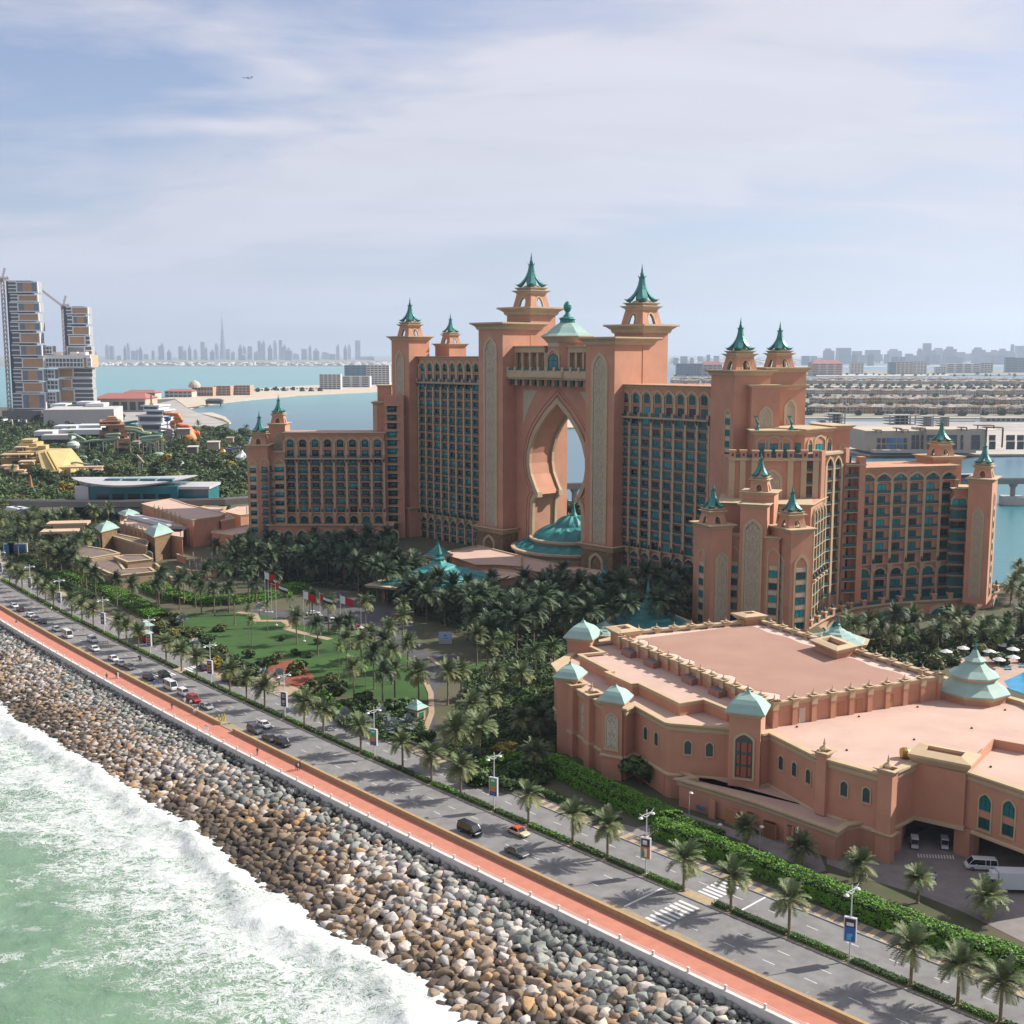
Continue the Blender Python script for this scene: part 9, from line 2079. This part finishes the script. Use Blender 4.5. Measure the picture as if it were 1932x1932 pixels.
def villa_mesh(v):
    r_ = random.Random(v); P = {}
    k = MB(); k.box(-9, 9, -6, 7, 0, 8.5); k.box(-9, -2, -8.5, -6, 0, 8.5) if v % 2 else k.box(2, 9, -8.5, -6, 0, 8.5); P['wall'] = k.mesh('wall', [FW[v % 5]])
    k = MB(); k.frustum((0, 0.5), (10, 7.5), (3, 1.0), 8.5, 11.8); k.frustum((-5.5 if v % 2 else 5.5, -6), (4.2, 3.2), (.3, 1.5), 8.5, 10.8); k.box(-2, 2, 1, 4, 9, 13) if v % 3 == 0 else None; P['roof'] = k.mesh('roof', [FRO[v % 3]])
    k = MB()
    for x in ((-7.5, -4.2, 1.2, 6) if v % 2 else (-6, -1.5, 4, 7)):
        for z in (1, 5.2): y = -8.6 if ((x < -2) == bool(v % 2)) and abs(x) > 2 else -6.1; k.box(x-1.0, x+1.0, y, y+.1, z, z+2.3)
    P['window'] = k.mesh('window', [FDK]); return P
VM = [villa_mesh(i) for i in range(8)]; vr2 = random.Random(9); WL = ('tan', 'pale', 'brown', 'yellow', 'white')
def villa(u, v, sc=1.0, ri=0):
    p = G(u, v, ZW+.8); i = vr2.randrange(8); e = empty('villa', p, vr2.uniform(-.25, .25), sc*vr2.uniform(.85, 1.12), label='%s walled villa in the %s row of villas from the water' % (WL[i % 5], ORD[ri]), cat='house', group='villas on the islands, row %d' % (ri+1))
    for k_, m_ in VM[i].items(): inst(k_, m_, e)
for ri, (va, vb, st, sc) in enumerate(((777.5, 781, 11.5, 1.12), (759.5, 762, 9.6, 1.1), (742.5, 745, 8.4, 1.1), (723, 725.5, 7.5, 1.15), (718.5, 720.5, 8.5, 1.1))):
    u = 1272.0 if ri > 0 else 1538.0
    while u < 1950:
        if not (1365 < u < 1518) and vr2.random() < .93: villa(u, va+(vb-va)*(u-1270)/680+vr2.uniform(-.4, .4), sc, ri)
        u += st*vr2.uniform(.85, 1.15)
FT = []
for ri, (va, st, n) in enumerate(((783, 22, 0), (768, 15, 1), (752, 13, 1), (734, 12, 1), (728, 14, 1), (722, 14, 1), (708, 16, 1))):
    u = 1275.0
    while u < 1945:
        if not (1365 < u < 1518): FT.append((G(u, va+vr2.uniform(-1, 1.5), ZW+.8), vr2.uniform(5, 9)))
        u += st*vr2.uniform(.5, 1.6)*(1 if ri else 1.4)
fv = [(np.array([q.co[:] for q in m.vertices], np.float32), np.array([p.vertices[:] for p in m.polygons], np.int32)) for m in FARCL]; V, F, o_ = [], [], 0
for i, (p, r) in enumerate(FT): v, f = fv[i % 3]; V.append(v*r*1.1+np.array([p.x, p.y, p.z+r*.4], np.float32)); F.append(f+o_); o_ += len(v)
o = bpy.data.objects.new('island_trees', npmesh('island_trees', np.concatenate(V), np.concatenate(F), [FARG], colors=np.ones((o_, 3), np.float32))); COL.objects.link(o); tag(o, 'dark trees filling the gaps between the far villas', 'trees', kind='stuff')
for i in range(16):
    u = 605-i*17; tree(G(max(340, u), 746-(u-340)*.03-vr2.uniform(0, 4), ZW+.8), 9, 8, FARG, 'dark tree on the curved beach spit', 'trees on the beach spit', far=True)
def block(label, u0, u1, vt, vb, dep=None, wall=FW[4], floors=0, roof=None, name='building', cat='building', cols=0, zb=ZW, grp=None, dark=FDK):
    p = G((u0+u1)/2, vb, zb); Y = p.y; x0, x1 = XAT(u0, Y, zb), XAT(u1, Y, zb); zt = ZAT(vt, Y); dep = dep or (x1-x0)*.5; e = House(name, (p.x, Y, zb), label=label, cat=cat, group=grp); e.mb('wall').box(x0, x1, Y, Y+dep, zb, zt)
    if roof: e.mb('roof').frustum(((x0+x1)/2, Y+dep/2), ((x1-x0)/2+2, dep/2+2), ((x1-x0)/2*.75, .5), zt, zt+(zt-zb)*.3)
    L = x1-x0
    for i in range(floors):
        z = zb+(zt-zb)*(i+.3)/floors; h_ = (zt-zb)/floors*.5
        for j in range(max(1, cols)): a = x0+L*(j+.15)/max(1, cols); e.mb('window').box(a, a+L*.7/max(1, cols), Y-.4, Y, z, z+h_)
    return e.done({'wall': [wall], 'roof': [roof] if roof else None, 'window': [dark]})
BLG = mat('blue_tower_glass', (.10, .16, .24), .4); RDR = mat('red_tile_roof', (.36, .12, .09), .9)
for a in (('white tower block with blue glass on the beach spit', 603, 643, 706, 735, None, FW[4], 8, None, 5), ('long curved white hotel block on the beach spit', 645, 698, 710, 731, None, FW[4], 6, None, 3), ('dark blue glass block behind the white ones on the spit', 650, 692, 689, 712, None, BLG, 5, None, 4), ('pale and blue ribbed apartment block beside the hotel edge', 692, 735, 689, 726, None, FW[4], 9, None, 6),
          ('pale blank walled hall with a red roof behind the park', 180, 275, 752, 783, 60, FW[0], 1, RDR, 6), ('red roofed pale hotel behind the blank hall', 235, 293, 741, 758, 40, FW[1], 2, RDR, 5), ('red roofed white balconied hotel by the beach', 311, 362, 738, 750, 40, FW[1], 2, RDR, 6), ('pink terraced palace wing with arches on the spit', 362, 402, 730, 748, 40, FW[2], 2, None, 7), ('pink palace block right of the arched wing', 403, 435, 728, 747, 40, FW[2], 4, None, 4), ('pink palace block at the end of the spit', 443, 472, 727, 746, 40, FW[2], 4, None, 4)): block(a[0], *a[1:5], a[5], a[6], a[7], a[8], cols=a[9])
x = G(367, 733, 0); k = MB(); k.lathe([(13, 0), (12.5, 6), (9, 11), (4, 14), (.5, 15.5)], 14); o = k.build('dome', [FW[1]], label='white dome on the pink palace by the beach', cat='dome'); o.location = (XAT(367, 2500, 20), 2500, ZAT(731, 2500))
for i, a in enumerate(((1276, 1302, 686, 708, BLG, 7), (1303, 1325, 686, 708, BLG, 7), (1326, 1362, 688, 709, FW[2], 4), (1531, 1589, 686, 708, FW[2], 5), (1605, 1629, 683.5, 706, FW[4], 8), (1676, 1690, 683, 707, BLG, 6), (1691, 1722, 682, 706.5, FW[1], 7), (1723, 1748, 681.5, 706.5, FW[4], 9), (1765, 1784, 692, 705, FW[4], 4), (1785, 1850, 686, 704, FW[4], 5), (1851, 1873, 684, 704, FW[1], 5), (1897, 1914, 674, 703, BLG, 6), (1915, 1940, 675, 703, BLG, 6))):
    block(ORD[i]+' tall block from the left on the far right shore', a[0], a[1], a[2], a[3], None, a[4], a[5], RDR if i in (2, 3) else None, cols=4, grp='blocks on the far right shore')
# waterside mall and building sites
MS = mat('mall_stone', (.50, .41, .31), .9, .06, .05); ml = House('waterside_mall', (700, 1010, ZW), label='long beige two storey waterside mall behind the right wing', cat='mall'); h = ml
Q5 = lambda x, y: ((2900+x/2.717)*.535, (1100+y/2.717)*.535); Ym = 1035
BX(h, 'wall', Q5(418, 1140), Q5(2100, 1335), Ym, 60); BX(h, 'wall', Q5(1000, 1125), Q5(1560, 1330), Ym-8, 40); BX(h, 'quay_wall', Q5(490, 1325), Q5(2100, 1352), Ym-14, 12)
for x0, x1 in ((530, 558), (578, 606), (620, 705), (722, 768), (785, 812), (860, 890), (905, 925), (950, 975), (1005, 1290), (1330, 1350), (1435, 1510), (1600, 1660), (1765, 1845), (1870, 1932)):
    for y0, y1 in ((1210, 1255), (1270, 1318)): BX(h, 'poster' if (620 < x1 < 770) else 'window', Q5(x0, y0-(30 if x0 > 850 else 0)), Q5(x1, y1-(20 if x0 > 850 and y0 < 1250 else 0)), Ym-(9 if 1000 < x0 < 1560 else 1), .8)
for x0, x1, y0 in ((512, 570, 1130), (708, 762, 1112), (770, 828, 1127), (935, 992, 1110), (1330, 1390, 1105), (1488, 1650, 1085), (1570, 1735, 1105)):
    BX(h, 'pergola', Q5(x0, y0), Q5(x1, y0+8), Ym-10, 10); BX(h, 'pergola', Q5(x0, y0+8), Q5(x0+8, y0+34 if x0 < 1500 else 1300), Ym-10, 1); BX(h, 'pergola', Q5(x1-8, y0+8), Q5(x1, y0+34 if x0 < 1500 else 1300), Ym-10, 1)
h.done({'wall': [MS], 'quay_wall': [mat('quay_wall', (.42, .38, .32), .9)], 'window': [FDK], 'poster': [mat('poster_blue', (.05, .22, .45), .5, .6, .1)], 'pergola': [mat('pergola_brown', (.16, .09, .06), .8)]})
for i, (x0, x1, y0, y1, n) in enumerate(((75, 220, 975, 1070, 3), (650, 895, 990, 1078, 3), (975, 1065, 1000, 1095, 4), (1140, 1215, 1005, 1095, 4), (0, 30, 1040, 1075, 2))):
    s = House('concrete_frame', (0, 0, 0), label=ORD[i]+' unfinished concrete frame on the building site behind the mall', cat='building', group='concrete frames on the site'); h = s; Yc = 1290
    for j in range(n+1): yy = y0+(y1-y0)*j/n; BX(h, 'slab', Q5(x0, yy), Q5(x1, yy+5), Yc, 26)
    for j in range(6): xx = x0+(x1-x0)*j/5; BX(h, 'column', Q5(xx-2, y0), Q5(xx+2, y1), Yc+1, 2)
    BX(h, 'core', Q5(x0+(x1-x0)*.35, y0), Q5(x0+(x1-x0)*.7, y1), Yc+10, 12); h.done({'slab': [mat('raw_concrete', (.30, .29, .28), .9)], 'column': [mat('raw_concrete', (.3, .3, .3), .9)], 'core': [mat('site_dark', (.10, .11, .12), .9)]})
strip_px('beach', [(1540, 806), (1880, 808)], [(1540, 811), (1700, 812), (1880, 812)], ZW+1.3, SAND); block('low long white site wall on the strip behind the mall', 1770, 1840, 793, 797, 8, FW[4]); block('long grey low sheds on the strip right of the frames', 1860, 1935, 788, 797, 20, FW[1], 1, cols=8)
# skylines
SKY_ = mat('skyline_wall', (.26, .27, .29), .8); SK2 = mat('skyline_glass', (.14, .18, .23), .5)
def sky_tower(u, w, vt, D, i, base=ZW, label=None, grp='towers of the far skyline', u0=None):
    x = XAT(u, D, 50); hw = w/2/FPX*D; zt = ZAT(vt, D); H_ = zt-base; e = House('skyscraper', (x, D, base), label=label or 'hazy skyscraper of the distant skyline', cat='skyscraper', group=grp); t = i % 4; M = T((x, D, 0))
    a = (.72, .86, 1, .8)[t]; e.mb('shaft').frustum((0, 0), hw, hw*(.95 if t else 1), base, base+H_*a, 0, M)
    if t == 0: e.mb('crown').frustum((0, 0), hw*.95, hw*.1, base+H_*a, zt, 0, M)
    elif t == 1: e.mb('crown').frustum((-hw*.2, 0), hw*.6, hw*.5, base+H_*a, zt, 0, M)
    elif t == 3: e.mb('crown').frustum((hw*.2, 0), hw*.55, hw*.3, base+H_*a, base+H_*.93, 0, M); e.mb('mast').frustum((hw*.2, 0), hw*.1, hw*.03, base+H_*.93, zt, 0, M)
    return e.done({'shaft': [SKY_ if i % 2 else SK2], 'crown': [SKY_], 'mast': [SKY_]})
q1 = lambda x: (x/1.932)*.535; q2 = lambda y: (900+y/1.932)*.535; q3_ = lambda x: (850+x/2.273)*.535; q4_ = lambda y: (1000+y/2.273)*.535
TW = [(q1(x), w*.277, q2(y)) for x, y, w in ((648, 635, 22), (735, 610, 26), (765, 618, 28), (815, 680, 30), (855, 612, 18), (878, 600, 22), (912, 650, 30), (935, 635, 18), (960, 620, 24), (1000, 672, 34), (1045, 650, 18), (1105, 595, 40), (1155, 640, 26), (1190, 705, 30), (1235, 620, 30), (1262, 640, 24), (1295, 610, 22), (1335, 640, 24), (1385, 590, 28), (1407, 620, 20), (1450, 640, 30), (1480, 600, 26), (1555, 640, 26), (1590, 650, 26), (1640, 605, 26), (1667, 620, 20), (1705, 620, 26), (1745, 650, 26))]+[(q3_(x), w*.235, q4_(y)) for x, y, w in ((20, 560, 36), (75, 505, 40), (150, 460, 26), (182, 447, 34), (236, 486, 34), (277, 455, 28), (320, 453, 26), (350, 482, 34), (385, 510, 50), (440, 560, 60), (510, 525, 44), (555, 485, 24), (605, 515, 46), (680, 548, 60), (735, 565, 50), (778, 478, 28), (838, 490, 28), (870, 487, 26), (938, 455, 40), (985, 580, 60), (1040, 576, 60))]
for i, (u, w, vt) in enumerate(TW): sky_tower(u, w, vt, 17000+900*((i*7) % 4), i)
x = XAT(421, 20300, 50); e = House('spire_tower', (x, 20300, ZW), label='tallest needle tower of the hazy skyline with a stepped tapering spire', cat='skyscraper'); M = T((x, 20300, 0)); zt = ZAT(588, 20300); z0 = ZW
for a, c, f0, f1 in ((62, 55, 0, .18), (46, 42, .18, .35), (34, 31, .35, .5), (25, 22, .5, .62), (17, 15, .62, .73), (10, 8, .73, .84), (4, 1, .84, 1)): e.mb('tier').frustum((0, 0), a, c, z0+(zt-z0)*f0, z0+(zt-z0)*f1, 0, M, 8, .2)
e.done({'tier': [SK2]})
for i in range(70):
    u = 180+i*7.9; sky_tower(u, vr2.uniform(5, 12), vr2.uniform(682, 687), 15500+vr2.uniform(-900, 900), 2, label='low hazy block at the foot of the distant skyline', grp='low blocks under the skyline') if u < 735 else None
RS = [(Q5(x, 0)[0], w*.197, Q5(0, y)[1]) for x, y, w in ((60, 350, 90), (200, 345, 120), (480, 365, 120), (690, 355, 110), (935, 350, 50), (998, 300, 66), (1060, 370, 50), (1120, 345, 110), (1225, 332, 90), (1190, 385, 60), (1310, 385, 90), (1400, 400, 60), (1495, 340, 100), (1590, 385, 60), (1640, 365, 44), (1670, 370, 30), (1730, 352, 80), (1815, 310, 26), (1885, 325, 70), (1925, 330, 40), (1790, 375, 80), (830, 400, 60), (330, 375, 80), (1450, 395, 90), (1550, 400, 80))]
for i, (u, w, vt) in enumerate(RS): sky_tower(u, w, vt, 10500+600*(i % 4), (1, 2, 2, 1)[i % 4], label='hazy block of the city beyond the villas on the right', grp='blocks of the far right city')
for i in range(44):
    u = 1275+i*15.3
    if not 1365 < u < 1515: sky_tower(u, vr2.uniform(6, 16), vr2.uniform(668, 675.5), 11000+vr2.uniform(-2200, 2200), 2, label='low hazy block of the city beyond the villas on the right', grp='low blocks of the far right city')
n = 900; rs = np.random.default_rng(3); V, F, o_ = [], [], 0; bx = np.array([(a, b_, c) for c in (0, 1) for a, b_ in ((-1, -1), (1, -1), (1, 1), (-1, 1))], float)
for i in range(n):
    u = rs.uniform(1270, 1950) if i % 3 else rs.uniform(170, 735); v = rs.uniform(676, 686) if i % 3 else rs.uniform(686.5, 690); p = G(u, v, ZW); s_ = p.y/9000
    V.append(bx*[rs.uniform(8, 40)*s_, 15*s_, rs.uniform(6, 18)*s_]+[p.x, p.y, ZW]); F.append(np.array([(0, 1, 5, 4), (1, 2, 6, 5), (2, 3, 7, 6), (3, 0, 4, 7), (4, 5, 6, 7)])+o_); o_ += 8
o = bpy.data.objects.new('distant_town', npmesh('distant_town', np.concatenate(V), np.concatenate(F), [FW[4]])); COL.objects.link(o); tag(o, 'scatter of tiny pale buildings along the far shores', 'buildings', kind='stuff')
for i in range(20): u = 480+i*6; block('small white villa on the beach spit', u, u+5, 733.5-(u-480)*.02, 738-(u-480)*.04, 12, FW[4], 1, cols=2, name='villa', cat='house', grp='white villas on the beach spit')
# yachts in the cove, sun breaker buoy, pier on the beach
k = MB(); k.box(-14, 14, -7, 7, 3, 9); k.frustum((0, 0), (16, 9), (10, 3), 9, 12)
for x_ in (-12, 12): k.box(x_-1, x_+1, -6, -5, -3, 3)
o = k.build('pier_house', [mat('pier_brown', (.10, .08, .07), .9)], label='dark pier house standing in the blue cove off the beach', cat='pier'); o.location = G(405, 765, ZW); k = MB(); k.bar((0, 0, 0), G(395, 764, -3)-G(330, 773, -3), 3, 1); o = k.build('jetty', [mat('pier_brown', (.1, .08, .07), .9)], label='thin jetty leading to the dark pier house', cat='jetty'); o.location = G(330, 773, -3)
# ---------------------------------------------------------------- the air
k = MB(); k.box(-14000, 14000, -60, 26000, -12, 880)
hz = k.build('haze', [], kind='stuff'); hm = bpy.data.materials.new('haze_air'); hm.use_nodes = True; t = hm.node_tree; t.nodes.clear(); b = NB(t)
pv = b.n('ShaderNodeVolumePrincipled'); pv.inputs['Color'].default_value = (.70, .84, 1.0, 1); pv.inputs['Density'].default_value = HAZE_D if 'HAZE_D' in globals() else 5.2e-5; pv.inputs['Anisotropy'].default_value = 0.3
ou = b.n('ShaderNodeOutputMaterial'); b.l(pv.outputs[0], ou.inputs['Volume']); hz.data.materials.append(hm)
